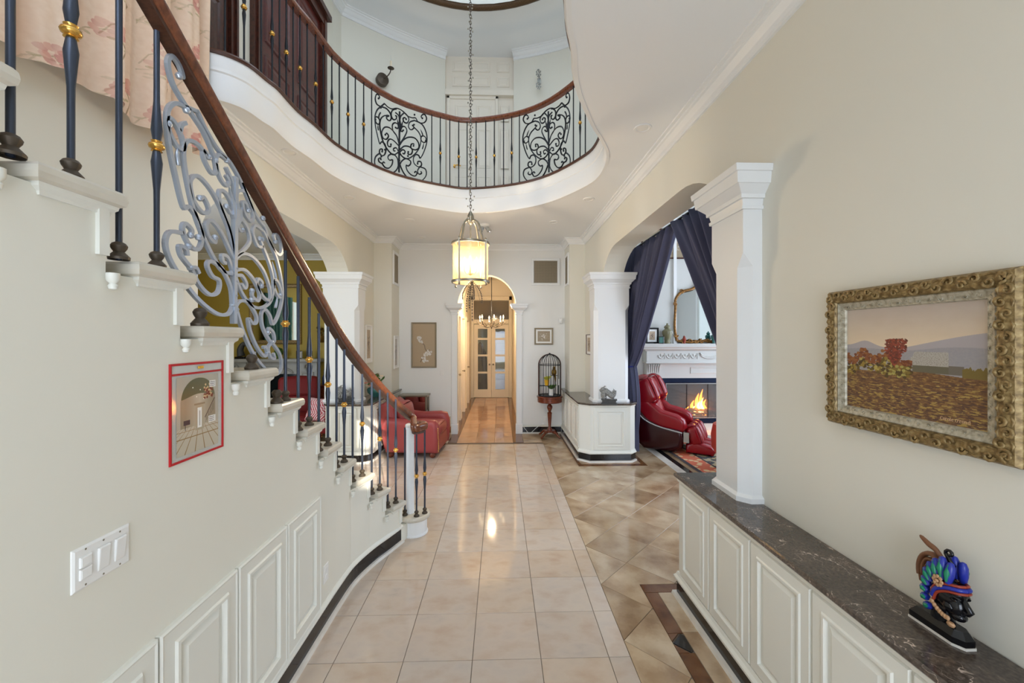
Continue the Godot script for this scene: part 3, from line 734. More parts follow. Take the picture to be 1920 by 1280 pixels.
# ---------------------------------------------------------------- the rooms beyond
func rooms() -> void:
	var mb := MB.new()     # parlour with the navy curtains
	mb.box(Vector3(1.88, 0, -8.2), Vector3(6.6, 5.0, -7.95)); mb.box(Vector3(1.88, 0, -0.6), Vector3(3.0, 5.0, -0.4)); mb.box(Vector3(4.6, 0, -0.6), Vector3(6.6, 5.0, -0.4)); mb.box(Vector3(3.0, 3.6, -0.6), Vector3(4.6, 5.0, -0.4)); mb.box(Vector3(3.0, 0, -0.6), Vector3(4.6, 0.5, -0.4))
	mb.box(Vector3(1.72, CEIL, -8.2), Vector3(1.88, 5.0, -0.4))
	mb.box(Vector3(6.4, 0, -7.95), Vector3(6.6, 0.7, -0.6)); mb.box(Vector3(6.4, 3.9, -7.95), Vector3(6.6, 5.0, -0.6)); mb.box(Vector3(6.4, 0.7, -7.95), Vector3(6.6, 3.9, -7.1)); mb.box(Vector3(6.4, 0.7, -2.9), Vector3(6.6, 3.9, -0.6))
	struct("wall_parlour", mb, M.grey_paint)
	mb = MB.new(); mb.box(Vector3(1.72, 5.0, -8.2), Vector3(6.6, 5.15, -0.4)); struct("ceiling_parlour", mb, M.ceiling_paint)
	var w := setting("window_4", "wide parlour window with white blinds", "window")
	mb = MB.new(); mb.box(Vector3(6.42, 0.7, -7.1), Vector3(6.44, 3.9, -2.9)); obj("window_blind", mb, M.blind_window_glow, w)
	mb = MB.new()
	for z in [-7.1, -6.0, -4.9, -4.0, -2.98]: mb.box(Vector3(6.36, 0.7, z), Vector3(6.42, 3.9, z + 0.08))
	obj("window_frame", mb, M.white_paint, w)
	w = setting("window_5", "parlour window mirrored in the gilt mantel mirror", "window")
	mb = MB.new(); mb.box(Vector3(3.0, 0.5, -0.5), Vector3(4.6, 3.6, -0.48)); obj("window_blind", mb, M.blind_window_glow, w)
	mb = MB.new()
	for x in [3.0, 3.77, 4.52]: mb.box(Vector3(x, 0.5, -0.62), Vector3(x + 0.08, 3.6, -0.5))
	for y in [0.5, 1.5, 2.5, 3.52]: mb.box(Vector3(3.0, y, -0.6), Vector3(4.6, y + 0.06, -0.5))
	obj("window_frame", mb, M.white_paint, w)
	mb = MB.new()          # study with the olive walls
	mb.box(Vector3(-7.2, 0, -9.2), Vector3(-2.62, CEIL, -9.0)); mb.box(Vector3(-7.2, 0, -1.6), Vector3(-2.62, CEIL, -1.4))
	mb.box(Vector3(-7.2, 0, -9.0), Vector3(-7.0, 0.6, -1.6)); mb.box(Vector3(-7.2, 3.1, -9.0), Vector3(-7.0, CEIL, -1.6)); mb.box(Vector3(-7.2, 0.6, -9.0), Vector3(-7.0, 3.1, -4.2))
	struct("wall_study", mb, M.olive_paint)
	mb = MB.new(); mb.box(Vector3(-7.2, CEIL, -9.2), Vector3(-2.62, CEIL + 0.15, -1.4)); struct("ceiling_study", mb, M.ceiling_paint)
	mb = MB.new(); mb.sweep([Vector3(-6.99, 0, -8.995), Vector3(-2.63, 0, -8.995)], [Vector2(0, CEIL - 0.12), Vector2(0.02, CEIL - 0.12), Vector2(0.03, CEIL - 0.09), Vector2(0.09, CEIL - 0.03), Vector2(0.12, CEIL - 0.02), Vector2(0.12, CEIL), Vector2(0, CEIL)]); struct("trim_9", mb, M.white_paint, "white crown moulding of the olive room", "trim")
	w = setting("window_6", "study window with white blinds", "window")
	mb = MB.new(); mb.box(Vector3(-7.05, 0.6, -4.2), Vector3(-7.03, 3.1, -1.6)); obj("window_blind", mb, M.blind_window_glow, w)
	mb = MB.new()
	for z in [-4.2, -3.4, -2.5, -1.7]: mb.box(Vector3(-7.03, 0.6, z), Vector3(-6.97, 3.1, z + 0.08))
	obj("window_frame", mb, M.white_paint, w)
	# hall behind the arch
	mb = MB.new(); mb.xf = SIDE
	var hp := [Vector2(8.2, 0)]
	for q in [[8.42, 9.22], [9.5, 10.3], [10.9, 11.7]]: hp.append_array([Vector2(q[0], 0), Vector2(q[0], 2.35), Vector2(q[1], 2.35), Vector2(q[1], 0)])
	hp.append_array([Vector2(12.75, 0), Vector2(12.75, CEIL), Vector2(8.2, CEIL)])
	mb.slab(PackedVector2Array(hp), [[0, -1.04], [0, -0.92]]); struct("wall_hall", mb, M.warm_paint)
	mb = MB.new(); mb.box(Vector3(0.37, 0, -14.6), Vector3(0.5, CEIL, -8.2)); struct("wall_hall", mb, M.warm_paint)
	mb = MB.new(); mb.box(Vector3(-1.5, CEIL, -14.8), Vector3(1.6, CEIL + 0.15, -8.2)); struct("ceiling_hall", mb, M.warm_paint)
	mb = MB.new(); mb.box(Vector3(-1.04, 2.42, -12.87), Vector3(0.37, CEIL, -12.75)); struct("wall_hall", mb, M.warm_paint)
	for q in [[8.42, 9.22, "door_5", "cream hall door next to the arch"], [9.5, 10.3, "door_6", "cream hall door with round knob in the middle of the hall"], [10.9, 11.7, "door_7", "cream hall door closest to the glazed doors"]]:
		w = setting(q[2], q[3], "door")
		mb = MB.new(); mb.xf = Transform3D(SIDE.basis, Vector3(-0.97, 0, 0))
		mb.slab(rect(q[0] + 0.003, 0.01, q[1] - 0.003, 2.345), [[0, -0.03], [0, 0.0]])
		for y in [[0.15, 0.75], [1.05, 1.15]]: mb.panel(q[0] + 0.1, y[0], q[1] - q[0] - 0.2, y[1], [[0, 0.0], [0.01, 0.012], [0.03, 0.012], [0.04, 0.002], [0.08, 0.008]])
		obj("door_leaf", mb, M.warm_paint, w)
		mb = MB.new(); mb.xf = Transform3D(SIDE.basis, Vector3(-0.92, 0, 0))
		for r in [[q[0] - 0.09, 0.0, q[0], 2.44], [q[1], 0.0, q[1] + 0.09, 2.44], [q[0], 2.35, q[1], 2.44]]: mb.slab(rect(r[0], r[1], r[2], r[3]), [[0, 0.0], [0, 0.02], [0.01, 0.028]])
		obj("casing", mb, M.warm_paint, w)
		mb = MB.new(); mb.tube([Vector3(-0.97, 1.05, -q[1] + 0.07), Vector3(-0.92, 1.05, -q[1] + 0.07)], 0.012, 8); mb.ell(Vector3(-0.905, 1.05, -q[1] + 0.07), Vector3(0.025, 0.028, 0.028), 10); obj("door_knob", mb, M.pewter, w)
	# glazed double doors at the end
	w = setting("door_8", "pair of glazed cream doors at the end of the hall", "door")
	mb = MB.new()
	for r in [[-0.92, 0, -0.83, 3.2], [0.27, 0, 0.37, 3.2], [-0.83, 2.32, 0.27, 2.46], [-0.92, 3.06, 0.37, 3.2]]: mb.slab(rect(r[0], r[1], r[2], r[3]), [[0, -12.75], [0, -12.7], [0.015, -12.685]])
	obj("casing", mb, M.warm_paint, w)
	mb = MB.new(); mb.box(Vector3(-0.83, 2.47, -12.74), Vector3(0.27, 3.05, -12.73)); obj("transom_pane", mb, M.transom, w)
	for k in 2:
		var x0 := -0.83 + 0.55 * k
		mb = MB.new()
		for r in [[x0 + 0.004, 0.01, x0 + 0.125, 2.31], [x0 + 0.425, 0.01, x0 + 0.546, 2.31]]: mb.slab(rect(r[0], r[1], r[2], r[3]), [[0, -12.78], [0, -12.735]])
		for y in [[0.01, 0.26], [0.76, 0.82], [1.3, 1.36], [1.82, 1.88], [2.17, 2.31]]: mb.slab(rect(x0 + 0.125, y[0], x0 + 0.425, y[1]), [[0, -12.78], [0, -12.737]])
		var leaf := obj("door_leaf", mb, M.warm_paint, w)
		for y in [[0.26, 0.76], [0.82, 1.3], [1.36, 1.82], [1.88, 2.17]]:
			mb = MB.new(); mb.box(Vector3(x0 + 0.125, y[0], -12.76), Vector3(x0 + 0.425, y[1], -12.755)); obj("pane", mb, M.glass, leaf)
		mb = MB.new(); var kx := x0 + (0.49 if k == 0 else 0.06)
		mb.ell(Vector3(kx, 1.05, -12.69), Vector3(0.028, 0.028, 0.025), 10); mb.tube([Vector3(kx, 1.05, -12.74), Vector3(kx, 1.05, -12.69)], 0.011, 8); obj("door_knob", mb, M.pewter, leaf)
	# pantry beyond the glass
	mb = MB.new(); mb.box(Vector3(-1.5, 0, -14.8), Vector3(1.6, CEIL, -14.6)); mb.box(Vector3(-1.5, 0, -14.6), Vector3(-1.4, CEIL, -12.87)); mb.box(Vector3(-1.5, 0, -12.87), Vector3(-1.04, CEIL, -12.75)); struct("wall_pantry", mb, M.pantry_paint)
	var t := thing("pantry_cupboard", "pale green cupboard with diamond mark behind the glazed doors", "cupboard", Vector3(0.1, 0, -14.3))
	mb = MB.new(); mb.cbox(Vector3(-0.3, 0.75, -0.28), Vector3(0.26, 2.05, 0.25), 0.01); obj("body", mb, M.mint, t)
	for y in [0.8, 1.12, 1.44]:
		mb = MB.new(); mb.xf.origin = Vector3(0, 0, 0.25); mb.panel(-0.27, y, 0.5, 0.28, [[0, 0.0], [0.005, 0.02], [0.03, 0.02], [0.04, 0.012]]); obj("drawer", mb, M.mint, t)
	mb = MB.new(); mb.slab(pv([-0.05, 1.85, 0.0, 1.78, 0.05, 1.85, 0.0, 1.92]), [[0, 0.25], [0.004, 0.262]]); obj("diamond_mark", mb, M.pewter, t)
	mb = MB.new(); mb.cbox(Vector3(-0.3, 0.0, -0.28), Vector3(0.26, 0.74, 0.25), 0.01); obj("base", mb, M.steel_blue, t)
	t = thing("hanging_coat", "dark coat hanging behind the glazed doors", "coat", Vector3(-0.68, 0.1, -13.6))
	mb = MB.new(); mb.puff(pv([-0.28, 0.0, 0.25, 0.0, 0.22, 1.1, 0.1, 1.55, 0.0, 1.65, -0.1, 1.55, -0.26, 1.0]), -0.07, 0.07, 0.06); obj("coat_body", mb, M.coat, t)
	mb = MB.new(); mb.puff(pv([0.1, 0.6, 0.24, 0.62, 0.2, 1.3, 0.1, 1.5, 0.05, 1.4]), 0.05, 0.13, 0.035); obj("sleeve", mb, M.coat, t)
	mb = MB.new(); mb.tube([Vector3(0, 1.6, 0), Vector3(0, 1.75, 0), Vector3(0.03, 1.8, 0), Vector3(0.0, 1.83, -0.03)], 0.006, 6); mb.tube([Vector3(0, 1.83, -0.03), Vector3(0, 1.83, -0.9)], 0.012, 8); obj("hook", mb, M.pewter, t)

# ---------------------------------------------------------------- staircase
var TIP := {}        # near end of each nosing (x, 0, z)
var FAR := {}        # far end
func nosing_y(d: float) -> float: return 1.3419 - (d - 2.603) * RISE / 0.2725
func stairs() -> void:
	TIP[1] = Vector3(-0.80, 0, -3.90)
	TIP[2] = Vector3(-0.86, 0, -3.741); TIP[3] = Vector3(-0.951, 0, -3.543); TIP[4] = Vector3(-1.03, 0, -3.359); TIP[5] = Vector3(-1.095, 0, -3.114); TIP[6] = Vector3(-1.108, 0, -2.865)
	for k in range(7, 22): TIP[k] = Vector3(-1.11, 0, -(2.603 - 0.2725 * (k - 7)))
	for k in range(1, 22):
		var t := (TIP[maxi(k - 1, 2)] - TIP[mini(maxi(k + 1, 3), 21)]) as Vector3
		var p := Vector3(t.z, 0, -t.x).normalized()
		FAR[k] = TIP[k] + p * ((2.28 + TIP[k].x) / maxf(0.5, -p.x) if k > 3 else 1.12)
	FAR[4].z = minf(FAR[4].z, FAR[5].z - 0.3)
	var t := thing("staircase", "cream curved staircase with open string and marble treads", "staircase", Vector3(-1.11, 0, -2.6))
	var off := -t.position
	var edge := {"st": 0}
	for k in range(2, 21):
		var n0: Vector3 = TIP[k]; var n1: Vector3 = TIP[k + 1]; var f0: Vector3 = FAR[k]; var f1: Vector3 = FAR[k + 1]
		var back := (n1 - n0).normalized()
		var q0 := n1 - back * 0.035; var q1 := f1 - back * 0.035
		var y := RISE * k
		var mb := MB.new(); mb.xf.origin = off
		var poly := PackedVector2Array([Vector2(n0.x, n0.z), Vector2(f0.x, f0.z), Vector2(q1.x, q1.z), Vector2(q0.x, q0.z)])
		mb.stand(poly, [[0.012, y - 0.046], [0.003, y - 0.04], [0.0, y - 0.025], [0.002, y - 0.01], [0.008, y - 0.002], [0.014, y]])
		obj("tread", mb, M.tread_stone, t)
		mb = MB.new(); mb.xf.origin = off      # moulding under the nosing and the riser below it
		mb.stand(poly, [[0.028, y - 0.075], [0.026, y - 0.066], [0.016, y - 0.056], [0.014, y - 0.046]])
		obj("tread_moulding", mb, M.cabinet_paint, t)
		mb = MB.new(); mb.xf.origin = off
		var o := back * 0.036; var w := back * 0.03; var s := (f0 - n0).normalized() * 0.022
		var r0 := n0 + o + s; var r1 := f0 + o
		mb.stand(PackedVector2Array([Vector2(r0.x, r0.z), Vector2(r1.x, r1.z), Vector2((r1 + w).x, (r1 + w).z), Vector2((r0 + w).x, (r0 + w).z)]), [[0, y - RISE], [0, y - 0.046]])
		obj("riser", mb, M.cabinet_paint, t)
		if k > 2:
			mb = MB.new(); mb.xf = Transform3D(Basis(), off + n0 + o + s * 0.6 + Vector3(0, y - RISE - 0.05, 0))
			mb.lathe([Vector2(0, -0.05), Vector2(0.01, -0.046), Vector2(0.012, -0.036), Vector2(0.008, -0.03), Vector2(0.016, -0.02), Vector2(0.016, 0.0)], 10)
			obj("bracket_drop", mb, M.cabinet_paint, t)
	# the rounded starting step
	var c := Vector2(-0.835, -3.93); var dir := Vector2(FAR[2].x - TIP[2].x, FAR[2].z - TIP[2].z).normalized(); var nrm := Vector2(-dir.y, dir.x)
	if nrm.y > 0: nrm = -nrm
	var step := PackedVector2Array()
	var a0 := (-nrm).angle()
	for i in 17:
		var an := a0 - PI * i / 16.0
		if Vector2(cos(a0 - PI / 2), sin(a0 - PI / 2)).dot(dir) > 0: an = a0 + PI * i / 16.0
		step.append(c + Vector2(cos(an), sin(an)) * 0.155)
	step.append(c + dir * 1.05 + nrm * 0.155); step.append(c + dir * 1.05 - nrm * 0.155)
	var mb := MB.new(); mb.xf.origin = off
	mb.stand(step, [[0.02, 0.0], [0.02, 0.012], [0.03, 0.02], [0.03, RISE - 0.046]], true, false); obj("starting_step_riser", mb, M.white_paint, t)
	mb = MB.new(); mb.xf.origin = off
	mb.stand(step, [[0.012, RISE - 0.046], [0.002, RISE - 0.036], [0.0, RISE - 0.022], [0.004, RISE - 0.006], [0.014, RISE]]); obj("tread", mb, M.tread_stone, t)
	# string wall under the treads: one vertical strip for every step, following the curve
	mb = MB.new(); mb.xf.origin = off
	for k in range(1, 21):
		var p0: Vector3 = TIP[k]; var p1: Vector3 = TIP[k + 1]
		var i0 := Vector3(-(p1 - p0).z, 0, (p1 - p0).x).normalized() if k > 1 else Vector3(-(TIP[3] - TIP[2]).z, 0, (TIP[3] - TIP[2]).x).normalized()
		if i0.x > 0: i0 = -i0
		var ka := maxi(k - 1, 1)
		var t0 := (TIP[k + 1] - TIP[ka]) as Vector3; var t1 := (TIP[mini(k + 2, 21)] - TIP[k]) as Vector3
		var j0 := Vector3(t0.z, 0, -t0.x).normalized(); var j1 := Vector3(t1.z, 0, -t1.x).normalized()
		if j0.x > 0: j0 = -j0
		if j1.x > 0: j1 = -j1
		var bk := (p1 - p0).normalized() * 0.036
		var a := p0 + j0 * 0.034 + bk; var b := p1 + j1 * 0.034 + bk; var a2 := a + j0 * 0.08; var b2 := b + j1 * 0.08
		mb.stand(PackedVector2Array([Vector2(a.x, a.z), Vector2(b.x, b.z), Vector2(b2.x, b2.z), Vector2(a2.x, a2.z)]), [[0, 0.0], [0, RISE * k - 0.05]])
	obj("string_wall", mb, M.cream_paint, t)
	# marble strip along the foot of the string wall
	var foot := []
	for q in [[-1.144, 1.8], [-1.144, -1.0], [-1.144, -2.0], [-1.144, -2.603], [-1.142, -2.865], [-1.128, -3.12], [-1.062, -3.372], [-0.985, -3.56], [-0.91, -3.75]]: foot.append(Vector3(q[0], 0, q[1]))
	foot = [foot[0], foot[1]] + spline(foot.slice(2), 5)
	black_base("baseboard_stair", foot.map(func(p): return p + Vector3(0.0, 0, 0)).duplicate(), "black marble strip along the foot of the stair wall")
	# wainscot panels on the string wall
	for k in 6:
		var d0 := 2.573 - 0.403 * k
		var o := thing("wall_panel", ["raised cream wainscot panel beside the wall socket", "raised cream wainscot panel second from the wall socket", "raised cream wainscot panel third from the wall socket", "raised cream wainscot panel fourth from the wall socket", "raised cream wainscot panel fifth from the wall socket", "raised cream wainscot panel sixth from the wall socket"][k], "panel", Vector3(-1.1445, 0.165, -d0 + 0.395), 0.0, "wainscot panels")
		mb = MB.new(); mb.xf = Transform3D(Basis(Vector3(0, 0, -1), Vector3.UP, Vector3(1, 0, 0)), Vector3.ZERO)
		mb.panel(0, 0, 0.395, 0.715, [[0.0, 0.0], [0.0, 0.016], [0.006, 0.022], [0.014, 0.018], [0.06, 0.018], [0.066, 0.026], [0.078, 0.026], [0.086, 0.008], [0.096, 0.008], [0.12, 0.02]])
		obj("moulded_face", mb, M.cabinet_paint, o)

# ---- ironwork
var IRON := [  # strokes of the scroll panel, read from the photograph's level gallery panel (pixels of an enlarged view)
	[98, 482, 108, 470, 96, 448, 74, 452, 64, 492, 80, 535, 120, 553], [120, 553, 150, 528, 158, 524, 185, 548, 230, 566, 280, 560, 330, 585, 375, 630, 420, 652, 450, 656, 470, 690, 500, 708, 535, 706, 553, 676, 540, 640, 518, 632, 503, 650, 514, 666],
	[125, 552, 85, 585, 62, 645, 66, 730, 88, 820, 110, 886, 128, 868, 158, 884, 171, 930, 158, 980, 130, 992, 108, 965, 114, 935, 136, 935, 134, 955], [125, 552, 175, 566, 212, 605, 223, 650, 205, 674, 178, 655, 178, 628, 196, 630],
	[190, 640, 160, 630, 122, 660, 110, 720, 125, 805, 150, 880, 195, 945, 245, 980, 285, 962], [303, 590, 302, 700, 300, 860], [300, 860, 298, 960, 297, 1140],
	[262, 625, 275, 634, 265, 660, 240, 658, 222, 622, 232, 582, 268, 565], [330, 585, 372, 625, 389, 662, 375, 694, 345, 686, 335, 655, 352, 645, 364, 660], [262, 596, 292, 625, 301, 665], [345, 602, 315, 630, 305, 665],
	[296, 880, 270, 800, 215, 742, 160, 735, 131, 780, 142, 832, 175, 842, 196, 812, 178, 788, 165, 802], [296, 880, 278, 815, 240, 760, 236, 708, 262, 690, 291, 712, 284, 742, 266, 734],
	[306, 880, 345, 825, 371, 770, 356, 732, 330, 726, 311, 748, 322, 772, 336, 760], [306, 890, 335, 850, 385, 826, 442, 838, 478, 885, 480, 932, 448, 946, 410, 926, 412, 892, 434, 890, 432, 908],
	[294, 900, 245, 850, 206, 840, 186, 870, 192, 902, 217, 906, 220, 886], [290, 950, 272, 918, 248, 924, 248, 944, 262, 944], [306, 935, 345, 905, 392, 912, 421, 945, 412, 980, 384, 980, 384, 958], [306, 955, 332, 936, 354, 952, 346, 974, 330, 968],
	[290, 1075, 282, 1015, 245, 975, 203, 983, 190, 1008, 208, 1030, 236, 1026, 230, 1070, 198, 1102, 160, 1095, 134, 1062], [134, 1062, 104, 1048, 98, 1022, 118, 1014, 122, 1032], [108, 972, 68, 1006, 58, 1060, 84, 1105, 150, 1145, 222, 1150, 272, 1120, 292, 1075], [134, 1062, 150, 1048, 160, 1060],
	[304, 1075, 322, 1040, 362, 1018, 402, 1042, 404, 1070, 384, 1086, 364, 1080, 372, 1122, 405, 1165, 446, 1184, 466, 1160], [466, 1160, 454, 1142, 440, 1152], [490, 1104, 540, 1130, 551, 1180, 526, 1220, 480, 1238, 400, 1212, 342, 1150, 308, 1080], [490, 1104, 470, 1138, 482, 1170, 507, 1164, 500, 1145],
	[440, 678, 510, 720, 549, 800, 556, 880, 530, 968, 496, 1025, 480, 1000, 452, 990, 431, 1022, 440, 1072, 482, 1105, 506, 1090, 500, 1060, 474, 1055, 470, 1075], [440, 678, 398, 690, 386, 730, 408, 760, 436, 744, 424, 722], [436, 740, 480, 790, 501, 850, 486, 930, 440, 988, 380, 1020, 330, 1000, 302, 960],
	[118, 606, 104, 630, 100, 655], [94, 712, 92, 740, 96, 768], [495, 762, 510, 795, 520, 826], [528, 886, 522, 920, 514, 945]]
func iron_panel(parent: Node, place: Callable, r: float, m: Material, wide := 1.0) -> void:
	var leaf: MB
	for k in IRON.size():
		var s: Array = IRON[k]; var pts := []
		for i in range(0, s.size(), 2):
			var x: float = s[i]; var y: float = s[i + 1]
			var yt := 395.0 + 0.43 * (x - 30.0); var yb := 1075.0 + 0.325 * (x - 30.0)
			pts.append(Vector2((x - 306.0) / 500.0, (yb - y) / (yb - yt)))
		var sm := spline(pts, 5)
		var w := sm.map(func(q): return place.call(q.x, q.y))
		var mb := MB.new()
		if k == 5 or k == 6:
			mb.tube(w, r * 1.5, 4); obj("spine", mb, m, parent)
		elif k >= 31:
			leaf = MB.new(); leaf.tube(w, [r * 0.2, r * 0.4, r * 0.6, r * 0.8, r, r * 1.1, r * 1.2, r * 1.2, r * 1.2, r * 1.1, r].slice(0, w.size()), 6); obj("leaf", leaf, m, parent)
		else:
			mb.tube(w, r, 4, false, wide)
			if s.size() > 10: mb.ell(w[-1] if k != 0 else w[0], Vector3(r, r, r) * 1.9, 8)
			obj("scroll", mb, m, parent)
	for q in [[-0.44, 0.612, 0.05, 0.047], [0.438, 0.603, 0.05, 0.047]]:
		var ring := []
		for i in 16: ring.append(place.call(q[0] + q[2] * cos(TAU * i / 16), q[1] + q[3] * sin(TAU * i / 16)))
		var mb := MB.new(); mb.tube(ring, r, 4, true, wide); obj("ring", mb, m, parent)
	for q in [[-0.005, 0.285], [-0.005, 0.36], [-0.01, 0.2], [-0.37, 0.81], [0.27, 0.915], [-0.36, 0.16], [0.37, 0.19], [0.15, 0.3], [-0.29, 0.27], [-0.17, 0.79], [0.26, 0.77], [-0.48, 0.61], [0.48, 0.59]]:
		var mb := MB.new(); mb.ell(place.call(q[0], q[1]), Vector3(r, r, r) * 2.0, 8); obj("clasp", mb, m, parent)
	# leaf finial at the head of the spine
	for sgn in [-1.0, 1.0]:
		leaf = MB.new(); leaf.tube([place.call(0.0, 0.6), place.call(0.025 * sgn, 0.68), place.call(0.055 * sgn, 0.77)], [r, r * 1.9, r * 0.3], 4); obj("leaf", leaf, m, parent)
	leaf = MB.new(); leaf.tube([place.call(0.0, 0.6), place.call(0.0, 0.7), place.call(0.0, 0.8)], [r * 1.2, r * 2.2, r * 0.3], 4)
	obj("leaf", leaf, m, parent)

var SHOE: Mesh
var KNUCKLE: Mesh
func make_bits() -> void:
	var mb := MB.new(); mb.lathe([Vector2(0.026, 0), Vector2(0.027, 0.008), Vector2(0.02, 0.016), Vector2(0.013, 0.024), Vector2(0.019, 0.034), Vector2(0.021, 0.042), Vector2(0.016, 0.05), Vector2(0.009, 0.054)], 14)
	SHOE = meshof(mb, M.bronze_shoe)
	mb = MB.new(); mb.lathe([Vector2(0.007, -0.02), Vector2(0.016, -0.017), Vector2(0.013, -0.012), Vector2(0.021, -0.006), Vector2(0.023, 0.0), Vector2(0.021, 0.006), Vector2(0.013, 0.012), Vector2(0.016, 0.017), Vector2(0.007, 0.02)], 14)
	KNUCKLE = meshof(mb, M.brass)
func baluster(parent: Node, at: Vector3, h: float, fancy: bool, m: Material, ky: float, r := 0.0085, shoe := 1.0) -> void:
	var mb := MB.new()
	if fancy:
		mb.lathe([Vector2(r, 0), Vector2(r, ky - 0.2), Vector2(r * 1.05, ky - 0.15), Vector2(r * 1.9, ky - 0.055), Vector2(r * 1.3, ky - 0.02), Vector2(r, ky), Vector2(r * 1.3, ky + 0.02), Vector2(r * 1.9, ky + 0.055), Vector2(r * 1.05, ky + 0.15), Vector2(r, ky + 0.2), Vector2(r, h)], 10)
	else: mb.lathe([Vector2(r, 0), Vector2(r, h)], 10)
	var o := obj("baluster", mb, m, parent); o.position = at
	inst("shoe", SHOE, null, o, Transform3D(Basis.from_scale(Vector3(shoe, shoe, shoe)), Vector3.ZERO))
	if fancy: inst("knuckle", KNUCKLE, null, o, Transform3D(Basis(), Vector3(0, ky, 0)))

func stair_railing() -> void:
	var t := thing("stair_railing", "iron stair railing with scroll panel, gilt knuckles and wooden handrail", "railing", Vector3(-1.16, 0, -2.6))
	var off := -t.position
	# handrail: follows the nosings, then coils over the starting step
	var pts := []
	for d in [-2.2, -1.2, -0.2, 0.6, 1.0, 1.4, 1.8, 2.2, 2.6, 2.9]: pts.append(Vector3(-1.16, nosing_y(d) + 0.795, -d))
	for p in [[640, 633, -1.15, 0], [665, 668, -1.14, 0], [700, 710, -1.085, 0], [730, 742, -1.02, 0], [757, 768, -0.95, 0], [774, 783, -0.89, 0]]:
		var q := onx(p[0], p[1], p[2])
		if p[0] > 640: pts.append(q)
	var e: Vector3 = pts[-1]
	pts.append(Vector3(-0.81, e.y - 0.03, -3.83)); pts.append(Vector3(-0.755, e.y - 0.035, -3.87)); pts.append(Vector3(-0.735, e.y - 0.035, -3.94)); pts.append(Vector3(-0.78, e.y - 0.035, -3.99)); pts.append(Vector3(-0.84, e.y - 0.035, -3.97)); pts.append(Vector3(-0.85, e.y - 0.035, -3.92))
	var path := spline(pts, 5).map(func(p): return p + off)
	var mb := MB.new()
	mb.sweep(path, [Vector2(-0.028, -0.03), Vector2(-0.034, 0.0), Vector2(-0.03, 0.022), Vector2(-0.016, 0.034), Vector2(0.0, 0.038), Vector2(0.016, 0.034), Vector2(0.03, 0.022), Vector2(0.034, 0.0), Vector2(0.028, -0.03), Vector2(0.02, -0.036), Vector2(-0.02, -0.036)], false, true)
	obj("handrail", mb, M.rail_wood, t)
	mb = MB.new()
	mb.sweep(path.slice(0, path.size() - 18), [Vector2(-0.022, -0.055), Vector2(-0.022, -0.036), Vector2(0.022, -0.036), Vector2(0.022, -0.055)]); obj("under_rail", mb, M.shoe_wood, t)
	var count := 0
	for k in range(20, 1, -1):
		for j in 2:
			var back: float = [0.25, 0.115][j]
			if k == 10 or k == 9 or (k == 8 and j == 0): continue
			var dir := ((TIP[k + 1] - TIP[k]) as Vector3).normalized(); var inn := Vector3(dir.z, 0, -dir.x)
			if inn.x > 0: inn = -inn
			if k < 6: back *= ((TIP[k + 1] - TIP[k]) as Vector3).length() / 0.2725
			var p: Vector3 = TIP[k] + dir * back + inn * 0.05
			count += 1
			var y := RISE * k
			var top := 1e9
			for q in path:
				var w: Vector3 = q - off
				var dd := Vector2(w.x - p.x, w.z - p.z).length()
				if dd < 0.12: top = minf(top, w.y + (0.0 if dd < 0.05 else 0.0))
			if top > 100.0: top = nosing_y(-p.z) + 0.78
			baluster(t, p + Vector3(0, y, 0) + off, top - y - 0.02, j == 1, M.iron, (top - y) * 0.5)
	for q in [[-0.905, -3.86, false], [-0.79, -3.835, true], [-0.725, -3.90, true]]: baluster(t, Vector3(q[0], RISE, q[1]) + off, 0.83, q[2], M.iron, 0.38)
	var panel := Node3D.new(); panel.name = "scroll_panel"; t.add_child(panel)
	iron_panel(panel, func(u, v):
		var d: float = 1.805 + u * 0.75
		return Vector3(-1.16, nosing_y(d) - 0.005 + v * 0.765, -d) + off, 0.0068, M.daylit_iron, 1.0)
	for q in [[1.595, 10], [1.92, 9], [2.131, 8]]: inst("shoe", SHOE, null, t, Transform3D(Basis.from_scale(Vector3(1.15, 1.3, 1.15)), Vector3(-1.16, RISE * q[1], -q[0]) + off))
	var nw := thing("newel_post", "white round newel post with worn cap on the starting step", "newel post", Vector3(-0.868, RISE, -3.92))
	mb = MB.new(); mb.lathe([Vector2(0.042, 0), Vector2(0.042, 0.02), Vector2(0.038, 0.03), Vector2(0.038, 0.8), Vector2(0.044, 0.81), Vector2(0.044, 0.825)], 20); obj("shaft", mb, M.white_paint, nw)
	mb = MB.new(); mb.lathe([Vector2(0.044, 0.825), Vector2(0.048, 0.835), Vector2(0.044, 0.85), Vector2(0.03, 0.858), Vector2(0, 0.86)], 20); obj("cap", mb, M.light_stone, nw)

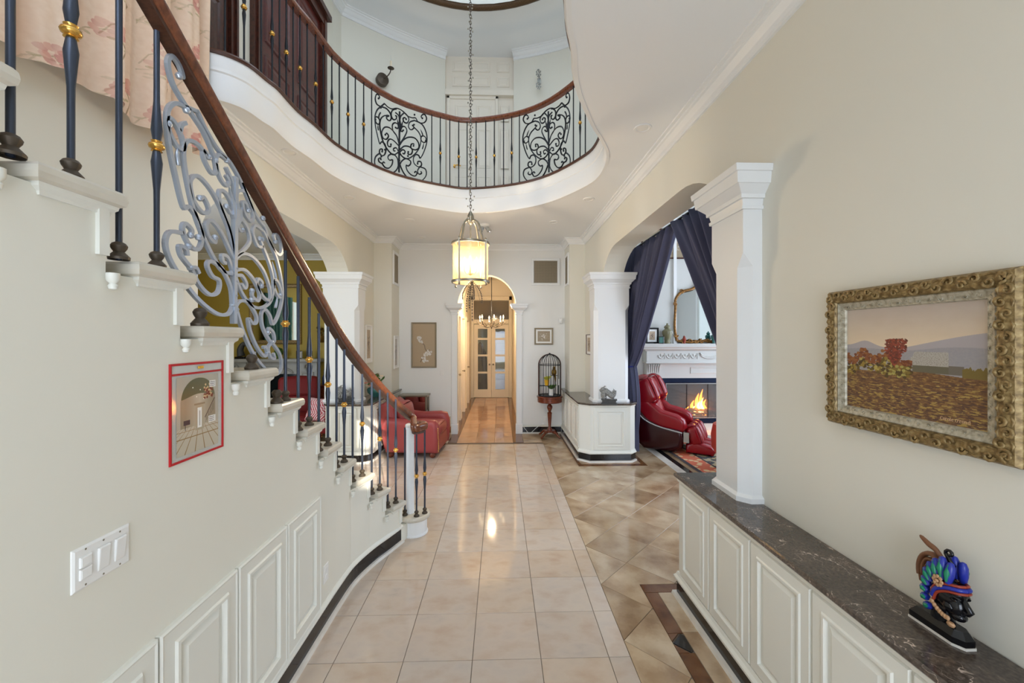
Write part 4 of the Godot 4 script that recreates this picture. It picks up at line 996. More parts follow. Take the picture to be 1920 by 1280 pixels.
func gallery_railing() -> void:
	var t := thing("gallery_railing", "curved iron gallery railing with two scroll panels and wooden handrail", "railing", Vector3(-0.38, UP_FLOOR, -5.92))
	var off := -t.position
	var path := VOID.slice(0, VOID.size() - 4)
	var mb := MB.new()
	var line := path.map(func(p): return p + Vector3(0, UP_FLOOR + 0.995, 0) + off)
	mb.sweep(line, [Vector2(-0.03, -0.03), Vector2(-0.036, 0.0), Vector2(-0.03, 0.022), Vector2(0.0, 0.036), Vector2(0.03, 0.022), Vector2(0.036, 0.0), Vector2(0.03, -0.03)], false, true)
	obj("handrail", mb, M.rail_wood, t)
	# run length along the edge
	var run := [0.0]
	for i in range(1, path.size()): run.append(run[-1] + path[i].distance_to(path[i - 1]))
	var at := func(s: float) -> Vector3:
		for i in range(1, path.size()):
			if run[i] >= s: return path[i - 1].lerp(path[i], (s - run[i - 1]) / (run[i] - run[i - 1]))
		return path[-1]
	var col := func(px: float) -> float:   # run length where the edge crosses a picture column, far half of the curve
		var best := 0.0; var gap := 1e9
		for i in path.size():
			var p: Vector3 = path[i]
			if p.z > -3.3: continue
			var xc := p.x * cos(TURN) + p.z * sin(TURN); var zc := p.x * sin(TURN) - p.z * cos(TURN)
			var q := absf(960 + F * xc / zc - px)
			if q < gap:
				gap = q; best = run[i]
		# refine
		for k in 40:
			var s := best - 0.1 + 0.005 * k
			var p: Vector3 = at.call(s)
			var xc := p.x * cos(TURN) + p.z * sin(TURN); var zc := p.x * sin(TURN) - p.z * cos(TURN)
			if absf(960 + F * xc / zc - px) < gap: gap = absf(960 + F * xc / zc - px); best = s
		return best
	var n := 0
	for q in [[421, 0], [459, 1], [489, 0], [510, 1], [524, 0], [537, 1], [550, 0], [563, 1], [577, 0], [592, 1], [606, 0], [622, 1], [637, 0], [652, 1], [666, 0], [681, 1], [697, 0], [809, 0], [826, 1], [843, 0], [860, 1], [876, 0], [893, 1], [910, 0], [927, 1], [943, 0], [959, 1], [975, 0], [1075, 0], [1087, 1], [1098, 0], [1108, 0], [1117, 0]]:
		var p: Vector3 = at.call(col.call(float(q[0])))
		baluster(t, p + Vector3(0, UP_FLOOR, 0) + off, 0.97, q[1] == 1, M.dark_iron, 0.45, 0.0075, 0.6)
	for s in 14: baluster(t, at.call(run[-1] - 0.2 - 0.17 * s) + Vector3(0, UP_FLOOR, 0) + off, 0.97, s % 2 == 1, M.dark_iron, 0.45, 0.0075, 0.6)
	for q in [[702.0, 802.0, 1.0], [981.0, 1069.0, -1.0]]:
		var s0: float = col.call(q[0]); var s1: float = col.call(q[1])
		var panel := Node3D.new(); panel.name = "scroll_panel"; t.add_child(panel, true)
		var mid := (s0 + s1) / 2; var half := (s1 - s0) / 2; var sg: float = q[2]
		iron_panel(panel, func(u, v): return at.call(mid + sg * u * 2.0 * half) + Vector3(0, UP_FLOOR + 0.01 + v * 0.965, 0) + off, 0.0068, M.dark_iron)

# ---------------------------------------------------------------- printed surfaces
func blot(im: Image, x: float, y: float, rx: float, ry: float, c: Color) -> void:
	var w := im.get_width(); var h := im.get_height()
	for j in range(maxi(0, int(y - ry)), mini(h, int(y + ry) + 1)):
		for i in range(maxi(0, int(x - rx)), mini(w, int(x + rx) + 1)):
			if pow((i - x) / rx, 2) + pow((j - y) / ry, 2) <= 1.0: im.set_pixel(i, j, c)
func stroke(im: Image, pts: Array, r: float, c: Color) -> void:
	for k in pts.size() - 1:
		var a: Vector2 = pts[k]; var b: Vector2 = pts[k + 1]
		var n := int(a.distance_to(b) / maxf(r * 0.6, 0.7)) + 1
		for i in n + 1: 
			var p := a.lerp(b, float(i) / n); blot(im, p.x, p.y, r, r, c)
func print_mat(key: String, im: Image, rough := 0.6) -> StandardMaterial3D:
	var m := mat(key, Color.WHITE, rough); m.albedo_texture = itex(im)
	return m
func printed_surfaces() -> void:
	var w := 480; var h := 390
	var im := Image.create(w, h, false, Image.FORMAT_RGB8)
	var n := noise(0.02, 4, 71); var f := noise(0.09, 3, 72); var gx := noise(0.05, 4, 73)
	for y in h:
		for x in w:
			var u := float(x) / w; var v := float(y) / h
			var c := C(184, 170, 158).lerp(C(226, 204, 172), clampf(v / 0.36, 0, 1))
			c = c.lightened(0.05 * n.get_noise_2d(x * 0.5, y))
			var far := 0.36 + 0.02 * sin(u * 5.0) - 0.06 * exp(-pow((u - 0.17) / 0.1, 2)) - 0.09 * clampf((u - 0.5) / 0.5, 0, 1)
			if v > far: c = C(172, 164, 164)
			if v > 0.40 - 0.01 * sin(u * 9.0) - 0.05 * clampf((u - 0.4) * 1.6, 0, 0.5): c = C(150, 148, 152).lerp(C(162, 156, 154), f.get_noise_2d(x, y) * 0.5 + 0.5)
			var hor := 0.60 + 0.012 * sin(u * 8.0)
			if u > 0.53 and u < 0.78 and v > 0.41 + (0.05 if u < 0.56 and v < (0.41 + (0.56 - u) * 3.0) else 0.0) and v < 0.53: c = C(178, 172, 160) if f.get_noise_2d(x * 2, y * 4) > -0.15 else C(150, 142, 130)
			if u > 0.545 and u < 0.78 and v >= 0.53 and v < 0.59: c = C(104, 98, 78)
			if u >= 0.78 and u < 0.87 and v > 0.52 and v < 0.59: c = C(112, 104, 92)
			if u >= 0.86 and v > 0.53 + 0.03 * n.get_noise_2d(x * 3, 9): c = C(120, 102, 50)
			if v > hor:
				var t := 0.5 + 0.5 * gx.get_noise_2d(x * 0.6, y * 2.4) + 0.28 * f.get_noise_2d(x, y * 2)
				c = C(84, 58, 44).lerp(C(124, 88, 54), clampf(t * 1.6, 0, 1)).lerp(C(166, 132, 70), clampf((t - 0.55) * 3.0, 0, 1))
			im.set_pixel(x, y, c)
	for k in 1500:      # field: short dabs
		var p := Vector2(rng.randf_range(0, w), h * (0.61 + 0.39 * sqrt(rng.randf()))); var q := gx.get_noise_2d(p.x * 0.9, p.y * 3.0) + rng.randf_range(-0.16, 0.16)
		blot(im, p.x, p.y, rng.randf_range(4, 12), rng.randf_range(1, 2.4), C(90, 64, 52) if q < -0.14 else C(112, 80, 56) if q < 0.04 else C(136, 104, 62) if q < 0.2 else C(170, 142, 76))
	for k in 420:       # hedge of autumn bushes
		var u := rng.randf(); var v := rng.randf(); var p := Vector2(u * w * 0.54, h * (0.43 + 0.035 * sin(u * 17.0) + 0.08 * maxf(0, u - 0.75) * 4.0 + v * 0.2 * (1.0 - 0.3 * u)))
		blot(im, p.x, p.y, rng.randf_range(4, 9), rng.randf_range(3, 7), [C(132, 76, 42), C(112, 58, 36), C(146, 92, 48)][k % 3] if v < 0.5 else [C(150, 124, 52), C(104, 84, 34), C(178, 160, 84), C(76, 58, 30)][k % 4])
	for k in 800:       # leaning red tree
		var v := rng.randf(); var p := Vector2(w * (0.405 + 0.07 * (1.0 - v) * rng.randf_range(-0.4, 1.1) + rng.randf_range(-0.06, 0.05) * sin(PI * minf(v + 0.2, 1.0))), h * (0.3 + 0.28 * v))
		blot(im, p.x, p.y, rng.randf_range(2, 6), rng.randf_range(1.5, 4), [C(136, 58, 42), C(112, 48, 36), C(152, 70, 46), C(94, 44, 34)][k % 4])
	for k in 60: blot(im, w * (0.3 + 0.22 * rng.randf()), h * (0.55 + 0.1 * rng.randf()), 7, 5, [C(168, 156, 84), C(126, 104, 44), C(84, 66, 34)][k % 3])
	print_mat("painted_canvas", im, 0.45)
	# flyer
	w = 250; h = 330; im = Image.create(w, h, false, Image.FORMAT_RGB8); im.fill(C(188, 182, 164))
	for y in h:
		for x in w:
			var u := float(x) / w; var v := float(y) / h; var c := C(184, 176, 158)
			if pow((u - 0.5) / 0.42, 2) + pow((v - 0.36) / 0.34, 2) < 1.0 or (absf(u - 0.5) < 0.42 and v > 0.36): c = C(150, 140, 116).lerp(C(190, 182, 160), clampf(1.0 - absf(u - 0.52) * 3.0, 0, 1))
			if pow((u - 0.5) / 0.4, 2) + pow((v - 0.3) / 0.27, 2) < 1.0 and v < 0.27 + 0.03 * cos(u * 6.0): c = C(78, 86, 54).lerp(C(112, 108, 78), clampf(u * 1.2, 0, 1))
			if v > 0.66:
				c = C(196, 186, 164)
				var r := (u - 0.52) / maxf(0.02, v - 0.5)
				if fposmod(r * 2.1 + 0.5, 1.0) < 0.09 or fposmod(1.0 / maxf(0.04, v - 0.52) * 0.55, 1.0) < 0.1: c = C(150, 122, 82)
			im.set_pixel(x, y, c)
	for k in 5: blot(im, 90 + 22 * k, 50 + 14 * ((k * 3) % 5), 3, 3, C(250, 250, 235))
	for k in 60: blot(im, 185 + rng.randf_range(-26, 26), 70 + rng.randf_range(-26, 34), 5, 5, C(120, 62, 40) if k % 3 else C(208, 180, 130))
	im.fill_rect(Rect2i(106, 130, 50, 110), C(176, 164, 138)); im.fill_rect(Rect2i(118, 142, 26, 88), C(238, 238, 230)); im.fill_rect(Rect2i(98, 122, 66, 8), C(146, 130, 104)); im.fill_rect(Rect2i(130, 156, 3, 66), C(90, 84, 70))
	im.fill_rect(Rect2i(38, 186, 36, 20), C(52, 50, 58)); im.fill_rect(Rect2i(46, 206, 3, 22), C(52, 50, 58))
	stroke(im, [Vector2(164, 190), Vector2(224, 112)], 2.0, C(70, 48, 36))
	for k in 9: stroke(im, [Vector2(168 + 6.5 * k, 192 - 8 * k), Vector2(168 + 6.5 * k, 212 - 6 * k)], 1.0, C(70, 60, 50))
	for r in [[192, 30, 40, 30], [186, 190, 46, 30]]:
		im.fill_rect(Rect2i(r[0], r[1], r[2], r[3]), C(232, 230, 222))
		for k in 3: stroke(im, [Vector2(r[0] + 4, r[1] + 7 + 8 * k), Vector2(r[0] + 12, r[1] + 5 + 8 * k), Vector2(r[0] + 20, r[1] + 8 + 8 * k), Vector2(r[0] + 34, r[1] + 6 + 8 * k)], 1.0, C(40, 40, 44))
	print_mat("flyer_print", im, 0.2)
	# blossom scroll
	w = 200; h = 360; im = Image.create(w, h, false, Image.FORMAT_RGB8)
	for y in h:
		for x in w: im.set_pixel(x, y, C(178, 158, 130).lightened(0.04 * f.get_noise_2d(x * 2, y * 2)))
	stroke(im, [Vector2(60, 130), Vector2(80, 160), Vector2(105, 180), Vector2(112, 215), Vector2(130, 235), Vector2(150, 220)], 2.0, C(86, 74, 64)); stroke(im, [Vector2(130, 235), Vector2(110, 270), Vector2(80, 300), Vector2(70, 325)], 2.2, C(86, 74, 64))
	for k in 40:
		var p: Vector2 = [Vector2(62, 125), Vector2(70, 145), Vector2(138, 240), Vector2(120, 260), Vector2(96, 300), Vector2(118, 310), Vector2(150, 250)][k % 7] + Vector2(rng.randf_range(-18, 18), rng.randf_range(-16, 16))
		for a in 5: blot(im, p.x + 5 * cos(a * 1.256), p.y + 5 * sin(a * 1.256), 3.6, 3.6, C(236, 234, 226) if a % 2 else C(214, 212, 208))
		blot(im, p.x, p.y, 2, 2, C(150, 120, 70))
	print_mat("blossom_print", im, 0.3)
	# small prints
	for q in [["grey_print", C(196, 190, 180), C(120, 120, 126)], ["sepia_print", C(186, 164, 138), C(90, 70, 60)], ["relief_print", C(158, 142, 116), C(214, 208, 200)]]:
		im = Image.create(96, 96, false, Image.FORMAT_RGB8)
		for y in 96:
			for x in 96:
				var r := Vector2(x - 48, y - 48).length()
				im.set_pixel(x, y, (q[1] as Color).lerp(q[2], clampf((n.get_noise_2d(x * 3.0, y * 3.0) + 0.35 - r / 60.0) * 2.4, 0, 1)))
		print_mat(q[0], im, 0.4)
	# floral drapery cloth
	im = Image.create(512, 512, false, Image.FORMAT_RGB8)
	for y in 512:
		for x in 512: im.set_pixel(x, y, C(226, 196, 168).lerp(C(238, 214, 190), 0.5 + 0.5 * f.get_noise_2d(x * 0.6, y * 0.6)))
	for k in 16:
		var p := Vector2((k % 4) * 128 + 60 + rng.randf_range(-30, 30), (k / 4) * 128 + 64 + rng.randf_range(-30, 30))
		stroke(im, [p, p + Vector2(20, 36), p + Vector2(6, 70)], 1.6, C(160, 132, 100)); stroke(im, [p, p + Vector2(-34, 20), p + Vector2(-50, 48)], 1.4, C(184, 160, 126))
		for a in 9:
			var d := Vector2(cos(a * 0.7), sin(a * 0.7)) * rng.randf_range(8, 22)
			blot(im, p.x + d.x, p.y + d.y, 9, 7, C(204, 142, 126) if a % 2 else C(214, 158, 138))
		for a in 5: blot(im, p.x + rng.randf_range(-8, 8), p.y + rng.randf_range(-8, 8), 4, 3, C(196, 132, 120))
		for a in 4: blot(im, p.x + rng.randf_range(-50, 40), p.y + rng.randf_range(14, 60), 8, 3, C(192, 172, 134))
	var m := tri_map(mat("floral_cloth", Color.WHITE, 0.85), itex(im), Vector3(0.8, 0.8, 0.8)); m.backlight_enabled = true; m.backlight = Color(0.16, 0.12, 0.09)
	# parlour rug
	im = Image.create(512, 512, false, Image.FORMAT_RGB8)
	var cel := noise(0.045, 1, 81, FastNoiseLite.TYPE_CELLULAR); var cel2 := noise(0.03, 1, 82, FastNoiseLite.TYPE_CELLULAR)
	for y in 512:
		for x in 512:
			var e := minf(minf(x, 511 - x), minf(y, 511 - y))
			var t := cel.get_noise_2d(x, y); var s := cel2.get_noise_2d(x, y)
			var c := C(52, 62, 70)
			if t > -0.72: c = C(70, 76, 74)
			if s < -0.86: c = C(186, 168, 120)
			elif t < -0.9: c = C(150, 92, 62)
			elif t > -0.5: c = C(164, 152, 122)
			if e < 62: c = C(196, 102, 72) if t > -0.7 else C(208, 182, 138)
			if e < 10 or (e > 56 and e < 62): c = C(60, 54, 58)
			im.set_pixel(x, y, c)
	print_mat("rug_weave", im, 0.95)
	im = Image.create(128, 128, false, Image.FORMAT_RGB8)
	for y in 128:
		for x in 128: im.set_pixel(x, y, C(168, 20, 44) if fposmod((x + absf(y - 64) * 0.8) / 16.0, 1.0) < 0.55 else C(240, 226, 222))
	print_mat("zigzag_cloth", im, 0.8)

# ---------------------------------------------------------------- things on the walls
func framed(called: String, label: String, at: Vector3, turn: float, w: float, h: float, fw: float, depth: float, fm: Material, pm: Material, mat_w := 0.0, group := "") -> Node3D:
	var t := thing(called, label, "picture", at, turn, group)     # at = lower middle on the wall
	var mb := MB.new(); mb.panel(-w / 2, 0, w, h, [[0, 0.002], [0.0, depth * 0.7], [fw * 0.3, depth], [fw * 0.8, depth * 0.8], [fw, depth * 0.45]], false); obj("frame", mb, fm, t)
	var x := w / 2 - fw; var z := depth * 0.45
	if mat_w > 0:
		mb = MB.new(); mb.panel(-x, fw, 2 * x, h - 2 * fw, [[0, z], [mat_w, z], [mat_w + 0.003, z - 0.003]], false); obj("mount", mb, M.plastic_white, t)
		x -= mat_w + 0.003; z -= 0.003
	mb = MB.new(); mb.quad(Vector3(-x, h / 2 - (h / 2 - w / 2 + x), z), Vector3(x, h / 2 - (h / 2 - w / 2 + x), z), Vector3(x, h / 2 + (h / 2 - w / 2 + x), z), Vector3(-x, h / 2 + (h / 2 - w / 2 + x), z)); obj("print", mb, pm, t)
	return t
func scroll_pts(c: Vector2, r: float, a0: float, turns: float, flip: float) -> Array:
	var o := []
	for i in 10:
		var t := i / 9.0
		var a := a0 + flip * turns * TAU * t
		o.append(c + Vector2(cos(a), sin(a)) * r * (1.0 - 0.75 * t))
	return o
func wall_things() -> void:
	# landscape painting
	var t := thing("landscape_painting", "autumn landscape painting in a carved antique gold frame", "painting", Vector3(1.566, 1.483, -1.493), -PI / 2)
	var W := 0.70; var Hh := 0.60; var mb := MB.new()
	mb.panel(-W / 2, 0, W, Hh, [[0, 0.002], [0, 0.03], [0.008, 0.044], [0.03, 0.05], [0.05, 0.046], [0.056, 0.036]], false); obj("outer_frame", mb, M.antique_gold, t)
	mb = MB.new(); mb.panel(-W / 2, 0, W, Hh, [[0.056, 0.036], [0.06, 0.04], [0.066, 0.036], [0.082, 0.03], [0.086, 0.03], [0.09, 0.022]], false); obj("inner_frame", mb, M.silver_carving, t)
	mb = MB.new(); mb.quad(Vector3(-0.26, 0.09, 0.022), Vector3(0.26, 0.09, 0.022), Vector3(0.26, 0.51, 0.022), Vector3(-0.26, 0.51, 0.022)); obj("canvas", mb, M.painted_canvas, t)
	mb = MB.new(); var ib := MB.new()
	var sides := [[Vector2(-W / 2 + 0.03, 0.03), Vector2(W / 2 - 0.03, 0.03)], [Vector2(W / 2 - 0.03, 0.03), Vector2(W / 2 - 0.03, Hh - 0.03)], [Vector2(W / 2 - 0.03, Hh - 0.03), Vector2(-W / 2 + 0.03, Hh - 0.03)], [Vector2(-W / 2 + 0.03, Hh - 0.03), Vector2(-W / 2 + 0.03, 0.03)]]
	for s in sides:
		var a: Vector2 = s[0]; var b: Vector2 = s[1]; var d := (b - a).normalized(); var nn := Vector2(-d.y, d.x); var n := int(a.distance_to(b) / 0.036)
		for i in n + 1:
			var c := a.lerp(b, float(i) / n); var fl := 1.0 if i % 2 else -1.0
			var o := scroll_pts(c + nn * fl * 0.008, 0.017, d.angle() + (PI if i % 3 == 0 else 0.0), 1.1, fl)
			mb.tube(o.map(func(q): return Vector3(q.x, q.y, 0.05)), [0.0052, 0.0058, 0.0058, 0.0055, 0.005, 0.0045, 0.004, 0.0038, 0.0038, 0.004], 6)
			var o2 := [c - nn * fl * 0.016 - d * 0.016, c - nn * fl * 0.02, c - nn * fl * 0.012 + d * 0.018]
			mb.tube(o2.map(func(q): return Vector3(q.x, q.y, 0.045)), [0.002, 0.0055, 0.001], 6)
			var ci := c + nn * 0.045
			ib.tube(scroll_pts(ci, 0.0085, d.angle(), 0.8, fl).map(func(q): return Vector3(q.x, q.y, 0.033)), 0.0022, 5)
	obj("carving", mb, M.antique_gold, t); obj("inner_carving", ib, M.silver_carving, t)
	var tx := TextMesh.new(); tx.text = "Carole O'rond"; tx.font_size = 10; tx.pixel_size = 0.0014; tx.depth = 0.0006
	var fnt := SystemFont.new(); fnt.font_names = PackedStringArray(["Droid Serif"]); tx.font = fnt
	mat("signature_ink", C(214, 180, 140), 0.6); tx.material = M.signature_ink
	inst("signature", tx, null, t, Transform3D(Basis(), Vector3(0.165, 0.108, 0.0226)))
	# flyer in a red-edged sleeve
	t = thing("flyer_sleeve", "flyer in a clear sleeve with red edges on the stair wall", "flyer", Vector3(-1.1445, 1.425, -1.562), PI / 2)
	mb = MB.new(); mb.box(Vector3(-0.13, 0.002, 0.001), Vector3(0.13, 0.353, 0.003)); obj("sleeve", mb, M.sleeve, t)
	mb = MB.new(); mb.quad(Vector3(-0.105, 0.022, 0.0036), Vector3(0.105, 0.022, 0.0036), Vector3(0.105, 0.305, 0.0036), Vector3(-0.105, 0.305, 0.0036)); obj("sheet", mb, M.flyer_print, t)
	mb = MB.new()
	for r in [[-0.135, 0.0, -0.127, 0.355], [0.127, 0.0, 0.135, 0.355], [-0.127, 0.0, 0.127, 0.008], [-0.127, 0.347, 0.127, 0.355], [-0.127, 0.312, 0.127, 0.319]]: mb.slab(rect(r[0], r[1], r[2], r[3]), [[0, 0.0], [0, 0.005], [0.001, 0.006]])
	obj("red_edge", mb, M.red_edge, t)
	mb = MB.new(); mb.cbox(Vector3(-0.005, 0.33, 0.003), Vector3(0.022, 0.34, 0.008), 0.002); obj("clip", mb, M.pot_yellow, t)
	# triple switch, socket, wall controls
	t = thing("switch_plate", "white triple light switch plate on the stair wall", "switch", Vector3(-1.1445, 1.185, -1.192), PI / 2)
	mb = MB.new(); mb.panel(-0.084, 0, 0.168, 0.117, [[0, 0], [0.001, 0.004], [0.006, 0.007]]); obj("plate", mb, M.plastic_white, t)
	for k in 3:
		if k == 0:
			for y in [0.028, 0.061]:
				mb = MB.new(); mb.panel(-0.068, y, 0.033, 0.03, [[0, 0.006], [0.001, 0.011], [0.004, 0.0125]]); obj("rocker", mb, M.plastic_white, t)
		else:
			mb = MB.new(); mb.xf = Transform3D(Basis(Vector3(1, 0, 0), 0.09), Vector3(0, 0.0585, 0.009)); mb.panel(-0.068 + 0.05 * k, -0.033, 0.034, 0.066, [[0, -0.004], [0.001, 0.002], [0.003, 0.003]]); obj("rocker", mb, M.plastic_white, t)
	mb = MB.new()
	for x in [-0.05, 0.0, 0.05]:
		for y in [0.01, 0.107]: mb.ell(Vector3(x, y, 0.007), Vector3(0.003, 0.003, 0.0012), 8)
	obj("screws", mb, M.pewter, t)
	var outlet := func(at: Vector3, turn: float, label: String) -> void:
		var o := thing("wall_socket", label, "socket", at, turn)
		var b := MB.new(); b.panel(-0.036, 0, 0.072, 0.116, [[0, 0], [0.001, 0.004], [0.005, 0.006]]); obj("plate", b, M.plastic_white, o)
		for y in [0.02, 0.066]:
			b = MB.new(); b.slab(circle(0.016, 14, Vector2(0, y + 0.015)), [[0, 0.006], [0.001, 0.0085]]); obj("outlet", b, M.plastic_white, o)
	outlet.call(Vector3(-1.1445, 0.276, -2.68), PI / 2, "white wall socket beside the wainscot panels")
	outlet.call(onz(1022, 790, 7.949), 0.0, "white wall socket low behind the birdcage stand")
	t = thing("light_switch", "small white light switch right of the blossom picture".replace(" right of", " beside"), "switch", onz(829, 704, 7.949), 0.0)
	mb = MB.new(); mb.panel(-0.036, 0, 0.072, 0.116, [[0, 0], [0.001, 0.004], [0.005, 0.006]]); obj("plate", mb, M.plastic_white, t)
	mb = MB.new(); mb.panel(-0.016, 0.026, 0.032, 0.064, [[0, 0.006], [0.001, 0.01]]); obj("rocker", mb, M.plastic_white, t)
	t = thing("wall_control", "small white thermostat with dark window beside the hall arch", "thermostat", onz(977, 661, 7.949), 0.0)
	mb = MB.new(); mb.panel(-0.03, 0, 0.06, 0.1, [[0, 0], [0.002, 0.018], [0.006, 0.02]]); obj("case", mb, M.plastic_white, t)
	mb = MB.new(); mb.panel(-0.012, 0.045, 0.024, 0.04, [[0, 0.02], [0.001, 0.022]]); obj("window", mb, M.black_gloss, t)
	t = thing("motion_sensor", "white alarm sensor high on the wall near the birdcage", "sensor", onz(1051, 606, 7.949), 0.0)
	mb = MB.new(); mb.rbox(Vector3(0, 0.05, 0.03), Vector3(0.07, 0.11, 0.055), 0.018); obj("case", mb, M.plastic_white, t)
	mb = MB.new(); mb.ell(Vector3(0, 0.04, 0.055), Vector3(0.022, 0.016, 0.01), 10); obj("lens", mb, M.white_paint, t)
	# pictures
	framed("blossom_picture", "tall framed picture of white blossom on a tan ground", onz(795, 689, 7.949), 0.0, 0.49, 0.885, 0.03, 0.03, M.wall_grille, M.blossom_print)
	framed("small_picture", "small square framed picture above the birdcage", onz(1019.5, 646, 7.949), 0.0, 0.37, 0.33, 0.03, 0.03, M.wall_grille, M.relief_print, 0.03)
	framed("white_framed_print", "white framed print on the pier above the console table", Vector3(-1.975, 1.3, -7.68), PI / 2, 0.3, 0.62, 0.03, 0.025, M.plastic_white, M.grey_print, 0.03)
	framed("white_framed_print", "white framed print above the long ledge beside the white column", Vector3(-2.3, 1.44, -7.1), PI / 2, 0.34, 0.66, 0.03, 0.025, M.plastic_white, M.sepia_print, 0.05)
	framed("thin_framed_print", "thin brown framed print behind the white column near the birdcage", Vector3(1.566, 1.58, -7.05), -PI / 2, 0.4, 0.36, 0.015, 0.02, M.dark_wood, M.sepia_print, 0.04)
	# air grilles
	for g in [["square air grille on the back wall above the small picture", Vector3(0.895, 2.915, -7.949), 0.0, 0.56, 0.53], ["tall air grille on the pier beside the birdcage", Vector3(1.276, 2.87, -7.68), -PI / 2, 0.4, 0.6], ["tall air grille on the pier beside the blossom picture", Vector3(-1.975, 2.87, -7.68), PI / 2, 0.4, 0.62]]:
		t = thing("air_grille", g[0], "vent", g[1], g[2])
		var gw: float = g[3]; var gh: float = g[4]
		mb = MB.new(); mb.panel(-gw / 2, 0, gw, gh, [[0, 0], [0, 0.02], [0.01, 0.025], [0.04, 0.022], [0.05, 0.008]], false); obj("frame", mb, M.white_paint, t)
		mb = MB.new(); mb.box(Vector3(-gw / 2 + 0.05, 0.05, 0.002), Vector3(gw / 2 - 0.05, gh - 0.05, 0.006)); obj("backing", mb, M.grille_dark, t)
		mb = MB.new()
		var x := -gw / 2 + 0.055
		while x < gw / 2 - 0.05:
			mb.box(Vector3(x, 0.05, 0.006), Vector3(x + 0.006, gh - 0.05, 0.011)); x += 0.013
		var y := 0.055
		while y < gh - 0.05:
			mb.box(Vector3(-gw / 2 + 0.05, y, 0.008), Vector3(gw / 2 - 0.05, y + 0.006, 0.012)); y += 0.013
		obj("mesh_bars", mb, M.wall_grille, t)

